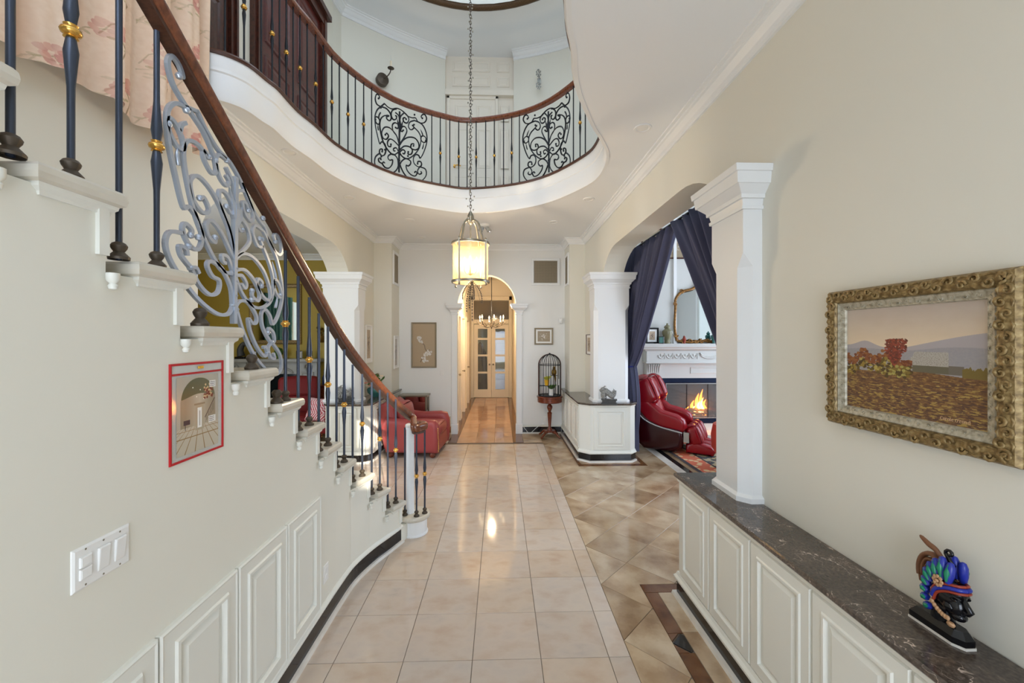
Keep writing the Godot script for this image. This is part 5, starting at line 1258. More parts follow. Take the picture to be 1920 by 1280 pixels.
# ---------------------------------------------------------------- lamps
func lamps() -> void:
	var L := Vector3(-0.338, 2.50, -4.6)
	var t := thing("hanging_lantern", "pewter cylinder lantern with amber glass hanging on a long beaded chain", "lantern", L)
	var mb := MB.new()
	for y in [0.01, 0.44]:
		mb = MB.new(); mb.lathe([Vector2(0.195, y - 0.012), Vector2(0.215, y - 0.012), Vector2(0.218, y), Vector2(0.215, y + 0.014), Vector2(0.195, y + 0.014), Vector2(0.195, y - 0.012)], 40); obj("hoop", mb, M.pewter, t)
	for k in 4:
		mb = MB.new(); var a := 0.55 + TAU * k / 4; var d := Vector3(cos(a), 0, sin(a))
		mb.tube([d * 0.208 + Vector3(0, -0.02, 0), d * 0.208 + Vector3(0, 0.47, 0)], 0.01, 4); mb.ell(d * 0.208 + Vector3(0, -0.03, 0), Vector3(0.014, 0.014, 0.014), 8); mb.ell(d * 0.208 + Vector3(0, 0.475, 0), Vector3(0.014, 0.014, 0.014), 8)
		obj("post", mb, M.pewter, t)
	for k in 4:
		mb = MB.new(); var a := 0.55 + TAU * k / 4; var d := Vector3(cos(a), 0, sin(a))
		mb.tube(spline([d * 0.17 + Vector3(0, 0.45, 0), d * 0.145 + Vector3(0, 0.55, 0), d * 0.11 + Vector3(0, 0.66, 0), d * 0.06 + Vector3(0, 0.705, 0), Vector3(0, 0.7, 0) + d * 0.02], 5), 0.012, 6)
		obj("arm", mb, M.pewter, t)
	mb = MB.new(); mb.lathe([Vector2(0.0, 0.655), Vector2(0.016, 0.66), Vector2(0.028, 0.68), Vector2(0.034, 0.70), Vector2(0.034, 0.72), Vector2(0.04, 0.73), Vector2(0.036, 0.76), Vector2(0.022, 0.79), Vector2(0.012, 0.81), Vector2(0.0, 0.815)], 18); obj("cap", mb, M.pewter, t)
	mb = MB.new(); mb.lathe([Vector2(0.2, 0.01), Vector2(0.2, 0.44), Vector2(0.197, 0.44), Vector2(0.197, 0.01)], 40); obj("glass_cylinder", mb, M.amber_glass, t)
	mb = MB.new(); mb.tube([Vector3(0, 0.68, 0), Vector3(0, 0.12, 0)], 0.008, 8); mb.lathe([Vector2(0.0, 0.08), Vector2(0.03, 0.1), Vector2(0.02, 0.13), Vector2(0.0, 0.135)], 12)
	for k in 4:
		var d := Vector3(cos(TAU * k / 4), 0, sin(TAU * k / 4)) * 0.07
		mb.tube([Vector3(0, 0.12, 0), d * 0.6 + Vector3(0, 0.1, 0), d + Vector3(0, 0.14, 0), d + Vector3(0, 0.2, 0)], 0.007, 6)
	obj("candle_cluster", mb, M.pewter, t)
	for k in 4:
		mb = MB.new(); var d := Vector3(cos(TAU * k / 4), 0, sin(TAU * k / 4)) * 0.07
		mb.lathe([Vector2(0.008, 0.2), Vector2(0.018, 0.225), Vector2(0.016, 0.25), Vector2(0.006, 0.285), Vector2(0, 0.295)], 10)
		var o := obj("bulb", mb, M.bulb_glow, t); o.position = d
	mb = MB.new(); var y := 0.81; var i := 0
	while y < UP_CEIL - L.y - 0.0:
		var ring := []
		for k in 10:
			var a := TAU * k / 10
			var q := Vector3(0.011 * cos(a), 0.022 * sin(a), 0)
			ring.append((q if i % 2 else Vector3(0, q.y, q.x)) + Vector3(0, y + 0.02, 0))
		mb.tube(ring, 0.003, 4, true); y += 0.036; i += 1
	obj("chain", mb, M.bronze_shoe, t)
	mb = MB.new()
	for k in 120:
		var yy := 0.83 + k * 0.032; var a := k * 2.4; var r := 0.012 + 0.016 * absf(sin(k * 0.37)) + (0.02 if k < 6 else 0.0)
		mb.ell(Vector3(r * cos(a), yy, r * sin(a)), Vector3(0.009, 0.011, 0.009), 6)
	obj("chain_beads", mb, M.bead_grey, t)
	mb = MB.new()
	for s in [[-0.1, -0.2], [-0.06, -0.34], [0.0, -0.44], [0.02, -0.2], [0.1, -0.24], [-0.03, -0.3]]:
		for k in 15:
			var u := k / 14.0
			var p := Vector3(s[0] * sin(u * PI * 0.55) * 1.1 + 0.02, 0.02 + s[1] * pow(u, 1.2), 0.04 * sin(k * 1.3) * 0.3)
			mb.ell(p, Vector3(0.0075, 0.0095, 0.0075), 6)
		mb.tube([Vector3(0.02, 0.03, 0), Vector3(s[0] * 0.5 + 0.02, s[1] * 0.3, 0), Vector3(s[0] + 0.02, s[1], 0)], 0.0015, 4)
	obj("bead_strands", mb, M.bead_dark, t)
	for b in 4: omni("lantern_light_%d" % b, L + Vector3(cos(TAU * b / 4) * 0.07, 0.24, sin(TAU * b / 4) * 0.07), 0.4, C(255, 230, 192), 0.012)
	# chandelier in the hall
	var Hc := Vector3(-0.205, 2.14, -9.5)
	t = thing("hall_chandelier", "small dark twig chandelier with candle bulbs in the hall", "chandelier", Hc)
	mb = MB.new(); mb.tube([Vector3(0, 0.1, 0), Vector3(0, CEIL - Hc.y - 0.02, 0)], 0.009, 6); mb.lathe([Vector2(0, CEIL - Hc.y - 0.06), Vector2(0.05, CEIL - Hc.y - 0.04), Vector2(0.06, CEIL - Hc.y)], 14); obj("stem", mb, M.dark_iron, t)
	mb = MB.new(); mb.lathe([Vector2(0, -0.05), Vector2(0.018, -0.03), Vector2(0.012, -0.01), Vector2(0.04, 0.02), Vector2(0.02, 0.06), Vector2(0.012, 0.12)], 12); obj("hub", mb, M.bronze_shoe, t)
	for k in 6:
		var a := TAU * k / 6 + 0.3; var d := Vector3(cos(a), 0, sin(a)); var e := Vector3(-sin(a), 0, cos(a))
		mb = MB.new()
		mb.tube(spline([d * 0.02 + Vector3(0, 0.02, 0), d * 0.14 + Vector3(0, -0.01, 0) + e * 0.03, d * 0.25 + Vector3(0, 0.05, 0), d * 0.29 + Vector3(0, 0.13, 0)], 4), 0.009, 6)
		mb.tube([d * 0.1 + Vector3(0, 0.0, 0), d * 0.22 + e * 0.09 + Vector3(0, 0.04, 0), d * 0.34 + e * 0.12 + Vector3(0, 0.1, 0)], [0.007, 0.006, 0.002], 5); mb.tube([d * 0.16, d * 0.26 - e * 0.1 + Vector3(0, 0.05, 0), d * 0.36 - e * 0.09 + Vector3(0, 0.13, 0)], [0.007, 0.006, 0.002], 5)
		var o := obj("arm", mb, M.bronze_shoe, t)
		mb = MB.new(); mb.xf.origin = d * 0.29; mb.lathe([Vector2(0.02, 0.12), Vector2(0.026, 0.135), Vector2(0.011, 0.14), Vector2(0.011, 0.2)], 10); obj("candle", mb, M.plastic_white, o)
		mb = MB.new(); mb.xf.origin = d * 0.29; mb.lathe([Vector2(0.007, 0.2), Vector2(0.014, 0.22), Vector2(0.01, 0.245), Vector2(0, 0.275)], 10); obj("candle_bulb", mb, M.candle_glow, o)
	omni("hall_chandelier_light", Hc + Vector3(0, 0.42, 0), 2.0, C(255, 222, 178), 0.05)
	# recessed downlights and the twin spot
	var k := 0
	for p in [[[543, 285], "downlight in the ceiling above the floral drapery side"], [[655, 370], "downlight in the ceiling near the olive room arch"], [[1205, 240], "downlight in the ceiling above the white column and painting"], [[1104, 373], "downlight in the ceiling above the navy curtain arch"], [[1038, 416], "downlight in the ceiling above the birdcage"], [[768, 412], "downlight in the ceiling above the red leather armchair"], [[790, 445], "downlight in the ceiling above the blossom picture"]]:
		var q := ony(p[0][0], p[0][1], CEIL)
		t = thing("recessed_downlight", "white recessed " + p[1], "downlight", q, 0.0, "recessed ceiling downlights")
		mb = MB.new(); mb.lathe([Vector2(0.075, 0.0), Vector2(0.073, -0.006), Vector2(0.058, -0.008), Vector2(0.05, -0.002)], 24); obj("ring", mb, M.white_paint, t)
		mb = MB.new(); mb.lathe([Vector2(0.05, -0.002), Vector2(0.04, -0.004), Vector2(0.0, -0.012)], 24); obj("eyeball", mb, M.plastic_white, t)
	t = thing("ceiling_spot", "chrome twin spotlight on the ceiling behind the lantern", "spotlight", ony(909, 421, CEIL))
	mb = MB.new(); mb.lathe([Vector2(0.075, 0), Vector2(0.075, -0.02), Vector2(0.05, -0.035), Vector2(0, -0.036)], 20); obj("canopy", mb, M.plastic_white, t)
	for s in [-1, 1]:
		mb = MB.new(); mb.xf = Transform3D(Basis(Vector3(0, 0, 1), 0.6 * s), Vector3(0.05 * s, -0.07, 0)); mb.lathe([Vector2(0.015, 0.05), Vector2(0.03, 0.03), Vector2(0.04, -0.05), Vector2(0.034, -0.05), Vector2(0.02, 0.0), Vector2(0, 0.01)], 16); obj("spot_head", mb, M.chrome, t)
	# gallery sconces
	t = thing("candle_sconce", "bronze candle sconce on the gallery wall", "sconce", onz(718, 148, 6.93), 0.62)
	mb = MB.new(); mb.xf = Transform3D(Basis(Vector3(1, 0, 0), PI / 2), Vector3.ZERO); mb.lathe([Vector2(0, 0.035), Vector2(0.03, 0.03), Vector2(0.04, 0.02), Vector2(0.08, 0.018), Vector2(0.1, 0.008), Vector2(0.1, -0.08)], 24); obj("backplate", mb, M.bronze_shoe, t)
	mb = MB.new(); mb.tube(spline([Vector3(0, 0, 0.03), Vector3(0.03, 0.0, 0.1), Vector3(0.07, 0.06, 0.13), Vector3(0.09, 0.13, 0.13)], 5), 0.009, 6); mb.xf.origin = Vector3(0.09, 0.13, 0.13); mb.lathe([Vector2(0, 0), Vector2(0.03, 0.005), Vector2(0.055, 0.02), Vector2(0.05, 0.025), Vector2(0, 0.02)], 16); obj("arm", mb, M.bronze_shoe, t)
	mb = MB.new(); mb.xf.origin = Vector3(0.09, 0.15, 0.13); mb.lathe([Vector2(0.016, 0), Vector2(0.016, 0.12), Vector2(0, 0.125)], 12); obj("candle_sleeve", mb, M.petal_cream, t)
	mb = MB.new(); mb.xf.origin = Vector3(0.09, 0.275, 0.13); mb.lathe([Vector2(0.008, 0), Vector2(0.017, 0.03), Vector2(0.014, 0.06), Vector2(0.0, 0.11)], 12); obj("clear_bulb", mb, M.glass, t)
	t = thing("crystal_sconce", "crystal two-ball sconce on the gallery wall", "sconce", onz(1011, 152, 7.32), -0.3)
	mb = MB.new(); mb.tube([Vector3(0, -0.1, 0.02), Vector3(0, 0.1, 0.02)], 0.012, 8); mb.box(Vector3(-0.03, -0.04, -0.04), Vector3(0.03, 0.04, 0.02)); obj("stem", mb, M.chrome, t)
	for s in [-1, 1]:
		mb = MB.new()
		for a in 26: mb.ell(Vector3(0, 0.11 * s, 0.05) + Vector3(sin(a * 2.4) * cos(a * 0.9), cos(a * 2.4) , sin(a * 0.9)) * 0.045, Vector3(0.014, 0.014, 0.014), 6)
		obj("crystal_ball", mb, M.chrome, t)

# ---------------------------------------------------------------- furniture and objects of the foyer
func dragon(at: Vector3, turn: float, label: String) -> void:
	var t := thing("dragon_carving", label, "sculpture", at, turn, ""); t.scale = Vector3(0.72, 0.9, 0.72)
	var mb := MB.new(); mb.cbox(Vector3(-0.16, 0, -0.07), Vector3(0.16, 0.025, 0.07), 0.006); mb.cbox(Vector3(-0.14, 0.025, -0.055), Vector3(0.14, 0.075, 0.055), 0.004); mb.cbox(Vector3(-0.16, 0.075, -0.065), Vector3(0.16, 0.092, 0.065), 0.005)
	for k in 9: mb.ell(Vector3(-0.12 + 0.03 * k, 0.05, 0.057), Vector3(0.011, 0.016, 0.008), 8)
	obj("carved_base", mb, M.dark_stone, t)
	mb = MB.new()
	var body := spline([Vector3(-0.11, 0.1, 0.0), Vector3(-0.13, 0.16, 0.01), Vector3(-0.08, 0.21, 0.0), Vector3(-0.01, 0.19, 0.0), Vector3(0.05, 0.15, 0.01), Vector3(0.1, 0.17, 0.0), Vector3(0.12, 0.22, 0.0)], 5)
	var rad := []
	for i in body.size(): rad.append(0.028 + 0.024 * sin(PI * i / (body.size() - 1.0)))
	mb.tube(body, rad, 10)
	for k in 14:
		var p: Vector3 = body[2 * k + 1]; mb.tube([p, p + Vector3(-0.012, 0.055, 0.0), p + Vector3(-0.028, 0.075, 0.0)], [0.016, 0.01, 0.002], 6)
	for k in 40: mb.ell(body[(k * 7) % body.size()] + Vector3(rng.randf_range(-0.025, 0.025), rng.randf_range(-0.03, 0.03), 0.035 * (1 if k % 2 else -1)), Vector3(0.013, 0.013, 0.01), 6)
	obj("body", mb, M.grey_stone, t)
	mb = MB.new(); mb.ell(Vector3(-0.13, 0.25, 0.0), Vector3(0.045, 0.035, 0.035), 12); mb.ell(Vector3(-0.17, 0.235, 0.0), Vector3(0.03, 0.018, 0.024), 10); mb.ell(Vector3(-0.165, 0.21, 0.0), Vector3(0.026, 0.01, 0.02), 10)
	for s in [-1, 1]: mb.tube([Vector3(-0.12, 0.27, 0.02 * s), Vector3(-0.09, 0.3, 0.03 * s), Vector3(-0.06, 0.3, 0.03 * s)], [0.009, 0.007, 0.002], 6)
	for k in 6: mb.tube(scroll_pts(Vector2(-0.09 + 0.01 * k, 0.24 - 0.01 * k), 0.024, k, 0.9, 1).map(func(q): return Vector3(q.x, q.y, 0.03)), 0.005, 5)
	obj("head", mb, M.grey_stone, t)
	mb = MB.new()
	for q in [[-0.1, 0.03], [-0.06, -0.03], [0.04, 0.03], [0.09, -0.03]]: mb.tube([Vector3(q[0] + 0.02, 0.17, q[1]), Vector3(q[0] - 0.01, 0.13, q[1] * 1.4), Vector3(q[0] + 0.005, 0.095, q[1] * 1.2), Vector3(q[0] - 0.03, 0.094, q[1] * 1.2)], [0.02, 0.016, 0.012, 0.008], 8)
	obj("legs", mb, M.grey_stone, t)

func armchair(t: Node3D, m: Material, w: float, l: float, arm_h: float, back_h: float) -> void:   # faces +x
	var z := w / 2
	var mb := MB.new(); mb.rbox(Vector3(0.02, 0.2, 0), Vector3(l - 0.1, 0.24, w - 0.12), 0.03); obj("seat_frame", mb, m, t)
	mb = MB.new(); mb.rbox(Vector3(0.08, 0.4, 0), Vector3(l - 0.22, 0.19, w - 0.42), 0.06, 0.03); obj("seat_cushion", mb, m, t)
	for s in [-1.0, 1.0]:
		mb = MB.new()
		var pr := pv([-l / 2 + 0.06, 0.09, l / 2 - 0.02, 0.09, l / 2, 0.3, l / 2 - 0.01, arm_h - 0.12, l / 2 - 0.05, arm_h - 0.02, l / 2 - 0.16, arm_h, 0.0, arm_h - 0.015, -l / 2 + 0.05, arm_h + 0.03, -l / 2 - 0.02, arm_h - 0.1, -l / 2, 0.3])
		mb.puff(pr, z - 0.2 if s > 0 else -z, z if s > 0 else -z + 0.2, 0.075, 0.008); obj("arm", mb, m, t)
		mb = MB.new()
		for k in 15: mb.ell(Vector3(l / 2 - 0.006 + (0.004 if k < 8 else -0.004), 0.13 + k * (arm_h - 0.25) / 14, s * (z - 0.02)), Vector3(0.008, 0.009, 0.008), 8)
		obj("nail_trim", mb, M.brass, t)
	mb = MB.new()
	mb.puff(pv([-l / 2 - 0.01, 0.12, -l / 2 + 0.16, 0.3, -l / 2 + 0.2, 0.5, -l / 2 + 0.12, back_h - 0.06, -l / 2 + 0.04, back_h, -l / 2 - 0.08, back_h - 0.05, -l / 2 - 0.1, back_h - 0.2]), -z + 0.1, z - 0.1, 0.08, 0.015); obj("backrest", mb, m, t)
	mb = MB.new(); mb.xf = Transform3D(Basis(Vector3(0, 0, 1), 0.18), Vector3(-l / 2 + 0.24, 0.62, 0)); mb.rbox(Vector3.ZERO, Vector3(0.15, 0.38, w - 0.44), 0.07, 0.03); obj("back_cushion", mb, m, t)
	for q in [[1, 1], [1, -1], [-1, 1], [-1, -1]]:
		mb = MB.new(); mb.xf.origin = Vector3(q[0] * (l / 2 - 0.12), 0, q[1] * (z - 0.12)); mb.lathe([Vector2(0.02, 0), Vector2(0.04, 0.015), Vector2(0.05, 0.045), Vector2(0.04, 0.075), Vector2(0.03, 0.1)], 14); obj("leg", mb, M.mahogany, t)

func drape(called: String, label: String, m: Material, top: Callable, folds: int, amp: float, rows := 26, cols := 160) -> Node3D:
	# top.call(s, v) gives the point at share s across and v down; folds push it along its second value
	var t := thing(called, label, "curtain", (top.call(0.5, 1.0)[0] as Vector3) * Vector3(1, 1, 1))
	var off := -t.position
	var mb := MB.new(); mb.smooth(); var g := []
	for j in rows + 1:
		var row := []
		for i in cols + 1:
			var s := float(i) / cols; var v := float(j) / rows
			var r: Array = top.call(s, v)
			var ph := TAU * folds * s
			row.append(r[0] + r[1] * (sin(ph) + 0.35 * sin(ph * 2.3 + 4.0 * v) + 0.25 * sin(ph * 0.37 + 1.0)) * amp * r[2] + off)
		g.append(row)
	for j in rows:
		for i in cols: mb.quad(g[j + 1][i], g[j + 1][i + 1], g[j][i + 1], g[j][i])
	obj("cloth", mb, m, t)
	return t

func foyer_things() -> void:
	var mb: MB
	# floral drapery over the stair window
	drape("floral_drapery", "peach floral drapery hanging over the tall stair window", M.floral_cloth, func(s, v): return [Vector3(-2.17 + 0.02 * sin(s * 9.0), 6.9 - 3.72 * v + (0.03 * sin(s * 21.0) if v > 0.99 else 0.0), -0.35 - 2.73 * s), Vector3(1, 0, 0), 0.6 + 0.4 * v], 10, 0.05, 14, 220)
	# dragon carvings
	dragon(ony(1140, 757, 0.886) + Vector3(0, 0, 0.06), -0.25, "grey carved dragon on the ledge beside the navy curtain")
	dragon(Vector3(-2.34, 0.886, -6.185), 0.0, "grey carved dragon on the ledge beside the flower bowl")
	# flower bowl
	var t := thing("flower_bowl", "teal bowl of pink and cream flowers on the dark ledge", "flowers", Vector3(-2.12, 0.886, -6.9))
	mb = MB.new(); mb.lathe([Vector2(0, 0), Vector2(0.06, 0.0), Vector2(0.07, 0.02), Vector2(0.12, 0.07), Vector2(0.13, 0.12), Vector2(0.115, 0.15), Vector2(0.1, 0.15)], 20); obj("bowl", mb, M.teal_glaze, t)
	for c in [["pink_blooms", M.petal_pink, 18], ["cream_blooms", M.petal_cream, 16], ["leaves", M.leaf_green, 22]]:
		mb = MB.new()
		for k in c[2]:
			var p := Vector3(rng.randf_range(-0.13, 0.14), 0.24 + rng.randf_range(-0.08, 0.14), rng.randf_range(-0.15, 0.15))
			if c[0] == "leaves": mb.tube([p * Vector3(0.4, 0.7, 0.4), p, p + Vector3(rng.randf_range(-0.05, 0.05), 0.03, rng.randf_range(-0.05, 0.05))], [0.003, 0.018, 0.002], 5)
			else:
				for a in 6: mb.ell(p + Vector3(cos(a * 1.05), 0.3, sin(a * 1.05)) * 0.018, Vector3(0.018, 0.012, 0.018), 6)
		obj(c[0], mb, c[1], t)
	# red leather armchair
	t = thing("leather_armchair", "red leather armchair with nailhead trim and round wooden feet", "armchair", Vector3(-1.36, 0, -6.74), -0.08)
	armchair(t, M.red_leather, 0.96, 0.9, 0.6, 0.86)
	# mirrored console table
	t = thing("console_table", "small silver mirrored console table behind the red armchair", "table", Vector3(-1.62, 0, -7.7))
	mb = MB.new(); mb.cbox(Vector3(-0.27, 0.78, -0.17), Vector3(0.27, 0.81, 0.17), 0.006); obj("top", mb, M.pewter, t)
	for q in [[-0.25, -0.15], [0.22, -0.15], [-0.25, 0.12], [0.22, 0.12]]:
		mb = MB.new(); mb.cbox(Vector3(q[0], 0, q[1]), Vector3(q[0] + 0.03, 0.78, q[1] + 0.03), 0.004); obj("leg", mb, M.pewter, t)
	mb = MB.new(); mb.cbox(Vector3(-0.22, 0.12, -0.14), Vector3(0.22, 0.15, 0.14), 0.005); obj("shelf", mb, M.pewter, t)
	mb = MB.new(); mb.box(Vector3(-0.22, 0.5, -0.14), Vector3(0.22, 0.78, 0.135)); obj("mirrored_drawer", mb, M.mirror_glass, t)
	# birdcage and its stand
	var B := Vector3(0.935, 0, -7.62)
	t = thing("pedestal_table", "round mahogany pedestal table with tripod feet under the birdcage", "table", B)
	mb = MB.new(); mb.lathe([Vector2(0, 0.655), Vector2(0.21, 0.66), Vector2(0.23, 0.67), Vector2(0.232, 0.75), Vector2(0.245, 0.76), Vector2(0.245, 0.778), Vector2(0.235, 0.785), Vector2(0, 0.786)], 40); obj("drum_top", mb, M.mahogany, t)
	mb = MB.new(); mb.lathe([Vector2(0.05, 0.13), Vector2(0.04, 0.16), Vector2(0.024, 0.2), Vector2(0.042, 0.44), Vector2(0.046, 0.46), Vector2(0.024, 0.48), Vector2(0.03, 0.5), Vector2(0.052, 0.56), Vector2(0.05, 0.59), Vector2(0.026, 0.62), Vector2(0.04, 0.66)], 20); obj("stem", mb, M.mahogany, t)
	mb = MB.new(); mb.lathe([Vector2(0, 0.1), Vector2(0.1, 0.1), Vector2(0.11, 0.115), Vector2(0.1, 0.13), Vector2(0, 0.135)], 6); obj("foot_plate", mb, M.mahogany, t)
	for k in 4:
		var a := PI / 4 + PI / 2 * k; var d := Vector3(cos(a), 0, sin(a))
		mb = MB.new(); mb.tube(spline([d * 0.06 + Vector3(0, 0.11, 0), d * 0.14 + Vector3(0, 0.1, 0), d * 0.19 + Vector3(0, 0.06, 0), d * 0.25 + Vector3(0, 0.018, 0)], 4), [0.026, 0.026, 0.026, 0.026, 0.025, 0.024, 0.022, 0.021, 0.02, 0.019, 0.018, 0.017, 0.016], 6); obj("leg", mb, M.mahogany, t)
	t = thing("birdcage", "arched dark wire birdcage standing on the pedestal table", "birdcage", B + Vector3(0, 0.786, 0))
	mb = MB.new(); mb.lathe([Vector2(0.2, 0), Vector2(0.215, 0.003), Vector2(0.215, 0.015), Vector2(0.2, 0.018)], 36); mb.lathe([Vector2(0, 0.0), Vector2(0.2, 0.0), Vector2(0.2, 0.008), Vector2(0, 0.009)], 36); obj("floor_tray", mb, M.dark_iron, t)
	for k in 14:
		var a := TAU * k / 14; var d := Vector3(cos(a), 0, sin(a)); var pts := [d * 0.208 + Vector3(0, 0.01, 0), d * 0.208 + Vector3(0, 0.58, 0)]
		for i in 9: pts.append(d * 0.208 * cos(PI / 2 * (i + 1) / 9) + Vector3(0, 0.58 + 0.2 * sin(PI / 2 * (i + 1) / 9), 0))
		mb = MB.new(); mb.tube(pts, 0.006 if k % 7 else 0.012, 6); obj("wire", mb, M.dark_iron if k % 7 else M.dark_wood, t)
	mb = MB.new(); var ring := []
	for i in 36: ring.append(Vector3(0.208 * cos(TAU * i / 36), 0.58, 0.208 * sin(TAU * i / 36)))
	mb.tube(ring, 0.006, 6, true); obj("hoop", mb, M.dark_iron, t)
	mb = MB.new(); mb.ell(Vector3(0, 0.79, 0), Vector3(0.02, 0.018, 0.02), 10); obj("finial", mb, M.dark_iron, t)
	mb = MB.new(); mb.box(Vector3(-0.2, 0.19, 0.0), Vector3(-0.02, 0.2, 0.11)); obj("shelf", mb, M.dark_iron, t)
	for q in [["yellow_pot_plant", "yellow flowers in a yellow pot inside the birdcage", Vector3(-0.06, 0.986, 0.06), M.pot_yellow, M.leaf_yellow, 0.05], ["white_pot_plant", "trailing green plant in a white pot inside the birdcage", Vector3(0.02, 0.804, 0.09), M.plastic_white, M.leaf_green, 0.06]]:
		t = thing(q[0], q[1], "plant", B * Vector3(1, 0, 1) + q[2])
		var r: float = q[5]
		mb = MB.new(); mb.lathe([Vector2(0, 0), Vector2(r * 0.75, 0), Vector2(r, r * 1.9), Vector2(r * 1.06, r * 1.95), Vector2(r * 1.0, r * 2.05), Vector2(r * 0.8, r * 2.0), Vector2(0, r * 1.9)], 18); obj("pot", mb, q[3], t)
		mb = MB.new()
		for k in 34:
			var a := k * 2.4; var rr := r * (0.3 + 0.9 * fposmod(k * 0.618, 1.0))
			var p := Vector3(cos(a) * rr, r * 2.4 + 0.05 * fposmod(k * 0.37, 1.0), sin(a) * rr)
			mb.tube([Vector3(0, r * 1.9, 0), p, p + Vector3(cos(a) * 0.03, 0.01, sin(a) * 0.03)], [0.003, 0.012, 0.002], 5)
		obj("foliage", mb, q[4], t)
	t = thing("brass_bird", "dark brass bird figure perched high in the birdcage", "figurine", B + Vector3(0.08, 1.17, 0.02))
	mb = MB.new(); mb.ell(Vector3(0, 0.06, 0), Vector3(0.05, 0.07, 0.045), 14); mb.ell(Vector3(0.0, 0.14, 0.015), Vector3(0.03, 0.03, 0.03), 12); mb.tube([Vector3(0, 0.14, 0.04), Vector3(0, 0.135, 0.06)], [0.01, 0.001], 6); mb.tube([Vector3(0.01, 0.03, -0.02), Vector3(0.03, -0.06, -0.03), Vector3(0.035, -0.12, -0.02)], [0.025, 0.014, 0.003], 8); obj("bird", mb, M.old_brass, t)
	mb = MB.new(); mb.tube([Vector3(0.02, -0.366, 0.0), Vector3(0.02, -0.1, 0.0), Vector3(0.0, 0.0, 0.0)], 0.005, 6); mb.tube([Vector3(-0.05, 0.0, 0), Vector3(0.06, 0.0, 0)], 0.006, 6); obj("perch", mb, M.dark_iron, t)
	t = thing("candlestick", "thin dark candlestick with white candle inside the birdcage", "candle", B + Vector3(0.16, 0.804, 0.05))
	mb = MB.new(); mb.lathe([Vector2(0.0, 0), Vector2(0.03, 0.0), Vector2(0.03, 0.008), Vector2(0.006, 0.015), Vector2(0.005, 0.17), Vector2(0.022, 0.18), Vector2(0.0, 0.185)], 12); obj("stick", mb, M.dark_iron, t)
	mb = MB.new(); mb.lathe([Vector2(0.012, 0.185), Vector2(0.012, 0.3), Vector2(0, 0.302)], 12); obj("candle", mb, M.plastic_white, t)
	t = thing("power_lead", "white cord hanging from the wall socket behind the birdcage stand", "cord", onz(1016, 795, 7.93))
	mb = MB.new(); mb.tube(spline([Vector3(0, 0, 0), Vector3(-0.1, -0.06, 0.01), Vector3(-0.24, -0.17, 0.02), Vector3(-0.32, -0.1, 0.015), Vector3(-0.36, -0.05, 0.02)], 6), 0.005, 6); obj("lead", mb, M.plastic_white, t)
	mb = MB.new(); mb.rbox(Vector3(0.02, 0.0, 0.01), Vector3(0.03, 0.03, 0.03), 0.005); obj("plug", mb, M.plastic_white, t)
	statuette()

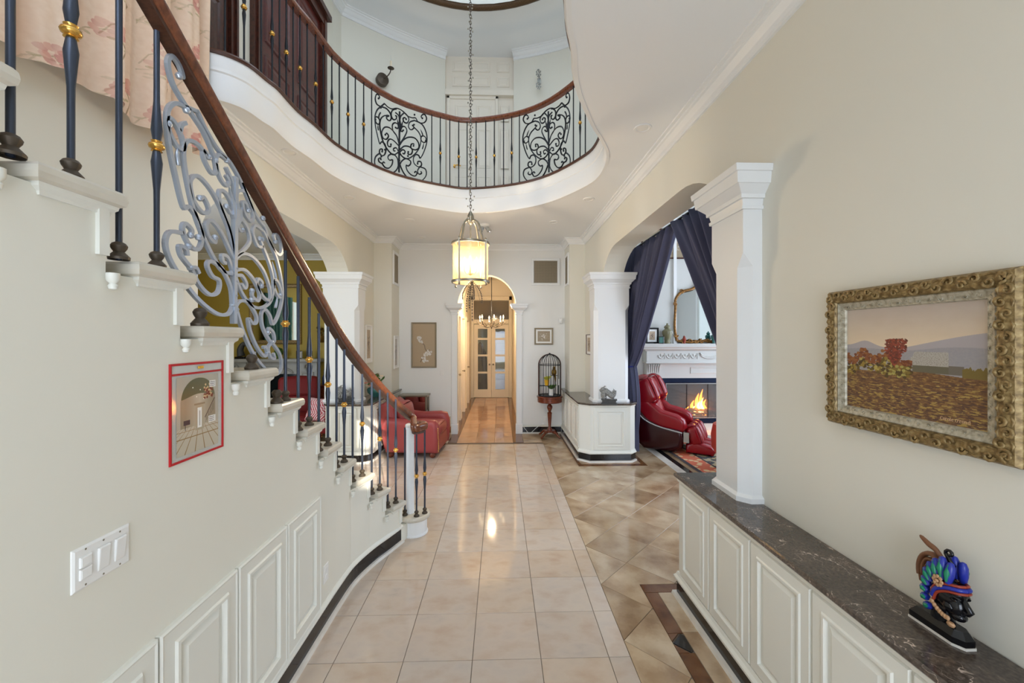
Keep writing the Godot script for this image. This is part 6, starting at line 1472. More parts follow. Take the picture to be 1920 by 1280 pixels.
func statuette() -> void:
	# carved head with feathered crest, in profile: local x runs along the ledge, towards the nose
	var t := thing("feathered_head_statuette", "black carved head with green and blue feather headdress on a black plinth", "statuette", Vector3(1.485, 0.886, -1.378), -PI / 2)
	var mb := MB.new()
	mb.stand(pv([-0.012, -0.032, 0.125, -0.032, 0.152, -0.012, 0.152, 0.022, 0.125, 0.04, -0.012, 0.04]), [[0, 0.0], [0, 0.008]]); obj("felt_base", mb, M.light_stone, t)
	mb = MB.new(); mb.stand(pv([-0.01, -0.03, 0.124, -0.03, 0.15, -0.011, 0.15, 0.021, 0.124, 0.038, -0.01, 0.038]), [[0, 0.008], [0.0, 0.028], [0.012, 0.046], [0.014, 0.048]]); obj("plinth", mb, M.black_gloss, t)
	mb = MB.new()
	mb.ell(Vector3(0.082, 0.138, 0), Vector3(0.045, 0.055, 0.03), 20); mb.ell(Vector3(0.102, 0.112, 0), Vector3(0.032, 0.038, 0.026), 18); mb.ell(Vector3(0.112, 0.085, 0), Vector3(0.022, 0.017, 0.02), 16); mb.ell(Vector3(0.115, 0.158, 0), Vector3(0.02, 0.022, 0.026), 16)
	mb.tube([Vector3(0.124, 0.152, 0), Vector3(0.134, 0.132, 0), Vector3(0.147, 0.116, 0), Vector3(0.14, 0.108, 0), Vector3(0.125, 0.108, 0)], [0.006, 0.008, 0.0085, 0.009, 0.006], 10); mb.tube([Vector3(0.07, 0.1, 0), Vector3(0.066, 0.046, 0)], [0.026, 0.03], 16); obj("head", mb, M.black_gloss, t)
	mb = MB.new()
	for s in [-1, 1]:
		mb.ell(Vector3(0.116, 0.14, 0.021 * s), Vector3(0.012, 0.005, 0.006), 8); mb.tube([Vector3(0.1, 0.153, 0.025 * s), Vector3(0.118, 0.152, 0.024 * s), Vector3(0.131, 0.146, 0.014 * s)], 0.004, 6); mb.ell(Vector3(0.1, 0.11, 0.025 * s), Vector3(0.016, 0.016, 0.006), 8); mb.ell(Vector3(0.135, 0.113, 0.008 * s), Vector3(0.007, 0.005, 0.005), 6)
	mb.ell(Vector3(0.128, 0.099, 0), Vector3(0.006, 0.004, 0.014), 8); mb.ell(Vector3(0.127, 0.089, 0), Vector3(0.006, 0.004, 0.013), 8)
	obj("face_features", mb, M.black_gloss, t)
	var petals := [[0.104, 0.185, 0.108, 0.255], [0.088, 0.19, 0.082, 0.262], [0.073, 0.185, 0.06, 0.245], [0.06, 0.175, 0.042, 0.224], [0.052, 0.16, 0.028, 0.198], [0.046, 0.142, 0.022, 0.165], [0.042, 0.12, 0.018, 0.132], [0.042, 0.098, 0.02, 0.098], [0.05, 0.078, 0.03, 0.068]]
	for s in [-1.0, 1.0]:
		for k in petals.size():
			var q: Array = petals[k]
			var a := Vector3(q[0], q[1], 0.026 * s); var b := Vector3(q[2], q[3], 0.02 * s)
			mb = MB.new(); mb.tube([a, a.lerp(b, 0.35), a.lerp(b, 0.75), a.lerp(b, 0.95), b], [0.008, 0.0125, 0.0125, 0.008, 0.003], 10); obj("feather", mb, M.royal_blue, t)
			mb = MB.new(); mb.tube([a.lerp(b, 0.1) + Vector3(0, 0, 0.007 * s), a.lerp(b, 0.5) + Vector3(0, 0, 0.009 * s), a.lerp(b, 0.88) + Vector3(0, 0, 0.007 * s)], [0.004, 0.0085, 0.003], 8); obj("feather_inlay", mb, M.emerald, t)
	for q in [[0.0, M.royal_blue, 0.007], [0.011, M.rust_red, 0.0045], [-0.011, M.rust_red, 0.0045]]:
		for s in [-1.0, 1.0]:
			var o: Vector3 = Vector3(-0.25, 1.0, 0).normalized() * float(q[0])
			mb = MB.new(); mb.tube(spline([Vector3(0.06, 0.12, 0.03 * s) + o, Vector3(0.072, 0.15, 0.032 * s) + o, Vector3(0.1, 0.17, 0.03 * s) + o, Vector3(0.128, 0.177, 0.018 * s) + o, Vector3(0.134, 0.178, 0.0) + o], 4), q[2], 8); obj("headband", mb, q[1], t)
	mb = MB.new()
	for s in [-1.0, 1.0]:
		for a in 8: mb.ell(Vector3(0.082 + 0.012 * cos(a * PI / 4), 0.182 + 0.014 * sin(a * PI / 4), 0.037 * s), Vector3(0.006, 0.007, 0.004), 8)
		mb.ell(Vector3(0.082, 0.182, 0.039 * s), Vector3(0.006, 0.006, 0.005), 8)
	obj("rosette", mb, M.tan_gold, t)
	mb = MB.new()
	for r in [[0.05, 0.0075], [0.036, 0.0065], [0.023, 0.0055], [0.011, 0.0045]]:
		var pts := []
		for i in 15:
			var a := 0.25 + PI * 1.02 * i / 14
			pts.append(Vector3(0.032 + r[0] * 0.8 * cos(a), 0.175 + r[0] * 1.35 * sin(a), 0))
		mb.tube(pts, r[1], 8, false, 2.0)
	mb.tube([Vector3(-0.012, 0.175, 0.0), Vector3(0.03, 0.165, 0.0), Vector3(0.05, 0.155, 0)], 0.006, 8)
	for q in [[-0.006, 0.13], [0.004, 0.11], [0.016, 0.085]]: mb.tube([Vector3(q[0] + 0.006, 0.17, 0), Vector3(q[0] + 0.002, 0.15, 0), Vector3(q[0], q[1], 0)], [0.007, 0.008, 0.004], 8)
	mb.tube(spline([Vector3(0.07, 0.235, 0), Vector3(0.045, 0.262, 0), Vector3(0.02, 0.272, 0), Vector3(-0.008, 0.288, 0)], 4), [0.004, 0.006, 0.007, 0.0075, 0.008, 0.0085, 0.009, 0.009, 0.0085, 0.008, 0.007, 0.006, 0.003], 8)
	obj("crest", mb, M.carved_brown, t)
	mb = MB.new(); mb.tube(scroll_pts(Vector2(0.086, 0.272), 0.013, 3.6, 1.0, -1.0).map(func(q): return Vector3(q.x, q.y, 0)), 0.005, 8); mb.tube([Vector3(0.1, 0.235, 0), Vector3(0.085, 0.25, 0), Vector3(0.075, 0.268, 0)], 0.006, 8); obj("top_curl", mb, M.black_gloss, t)
	mb = MB.new()
	for k in 7: mb.ell(Vector3(0.058 + 0.008 * k, 0.1 - 0.009 * k + 0.0008 * k * k, 0.03), Vector3(0.007, 0.009, 0.005), 8)
	mb.ell(Vector3(0.112, 0.058, 0.026), Vector3(0.013, 0.009, 0.008), 8); obj("neck_beads", mb, M.tan_gold, t)

# ---------------------------------------------------------------- parlour
func more_materials() -> void:
	var sl := mat("sleeve", Color(0.93, 0.94, 0.92, 0.25), 0.1); sl.transparency = BaseMaterial3D.TRANSPARENCY_ALPHA
	for q in [["grille_dark", C(92, 82, 66), 0.7], ["bead_grey", C(150, 146, 130), 0.3], ["bead_dark", C(44, 40, 36), 0.3], ["dark_stone", C(66, 66, 64), 0.5], ["old_brass", C(120, 92, 34), 0.35], ["royal_blue", C(34, 48, 150), 0.3], ["emerald", C(20, 128, 92), 0.28], ["rust_red", C(150, 56, 34), 0.4], ["tan_gold", C(188, 146, 106), 0.45], ["carved_brown", C(120, 78, 50), 0.45], ["teal_frame", C(60, 110, 100), 0.4], ["silver_trim", C(196, 198, 200), 0.25], ["candle_wax", C(240, 236, 224), 0.5]]:
		mat(q[0], q[1], q[2])
	M.old_brass.metallic = 0.7; M.silver_trim.metallic = 0.8
	tri_map(mat("tread_stone", C(244, 241, 233), 0.25), M.light_stone.albedo_texture, Vector3(1.2, 1.2, 1.2))

func parlour() -> void:
	var mb: MB; var t: Node3D
	# navy curtains on a rod behind the arch
	drape("navy_curtain", "navy curtain gathered low beside the white column and massage chair", M.navy_cloth, func(s, v):
		var y: float = 3.26 - 3.2 * v
		var top := clampf((y - 1.42) / 1.84, 0.0, 1.0)
		var d0 := lerpf(6.4, 4.84, pow(top, 0.88)); var d1 := lerpf(6.86, 6.75, top)
		var x := 2.12
		if y < 1.42:
			var k := (1.42 - y) / 1.42
			d0 = 6.4 - 0.12 * sin(PI * minf(1.0, k * 1.4)); d1 = 6.86 + 0.1 * k; x += 0.03 * k
		return [Vector3(x, y, -lerpf(d0, d1, s)), Vector3(1, 0, 0.15), 0.55 + 0.45 * (1.0 - absf(top - 0.4))], 11, 0.06, 40, 300)
	drape("navy_curtain", "navy curtain swept back behind the column beside the landscape painting", M.navy_cloth, func(s, v):
		var y: float = 3.26 - 2.3 * v
		var top := clampf((y - 1.42) / 1.84, 0.0, 1.0)
		var d1 := lerpf(3.55, 4.78, pow(top, 1.1)); var d0 := lerpf(2.74, 2.62, top)
		return [Vector3(2.1, y, -lerpf(d0, d1, s)), Vector3(1, 0, 0.15), 0.6 + 0.4 * top], 10, 0.06, 34, 280)
	t = thing("curtain_rod", "dark curtain rod across the top of the arch", "curtain rod", Vector3(2.1, 3.27, -4.5))
	mb = MB.new(); mb.tube([Vector3(0, 0, 2.1), Vector3(0, 0, -2.1)], 0.014, 10); obj("pole", mb, M.dark_iron, t)
	for z in [-2.12, 2.12]:
		mb = MB.new(); mb.ell(Vector3(0, 0, z), Vector3(0.03, 0.03, 0.035), 12); obj("finial", mb, M.dark_iron, t)
	for z in [-2.05, 2.05]:
		mb = MB.new(); mb.tube([Vector3(-0.215, 0, z), Vector3(0, 0, z)], 0.01, 8); obj("bracket", mb, M.dark_iron, t)
	t = thing("curtain_tieback", "navy tieback round the gathered curtain", "tieback", Vector3(2.12, 1.42, -6.63))
	mb = MB.new(); var tie := []
	for i in 24: tie.append(Vector3(0.11 * cos(TAU * i / 24), 0.012 * sin(TAU * i / 12), 0.2 * sin(TAU * i / 24)))
	mb.tube(tie, 0.02, 8, true); obj("band", mb, M.blue_cloth, t)
	# fireplace
	var X0 := 2.84; var X1 := 5.32; var Z := -7.949
	t = thing("parlour_fireplace", "white carved fireplace with garland frieze and glass fire screen", "fireplace", Vector3(4.08, 0, Z))
	var o := -4.08
	mb = MB.new(); mb.sweep([Vector3(X0 + o - 0.02, 0, 0), Vector3(X0 + o - 0.02, 0, 0.2), Vector3(X1 + o + 0.02, 0, 0.2), Vector3(X1 + o + 0.02, 0, 0)].map(func(p): return p), [Vector2(0, 1.62), Vector2(0.02, 1.64), Vector2(0.05, 1.66), Vector2(0.055, 1.69), Vector2(0.08, 1.7), Vector2(0.085, 1.767), Vector2(-0.05, 1.767), Vector2(-0.05, 1.62)], false, false)
	mb.box(Vector3(X0 + o, 1.7, 0), Vector3(X1 + o, 1.766, 0.2)); obj("shelf", mb, M.grey_paint, t)
	mb = MB.new(); mb.box(Vector3(X0 + o, 1.4, 0), Vector3(X1 + o, 1.63, 0.2)); mb.box(Vector3(X0 + o - 0.02, 1.385, 0), Vector3(X1 + o + 0.02, 1.41, 0.22)); obj("frieze", mb, M.grey_paint, t)
	mb = MB.new()
	for s in [-1.0, 1.0]:
		for k in 5:
			var cx: float = s * (0.32 + 0.16 * k)
			mb.tube(range(13).map(func(i): return Vector3(cx + 0.055 * cos(PI + PI * i / 12), 1.545 + 0.06 * sin(PI + PI * i / 12), 0.205)), 0.011, 6)
			mb.ell(Vector3(cx, 1.545, 0.2), Vector3(0.022, 0.028, 0.016), 8); mb.tube([Vector3(cx + 0.075, 1.58, 0.204), Vector3(cx + 0.078, 1.47, 0.204)], 0.008, 6)
	for k in 3: mb.tube(range(15).map(func(i): return Vector3(0.2 * cos(PI + PI * i / 14), 1.59 + (0.07 + 0.022 * k) * sin(PI + PI * i / 14), 0.206)), 0.013, 6)
	obj("garland_relief", mb, M.grey_paint, t)
	for s in [-1.0, 1.0]:
		var a: float = (X0 + o + 0.02) if s < 0 else (X1 + o - 0.3)
		mb = MB.new(); mb.box(Vector3(a, 0.12, 0), Vector3(a + 0.28, 1.385, 0.15)); mb.box(Vector3(a - 0.02, 0, 0), Vector3(a + 0.3, 0.13, 0.19)); mb.xf.origin = Vector3(a, 0, 0.15); mb.panel(0.04, 0.2, 0.2, 0.9, [[0, 0], [0.006, 0.012], [0.02, 0.012], [0.03, 0.002]]); obj("pilaster", mb, M.grey_paint, t)
		mb = MB.new()
		for k in 6: mb.tube([Vector3(a + 0.04 + 0.04 * k, 1.2, 0.15), Vector3(a + 0.04 + 0.04 * k, 1.3, 0.165), Vector3(a + 0.03 + 0.044 * k, 1.37, 0.19)], [0.012, 0.016, 0.02], 6)
		obj("leaf_capital", mb, M.grey_paint, t)
	mb = MB.new(); mb.box(Vector3(X0 + o + 0.3, 1.09, 0), Vector3(X1 + o - 0.3, 1.385, 0.13)); mb.xf.origin = Vector3(0, 0, 0.13); mb.panel(-0.35, 1.18, 0.7, 0.12, [[0, 0], [0.004, 0.012], [0.012, 0.012], [0.018, 0.003]]); obj("header", mb, M.grey_paint, t)
	mb = MB.new(); mb.panel(X0 + o + 0.3, 0.2, X1 - X0 - 0.6, 0.89, [[0, 0.0], [0, 0.13], [0.09, 0.13], [0.09, 0.02]], false); obj("dark_surround", mb, M.ink_navy, t)
	mb = MB.new(); mb.box(Vector3(X0 + o + 0.39, 0.28, 0.002), Vector3(X1 + o - 0.39, 1.0, 0.018)); obj("firebox_back", mb, M.soot, t)
	mb = MB.new(); mb.panel(X0 + o + 0.4, 0.3, X1 - X0 - 0.8, 0.69, [[0, 0.115], [0, 0.135], [0.016, 0.135], [0.016, 0.115]], false); obj("brass_rim", mb, M.silver_trim, t)
	mb = MB.new(); mb.box(Vector3(X0 + o + 0.41, 0.31, 0.12), Vector3(X1 + o - 0.41, 0.98, 0.124)); obj("fire_screen_glass", mb, M.glass, t)
	mb = MB.new()
	for x in [-0.42, 0.0, 0.42]: mb.box(Vector3(x - 0.006, 0.31, 0.122), Vector3(x + 0.006, 0.98, 0.13))
	obj("screen_bars", mb, M.dark_iron, t)
	mb = MB.new(); mb.box(Vector3(X0 + o - 0.1, 0, 0), Vector3(X1 + o + 0.1, 0.2, 0.12)); mb.box(Vector3(X0 + o - 0.1, 0.0, 0.12), Vector3(X1 + o + 0.1, 0.06, 0.5)); obj("hearth", mb, M.grey_paint, t)
	# logs and fire
	for k in 4:
		t = thing("fire_log", ["thick charred log lying lowest in the parlour fire", "charred log lying beside the lowest log", "charred log stacked across the two lower logs", "topmost charred log inside the flames"][k], "log", Vector3(3.86 + [-0.12, 0.14, 0.0, 0.06][k], 0.32 + [0, 0, 0.07, 0.13][k], -7.88), 0.03 - 0.02 * k, "logs in the parlour fire")
		mb = MB.new(); mb.tube([Vector3(-0.24, 0, 0), Vector3(-0.1, 0.012, 0.004), Vector3(0.1, -0.004, 0), Vector3(0.24, 0.01, 0)], [0.034, 0.04, 0.038, 0.033], 9); obj("bark", mb, M.bark, t)
		mb = MB.new(); mb.ell(Vector3(0.05, 0.03, 0.012), Vector3(0.03, 0.008, 0.012), 6); obj("ember_glow", mb, M.flame_orange, t)
	t = thing("fire_flames", "orange flames burning on the logs", "fire", Vector3(3.9, 0.36, -7.885))
	for q in [[-0.2, 0.16, 0.05, 1], [-0.1, 0.28, 0.06, 1], [0.0, 0.42, 0.07, 1], [0.08, 0.5, 0.06, 1], [0.14, 0.3, 0.05, 1], [0.02, 0.28, 0.04, 0], [0.08, 0.34, 0.035, 0], [-0.08, 0.18, 0.035, 0]]:
		mb = MB.new(); var hh: float = q[1]; var r: float = q[2]
		mb.tube(spline([Vector3(q[0], 0, 0), Vector3(q[0] + 0.02, hh * 0.3, 0), Vector3(q[0] - 0.015, hh * 0.65, 0), Vector3(q[0] + 0.03, hh, 0)], 4), [r * 0.5, r * 0.7, r * 0.9, r, r * 0.95, r * 0.85, r * 0.72, r * 0.6, r * 0.48, r * 0.36, r * 0.24, r * 0.12, 0.002], 10, false, 0.35)
		var fo := obj("flame", mb, M.flame_orange if q[3] == 1 else M.flame_yellow, t)
		fo.position.z = 0.0 if q[3] == 1 else 0.022
	omni("fire_light", Vector3(3.92, 0.55, -7.79), 0.35, C(255, 150, 60), 0.08)
	# gilt mirror
	t = thing("gilt_mirror", "arched mirror in a carved gilt frame above the parlour mantel", "mirror", Vector3(4.06, 1.79, -7.949))
	var outl := []
	for q in [[-0.56, 0.03], [-0.6, 0.3], [-0.585, 0.7], [-0.58, 0.86], [-0.46, 1.0], [-0.25, 1.06], [-0.1, 1.16], [0, 1.18], [0.1, 1.16], [0.25, 1.06], [0.46, 1.0], [0.58, 0.86], [0.585, 0.7], [0.6, 0.3], [0.56, 0.03]]: outl.append(Vector3(q[0], q[1], 0.035))
	var cv := spline(outl, 4)
	var gp := PackedVector2Array()
	for p in cv: gp.append(Vector2(p.x, p.y) * 0.985)
	mb = MB.new(); mb.slab(gp, [[0.0, 0.002], [0.02, 0.02]]); obj("glass", mb, M.mirror_glass, t)
	mb = MB.new(); mb.tube(cv + [Vector3(0.3, 0.0, 0.035), Vector3(0, 0.03, 0.035), Vector3(-0.3, 0.0, 0.035), cv[0]], 0.026, 8); obj("frame", mb, M.gilt, t)
	mb = MB.new()
	for k in 16:
		var p: Vector3 = cv[(k * 7 + 2) % cv.size()] if k < 8 else Vector3(-0.42 + 0.12 * (k - 8), 0.02, 0.035)
		mb.tube(scroll_pts(Vector2(p.x, p.y), 0.05, k * 1.3, 1.0, 1.0 if k % 2 else -1.0).map(func(q): return Vector3(q.x, q.y, 0.05)), 0.013, 6)
	for k in 7: mb.tube([Vector3(-0.03 * (k - 3), 1.12, 0.05), Vector3(-0.05 * (k - 3), 1.2, 0.06), Vector3(-0.075 * (k - 3), 1.24 - 0.012 * absf(k - 3), 0.05)], [0.012, 0.018, 0.004], 6)
	obj("carving", mb, M.gilt, t)
	t = thing("framed_photograph", "black framed photograph with wide mount on the parlour mantel", "photograph", Vector3(2.98, 1.767, -7.84), 0.1)
	mb = MB.new(); mb.panel(-0.13, 0, 0.26, 0.31, [[0, -0.012], [0, 0.012], [0.03, 0.01], [0.032, 0.0]], false); mb.box(Vector3(-0.13, 0, -0.014), Vector3(0.13, 0.31, -0.01)); obj("frame", mb, M.black_gloss, t)
	mb = MB.new(); mb.panel(-0.1, 0.03, 0.2, 0.25, [[0, 0.0], [0.04, 0.0], [0.042, -0.003]], false); obj("mount", mb, M.plastic_white, t)
	mb = MB.new(); mb.quad(Vector3(-0.058, 0.072, -0.002), Vector3(0.058, 0.072, -0.002), Vector3(0.058, 0.238, -0.002), Vector3(-0.058, 0.238, -0.002)); obj("print", mb, M.sepia_print, t)
	t = thing("framed_photograph", "small teal framed photograph on the parlour mantel", "photograph", Vector3(3.12, 1.767, -7.74), 0.0)
	mb = MB.new(); mb.panel(-0.055, 0, 0.11, 0.14, [[0, -0.01], [0, 0.008], [0.012, 0.006], [0.013, 0.0]], false); obj("frame", mb, M.black_gloss, t)
	mb = MB.new(); mb.quad(Vector3(-0.042, 0.013, 0.0), Vector3(0.042, 0.013, 0.0), Vector3(0.042, 0.127, 0.0), Vector3(-0.042, 0.127, 0.0)); obj("print", mb, M.teal_frame, t)
	for q in [["lidded_jar", "patterned lidded porcelain jar on the parlour mantel", Vector3(3.27, 1.767, -7.82), 1.0, M.porcelain_pattern], ["dark_vase", "dark green vase on the parlour mantel before the mirror", Vector3(4.2, 1.767, -7.82), 0.62, M.teal_glaze], ["brass_clock", "small brass ornament on the parlour mantel before the mirror", Vector3(4.33, 1.767, -7.8), 0.45, M.old_brass], ["red_figurine", "small red figurine on the parlour mantel", Vector3(3.58, 1.767, -7.76), 0.4, M.rust_red]]:
		t = thing(q[0], q[1], "ornament", q[2]); var s: float = q[3]
		mb = MB.new(); mb.lathe([Vector2(0, 0), Vector2(0.06, 0), Vector2(0.062, 0.02), Vector2(0.05, 0.05), Vector2(0.07, 0.12), Vector2(0.098, 0.2), Vector2(0.092, 0.25), Vector2(0.05, 0.285), Vector2(0.048, 0.3), Vector2(0.055, 0.305)].map(func(v): return v * s), 20); obj("body", mb, q[4], t)
		mb = MB.new(); mb.lathe([Vector2(0.06, 0.305), Vector2(0.06, 0.325), Vector2(0.045, 0.35), Vector2(0.015, 0.365), Vector2(0.02, 0.385), Vector2(0.0, 0.405)].map(func(v): return v * s), 20); obj("lid", mb, q[4], t)
	# massage chair
	t = thing("massage_chair", "glossy crimson massage chair with lobed footrest and silver trim", "massage chair", Vector3(2.86, 0, -6.88), -0.6)
	for s in [-1.0, 1.0]:
		var z0 := 0.23 if s > 0 else -0.41; var z1 := 0.41 if s > 0 else -0.23
		mb = MB.new(); mb.puff(pv([-0.36, 0.1, -0.28, 0.03, 0.2, 0.03, 0.32, 0.1, 0.34, 0.26, 0.3, 0.4, 0.0, 0.44, -0.25, 0.56, -0.4, 0.74, -0.48, 0.7, -0.47, 0.4]), z0 - 0.012, z1 + 0.012, 0.06); obj("side_shell", mb, M.maroon_shell, t)
		mb = MB.new(); mb.puff(pv([-0.38, 0.66, -0.22, 0.46, 0.0, 0.39, 0.33, 0.36, 0.38, 0.44, 0.35, 0.56, 0.24, 0.63, 0.0, 0.68, -0.2, 0.84, -0.34, 0.86, -0.42, 0.78]), z0, z1, 0.07, 0.01); obj("arm", mb, M.crimson_leather, t)
		mb = MB.new(); mb.tube(spline([Vector3(-0.45, 0.72, s * 0.425), Vector3(-0.28, 0.53, s * 0.43), Vector3(-0.05, 0.43, s * 0.43), Vector3(0.33, 0.36, s * 0.425)], 5), 0.014, 8); obj("silver_strip", mb, M.silver_trim, t)
		mb = MB.new(); mb.xf = Transform3D(Basis(Vector3(0, 0, 1), 0.42), Vector3(-0.28, 0.97, s * 0.29)); mb.rbox(Vector3(0.0, 0, 0), Vector3(0.36, 0.46, 0.22), 0.1, 0.03); obj("head_wing", mb, M.crimson_leather, t)
	mb = MB.new(); mb.xf = Transform3D(Basis(Vector3(0, 0, 1), 0.42), Vector3(-0.24, 0.76, 0)); mb.rbox(Vector3.ZERO, Vector3(0.2, 0.95, 0.46), 0.08, 0.03); obj("backrest", mb, M.crimson_leather, t)
	mb = MB.new(); mb.xf = Transform3D(Basis(Vector3(0, 0, 1), 0.42), Vector3(-0.3, 1.03, 0)); mb.rbox(Vector3.ZERO, Vector3(0.2, 0.34, 0.38), 0.09, 0.05); obj("head_pillow", mb, M.crimson_leather, t)
	mb = MB.new(); mb.rbox(Vector3(0.05, 0.36, 0), Vector3(0.52, 0.16, 0.46), 0.06, 0.02); obj("seat", mb, M.crimson_leather, t)
	for k in 3:
		mb = MB.new(); mb.xf = Transform3D(Basis(Vector3(0, 0, 1), 0.35), Vector3(0.48, 0.3, -0.22 + 0.22 * k)); mb.rbox(Vector3.ZERO, Vector3(0.2, 0.34, 0.17), 0.07, 0.02); obj("calf_pad", mb, M.crimson_leather, t)
	mb = MB.new(); mb.rbox(Vector3(0.42, 0.26, 0), Vector3(0.1, 0.3, 0.56), 0.03); obj("calf_cradle", mb, M.maroon_shell, t)
	for k in 3:
		mb = MB.new(); mb.puff(pv([0.36, 0.02, 0.76, 0.02, 0.8, 0.09, 0.74, 0.16, 0.5, 0.22, 0.36, 0.16]), -0.31 + 0.215 * k, -0.12 + 0.215 * k, 0.05); obj("foot_pad", mb, M.crimson_leather, t)
	mb = MB.new(); mb.rbox(Vector3(0.56, 0.06, 0), Vector3(0.38, 0.09, 0.6), 0.03); obj("footrest_base", mb, M.maroon_shell, t)
	mb = MB.new(); mb.box(Vector3(0.34, 0.2, 0.3), Vector3(0.42, 0.36, 0.36)); obj("hinge_plate", mb, M.silver_trim, t)
	# rug and the neighbouring seat
	t = thing("parlour_rug", "patterned rug with orange border on the parlour floor", "rug", Vector3(4.25, 0.002, -5.95))
	mb = MB.new(); mb.quad(Vector3(-1.5, 0.012, 1.4), Vector3(1.5, 0.012, 1.4), Vector3(1.5, 0.012, -1.4), Vector3(-1.5, 0.012, -1.4)); mb.stand(rect(-1.5, -1.4, 1.5, 1.4), [[0, 0.0], [0.0, 0.011]]); obj("pile", mb, M.rug_weave, t)
	t = thing("round_stool", "coral leather round stool beside the parlour fire", "stool", Vector3(3.31, 0.015, -5.62)); t.scale.y = 1.5
	mb = MB.new(); mb.lathe([Vector2(0, 0.14), Vector2(0.24, 0.14), Vector2(0.29, 0.2), Vector2(0.3, 0.32), Vector2(0.27, 0.42), Vector2(0.15, 0.46), Vector2(0, 0.465)], 28); obj("seat", mb, M.coral_leather, t)
	for k in 4:
		mb = MB.new(); mb.xf.origin = Vector3(0.2 * cos(PI / 4 + k * PI / 2), 0, 0.2 * sin(PI / 4 + k * PI / 2)); mb.lathe([Vector2(0.015, 0), Vector2(0.03, 0.03), Vector2(0.022, 0.15)], 12); obj("leg", mb, M.mahogany, t)
	framed("gilt_edged_picture", "framed flower picture high on the parlour wall", Vector3(3.3, 3.45, -7.949), 0.0, 1.0, 0.6, 0.03, 0.03, M.dark_wood, M.relief_print)
	mb = MB.new(); mb.box(Vector3(3.44, 1.767, -7.95), Vector3(3.5, 5.0, -7.915)); struct("trim_10", mb, M.white_paint, "white vertical wall moulding above the parlour mantel", "trim")

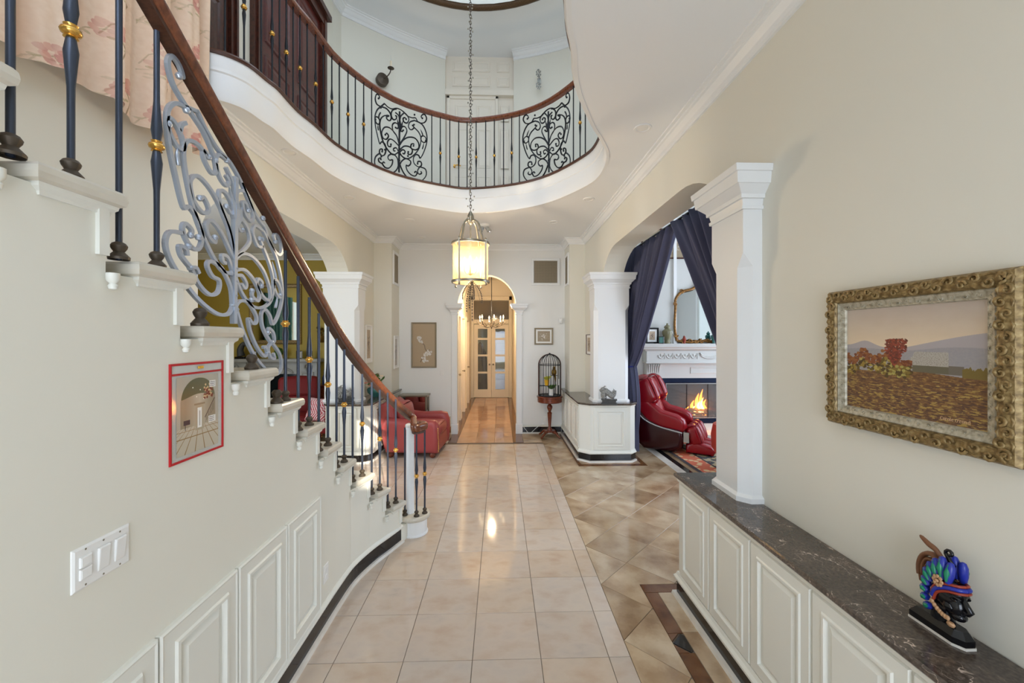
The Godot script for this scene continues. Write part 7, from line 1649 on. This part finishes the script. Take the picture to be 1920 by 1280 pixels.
# ---------------------------------------------------------------- study
func study() -> void:
	var mb: MB; var t: Node3D
	t = thing("study_fireplace", "grey stone fireplace against the olive wall", "fireplace", Vector3(-4.9, 0, -8.999))
	mb = MB.new(); mb.slab(rect(-1.02, 1.36, 1.02, 1.43), [[0.02, 0], [0.0, 0.01], [0, 0.29], [0.02, 0.3]]); obj("shelf", mb, M.study_stone, t)
	for s in [-1.0, 1.0]:
		var a := 0.55 if s > 0 else -0.95
		mb = MB.new(); mb.box(Vector3(a, 0, 0), Vector3(a + 0.4, 1.36, 0.18)); mb.xf.origin = Vector3(a, 0, 0.18); mb.panel(0.06, 0.15, 0.28, 1.0, [[0, 0], [0.01, 0.015], [0.03, 0.015], [0.045, 0.002]]); obj("pilaster", mb, M.study_stone, t)
		mb = MB.new(); mb.tube(scroll_pts(Vector2(a + 0.2, 1.25), 0.09, 0.0, 1.2, s).map(func(q): return Vector3(q.x, q.y, 0.2)), 0.02, 6); obj("scroll_bracket", mb, M.study_stone, t)
	mb = MB.new(); mb.box(Vector3(-0.55, 1.1, 0), Vector3(0.55, 1.36, 0.15)); mb.tube(range(13).map(func(i): return Vector3(0.42 * cos(PI - PI * i / 12), 1.12 + 0.12 * sin(PI * i / 12), 0.15)), 0.025, 6); obj("header", mb, M.study_stone, t)
	mb = MB.new(); mb.box(Vector3(-0.55, 0, 0.0), Vector3(0.55, 1.1, 0.02)); obj("firebox", mb, M.black_gloss, t)
	drape("teal_curtain", "teal curtain beside the study window", M.teal_glaze, func(s, v): return [Vector3(-6.85, 3.2 - 3.1 * v, -4.5 - 1.5 * s), Vector3(1, 0, 0), 1.0], 7, 0.04, 10, 90)
	t = thing("study_mirror", "large mirror in a dark gilt frame above the study mantel", "mirror", Vector3(-4.92, 1.74, -8.999))
	mb = MB.new(); mb.panel(-0.56, 0, 1.12, 1.32, [[0, 0.002], [0, 0.03], [0.03, 0.05], [0.07, 0.04], [0.09, 0.02]], false); obj("frame", mb, M.antique_gold, t)
	mb = MB.new(); mb.quad(Vector3(-0.47, 0.09, 0.02), Vector3(0.47, 0.09, 0.02), Vector3(0.47, 1.23, 0.02), Vector3(-0.47, 1.23, 0.02)); obj("glass", mb, M.mirror_glass, t)
	for q in [["black_frame", "small black framed photograph on the study mantel", Vector3(-4.1, 1.43, -8.8)], ["black_frame", "black framed photograph standing beside the study mirror", Vector3(-4.34, 1.43, -8.85)], ["black_frame", "black framed photograph near the middle of the study mantel", Vector3(-5.3, 1.43, -8.85)]]:
		t = thing(q[0], q[1], "photograph", q[2], 0.2)
		mb = MB.new(); mb.panel(-0.06, 0, 0.12, 0.17, [[0, -0.01], [0, 0.008], [0.014, 0.006], [0.015, 0]], false); obj("frame", mb, M.black_gloss, t)
		mb = MB.new(); mb.quad(Vector3(-0.045, 0.015, 0), Vector3(0.045, 0.015, 0), Vector3(0.045, 0.155, 0), Vector3(-0.045, 0.155, 0)); obj("print", mb, M.grey_print, t)
	t = thing("green_jar", "green glass jar on the study mantel", "jar", Vector3(-4.75, 1.43, -8.8))
	mb = MB.new(); mb.lathe([Vector2(0, 0), Vector2(0.05, 0), Vector2(0.03, 0.04), Vector2(0.08, 0.1), Vector2(0.09, 0.16), Vector2(0.07, 0.2)], 16); obj("body", mb, M.leaf_green, t)
	mb = MB.new(); mb.lathe([Vector2(0.07, 0.2), Vector2(0.075, 0.215), Vector2(0.02, 0.24), Vector2(0, 0.25)], 16); obj("lid", mb, M.leaf_green, t)
	t = thing("wall_basket", "dark metal fruit basket ornament on the olive wall", "ornament", Vector3(-3.89, 1.78, -8.98))
	mb = MB.new(); mb.lathe([Vector2(0, 0), Vector2(0.06, 0.0), Vector2(0.1, 0.06), Vector2(0.12, 0.15), Vector2(0.1, 0.15), Vector2(0.0, 0.1)], 16, 0, PI); obj("basket", mb, M.old_brass, t)
	mb = MB.new()
	for k in 16: mb.ell(Vector3(0.09 * sin(k * 2.4), 0.17 + 0.011 * k * 0.9, 0.03 + 0.03 * cos(k * 1.7)), Vector3(0.028, 0.028, 0.028), 8)
	obj("fruit", mb, M.old_brass, t)
	t = thing("wing_chair", "deep red velvet wing chair in the olive room", "armchair", Vector3(-3.72, 0, -7.5), -1.2)
	armchair(t, M.dark_red_velvet, 0.9, 0.86, 0.68, 1.14)
	t = thing("zigzag_cushion", "red and white zigzag cushion in the olive room", "cushion", Vector3(-2.98, 0.5, -6.7), -0.3)
	mb = MB.new(); mb.xf = Transform3D(Basis(Vector3(1, 0, 0), -0.35), Vector3(0, 0.2, 0)); mb.slab(pv([-0.2, -0.2, 0, -0.18, 0.2, -0.2, 0.18, 0, 0.2, 0.2, 0, 0.18, -0.2, 0.2, -0.18, 0]), [[0.07, -0.07], [0.02, -0.045], [0, 0], [0.02, 0.045], [0.07, 0.07]], true, true); obj("cover", mb, M.zigzag_weave, t)
	t = thing("low_bench", "low dark red bench under the zigzag cushion", "bench", Vector3(-3.0, 0, -6.72))
	mb = MB.new(); mb.rbox(Vector3(0, 0.42, 0), Vector3(0.6, 0.14, 0.5), 0.05, 0.01); obj("seat", mb, M.dark_red_velvet, t)
	for q in [[-1, -1], [1, -1], [-1, 1], [1, 1]]:
		mb = MB.new(); mb.xf.origin = Vector3(0.24 * q[0], 0, 0.2 * q[1]); mb.lathe([Vector2(0.015, 0), Vector2(0.025, 0.2), Vector2(0.025, 0.37)], 10); obj("leg", mb, M.dark_wood, t)
	t = thing("wooden_chest", "small reddish wooden chest in the olive room", "chest", Vector3(-3.5, 0, -8.4))
	mb = MB.new(); mb.cbox(Vector3(-0.2, 0.06, -0.2), Vector3(0.2, 0.9, 0.2), 0.01); obj("body", mb, M.mahogany, t)
	mb = MB.new(); mb.cbox(Vector3(-0.22, 0.9, -0.22), Vector3(0.22, 0.93, 0.22), 0.008); obj("top", mb, M.mahogany, t)
	for y in [0.12, 0.38, 0.64]:
		mb = MB.new(); mb.xf.origin = Vector3(0, 0, 0.2); mb.panel(-0.17, y, 0.34, 0.22, [[0, 0], [0.004, 0.012], [0.02, 0.012]]); var dr := obj("drawer", mb, M.mahogany, t)
		mb = MB.new(); mb.ell(Vector3(0, y + 0.11, 0.225), Vector3(0.016, 0.016, 0.014), 8); obj("knob", mb, M.brass, dr)
	for k in 3:
		t = thing("blue_bottle", ["tall navy bottle on the wooden chest", "short navy bottle on the wooden chest", "slim navy bottle with red stopper on the wooden chest"][k], "bottle", Vector3(-3.58 + 0.1 * k, 0.93, -8.33 - 0.05 * k), 0.0, "bottles on the wooden chest")
		var s: float = [1.0, 0.75, 1.15][k]
		mb = MB.new(); mb.lathe([Vector2(0, 0), Vector2(0.04, 0), Vector2(0.042, 0.14 * s), Vector2(0.015, 0.2 * s), Vector2(0.014, 0.28 * s)], 14); obj("body", mb, M.navy_jar, t)
		mb = MB.new(); mb.lathe([Vector2(0.018, 0.28 * s), Vector2(0.018, 0.31 * s), Vector2(0, 0.315 * s)], 12); obj("stopper", mb, M.red_edge if k == 2 else M.black_gloss, t)
	t = thing("brass_sculpture", "dark horse head sculpture on the study mantel", "sculpture", Vector3(-5.55, 1.43, -8.82))
	mb = MB.new(); mb.tube(spline([Vector3(0.0, 0.06, 0), Vector3(-0.02, 0.2, 0), Vector3(0.05, 0.32, 0), Vector3(0.14, 0.28, 0), Vector3(0.18, 0.2, 0)], 4), [0.08, 0.075, 0.07, 0.066, 0.062, 0.058, 0.054, 0.05, 0.048, 0.046, 0.044, 0.042, 0.04, 0.038, 0.036, 0.034, 0.03], 10); obj("figure", mb, M.dark_stone, t)
	mb = MB.new(); mb.cbox(Vector3(-0.1, 0, -0.07), Vector3(0.1, 0.05, 0.07), 0.008); obj("base", mb, M.black_gloss, t)

func _ready() -> void:
	rng.seed = 7
	view_and_light()
	materials(); more_materials(); printed_surfaces()
	tri_map(mat("gilt", C(236, 196, 140), 0.35, 0.5), M.antique_gold.albedo_texture, Vector3(7, 7, 7))
	tri_map(mat("ring_gilt", C(150, 130, 110), 0.5, 0.2), M.antique_gold.albedo_texture, Vector3(14, 14, 14))
	tri_map(mat("study_stone", C(196, 200, 204), 0.4), M.light_stone.albedo_texture, Vector3(1, 1, 1))
	tri_map(mat("zigzag_weave", Color.WHITE, 0.8), M.zigzag_cloth.albedo_texture, Vector3(3, 3, 3), false)
	shell(); floors(); trims(); cabinets(); rooms()
	make_bits(); stairs(); stair_railing(); gallery_railing()
	lamps(); wall_things(); foyer_things(); parlour(); study()
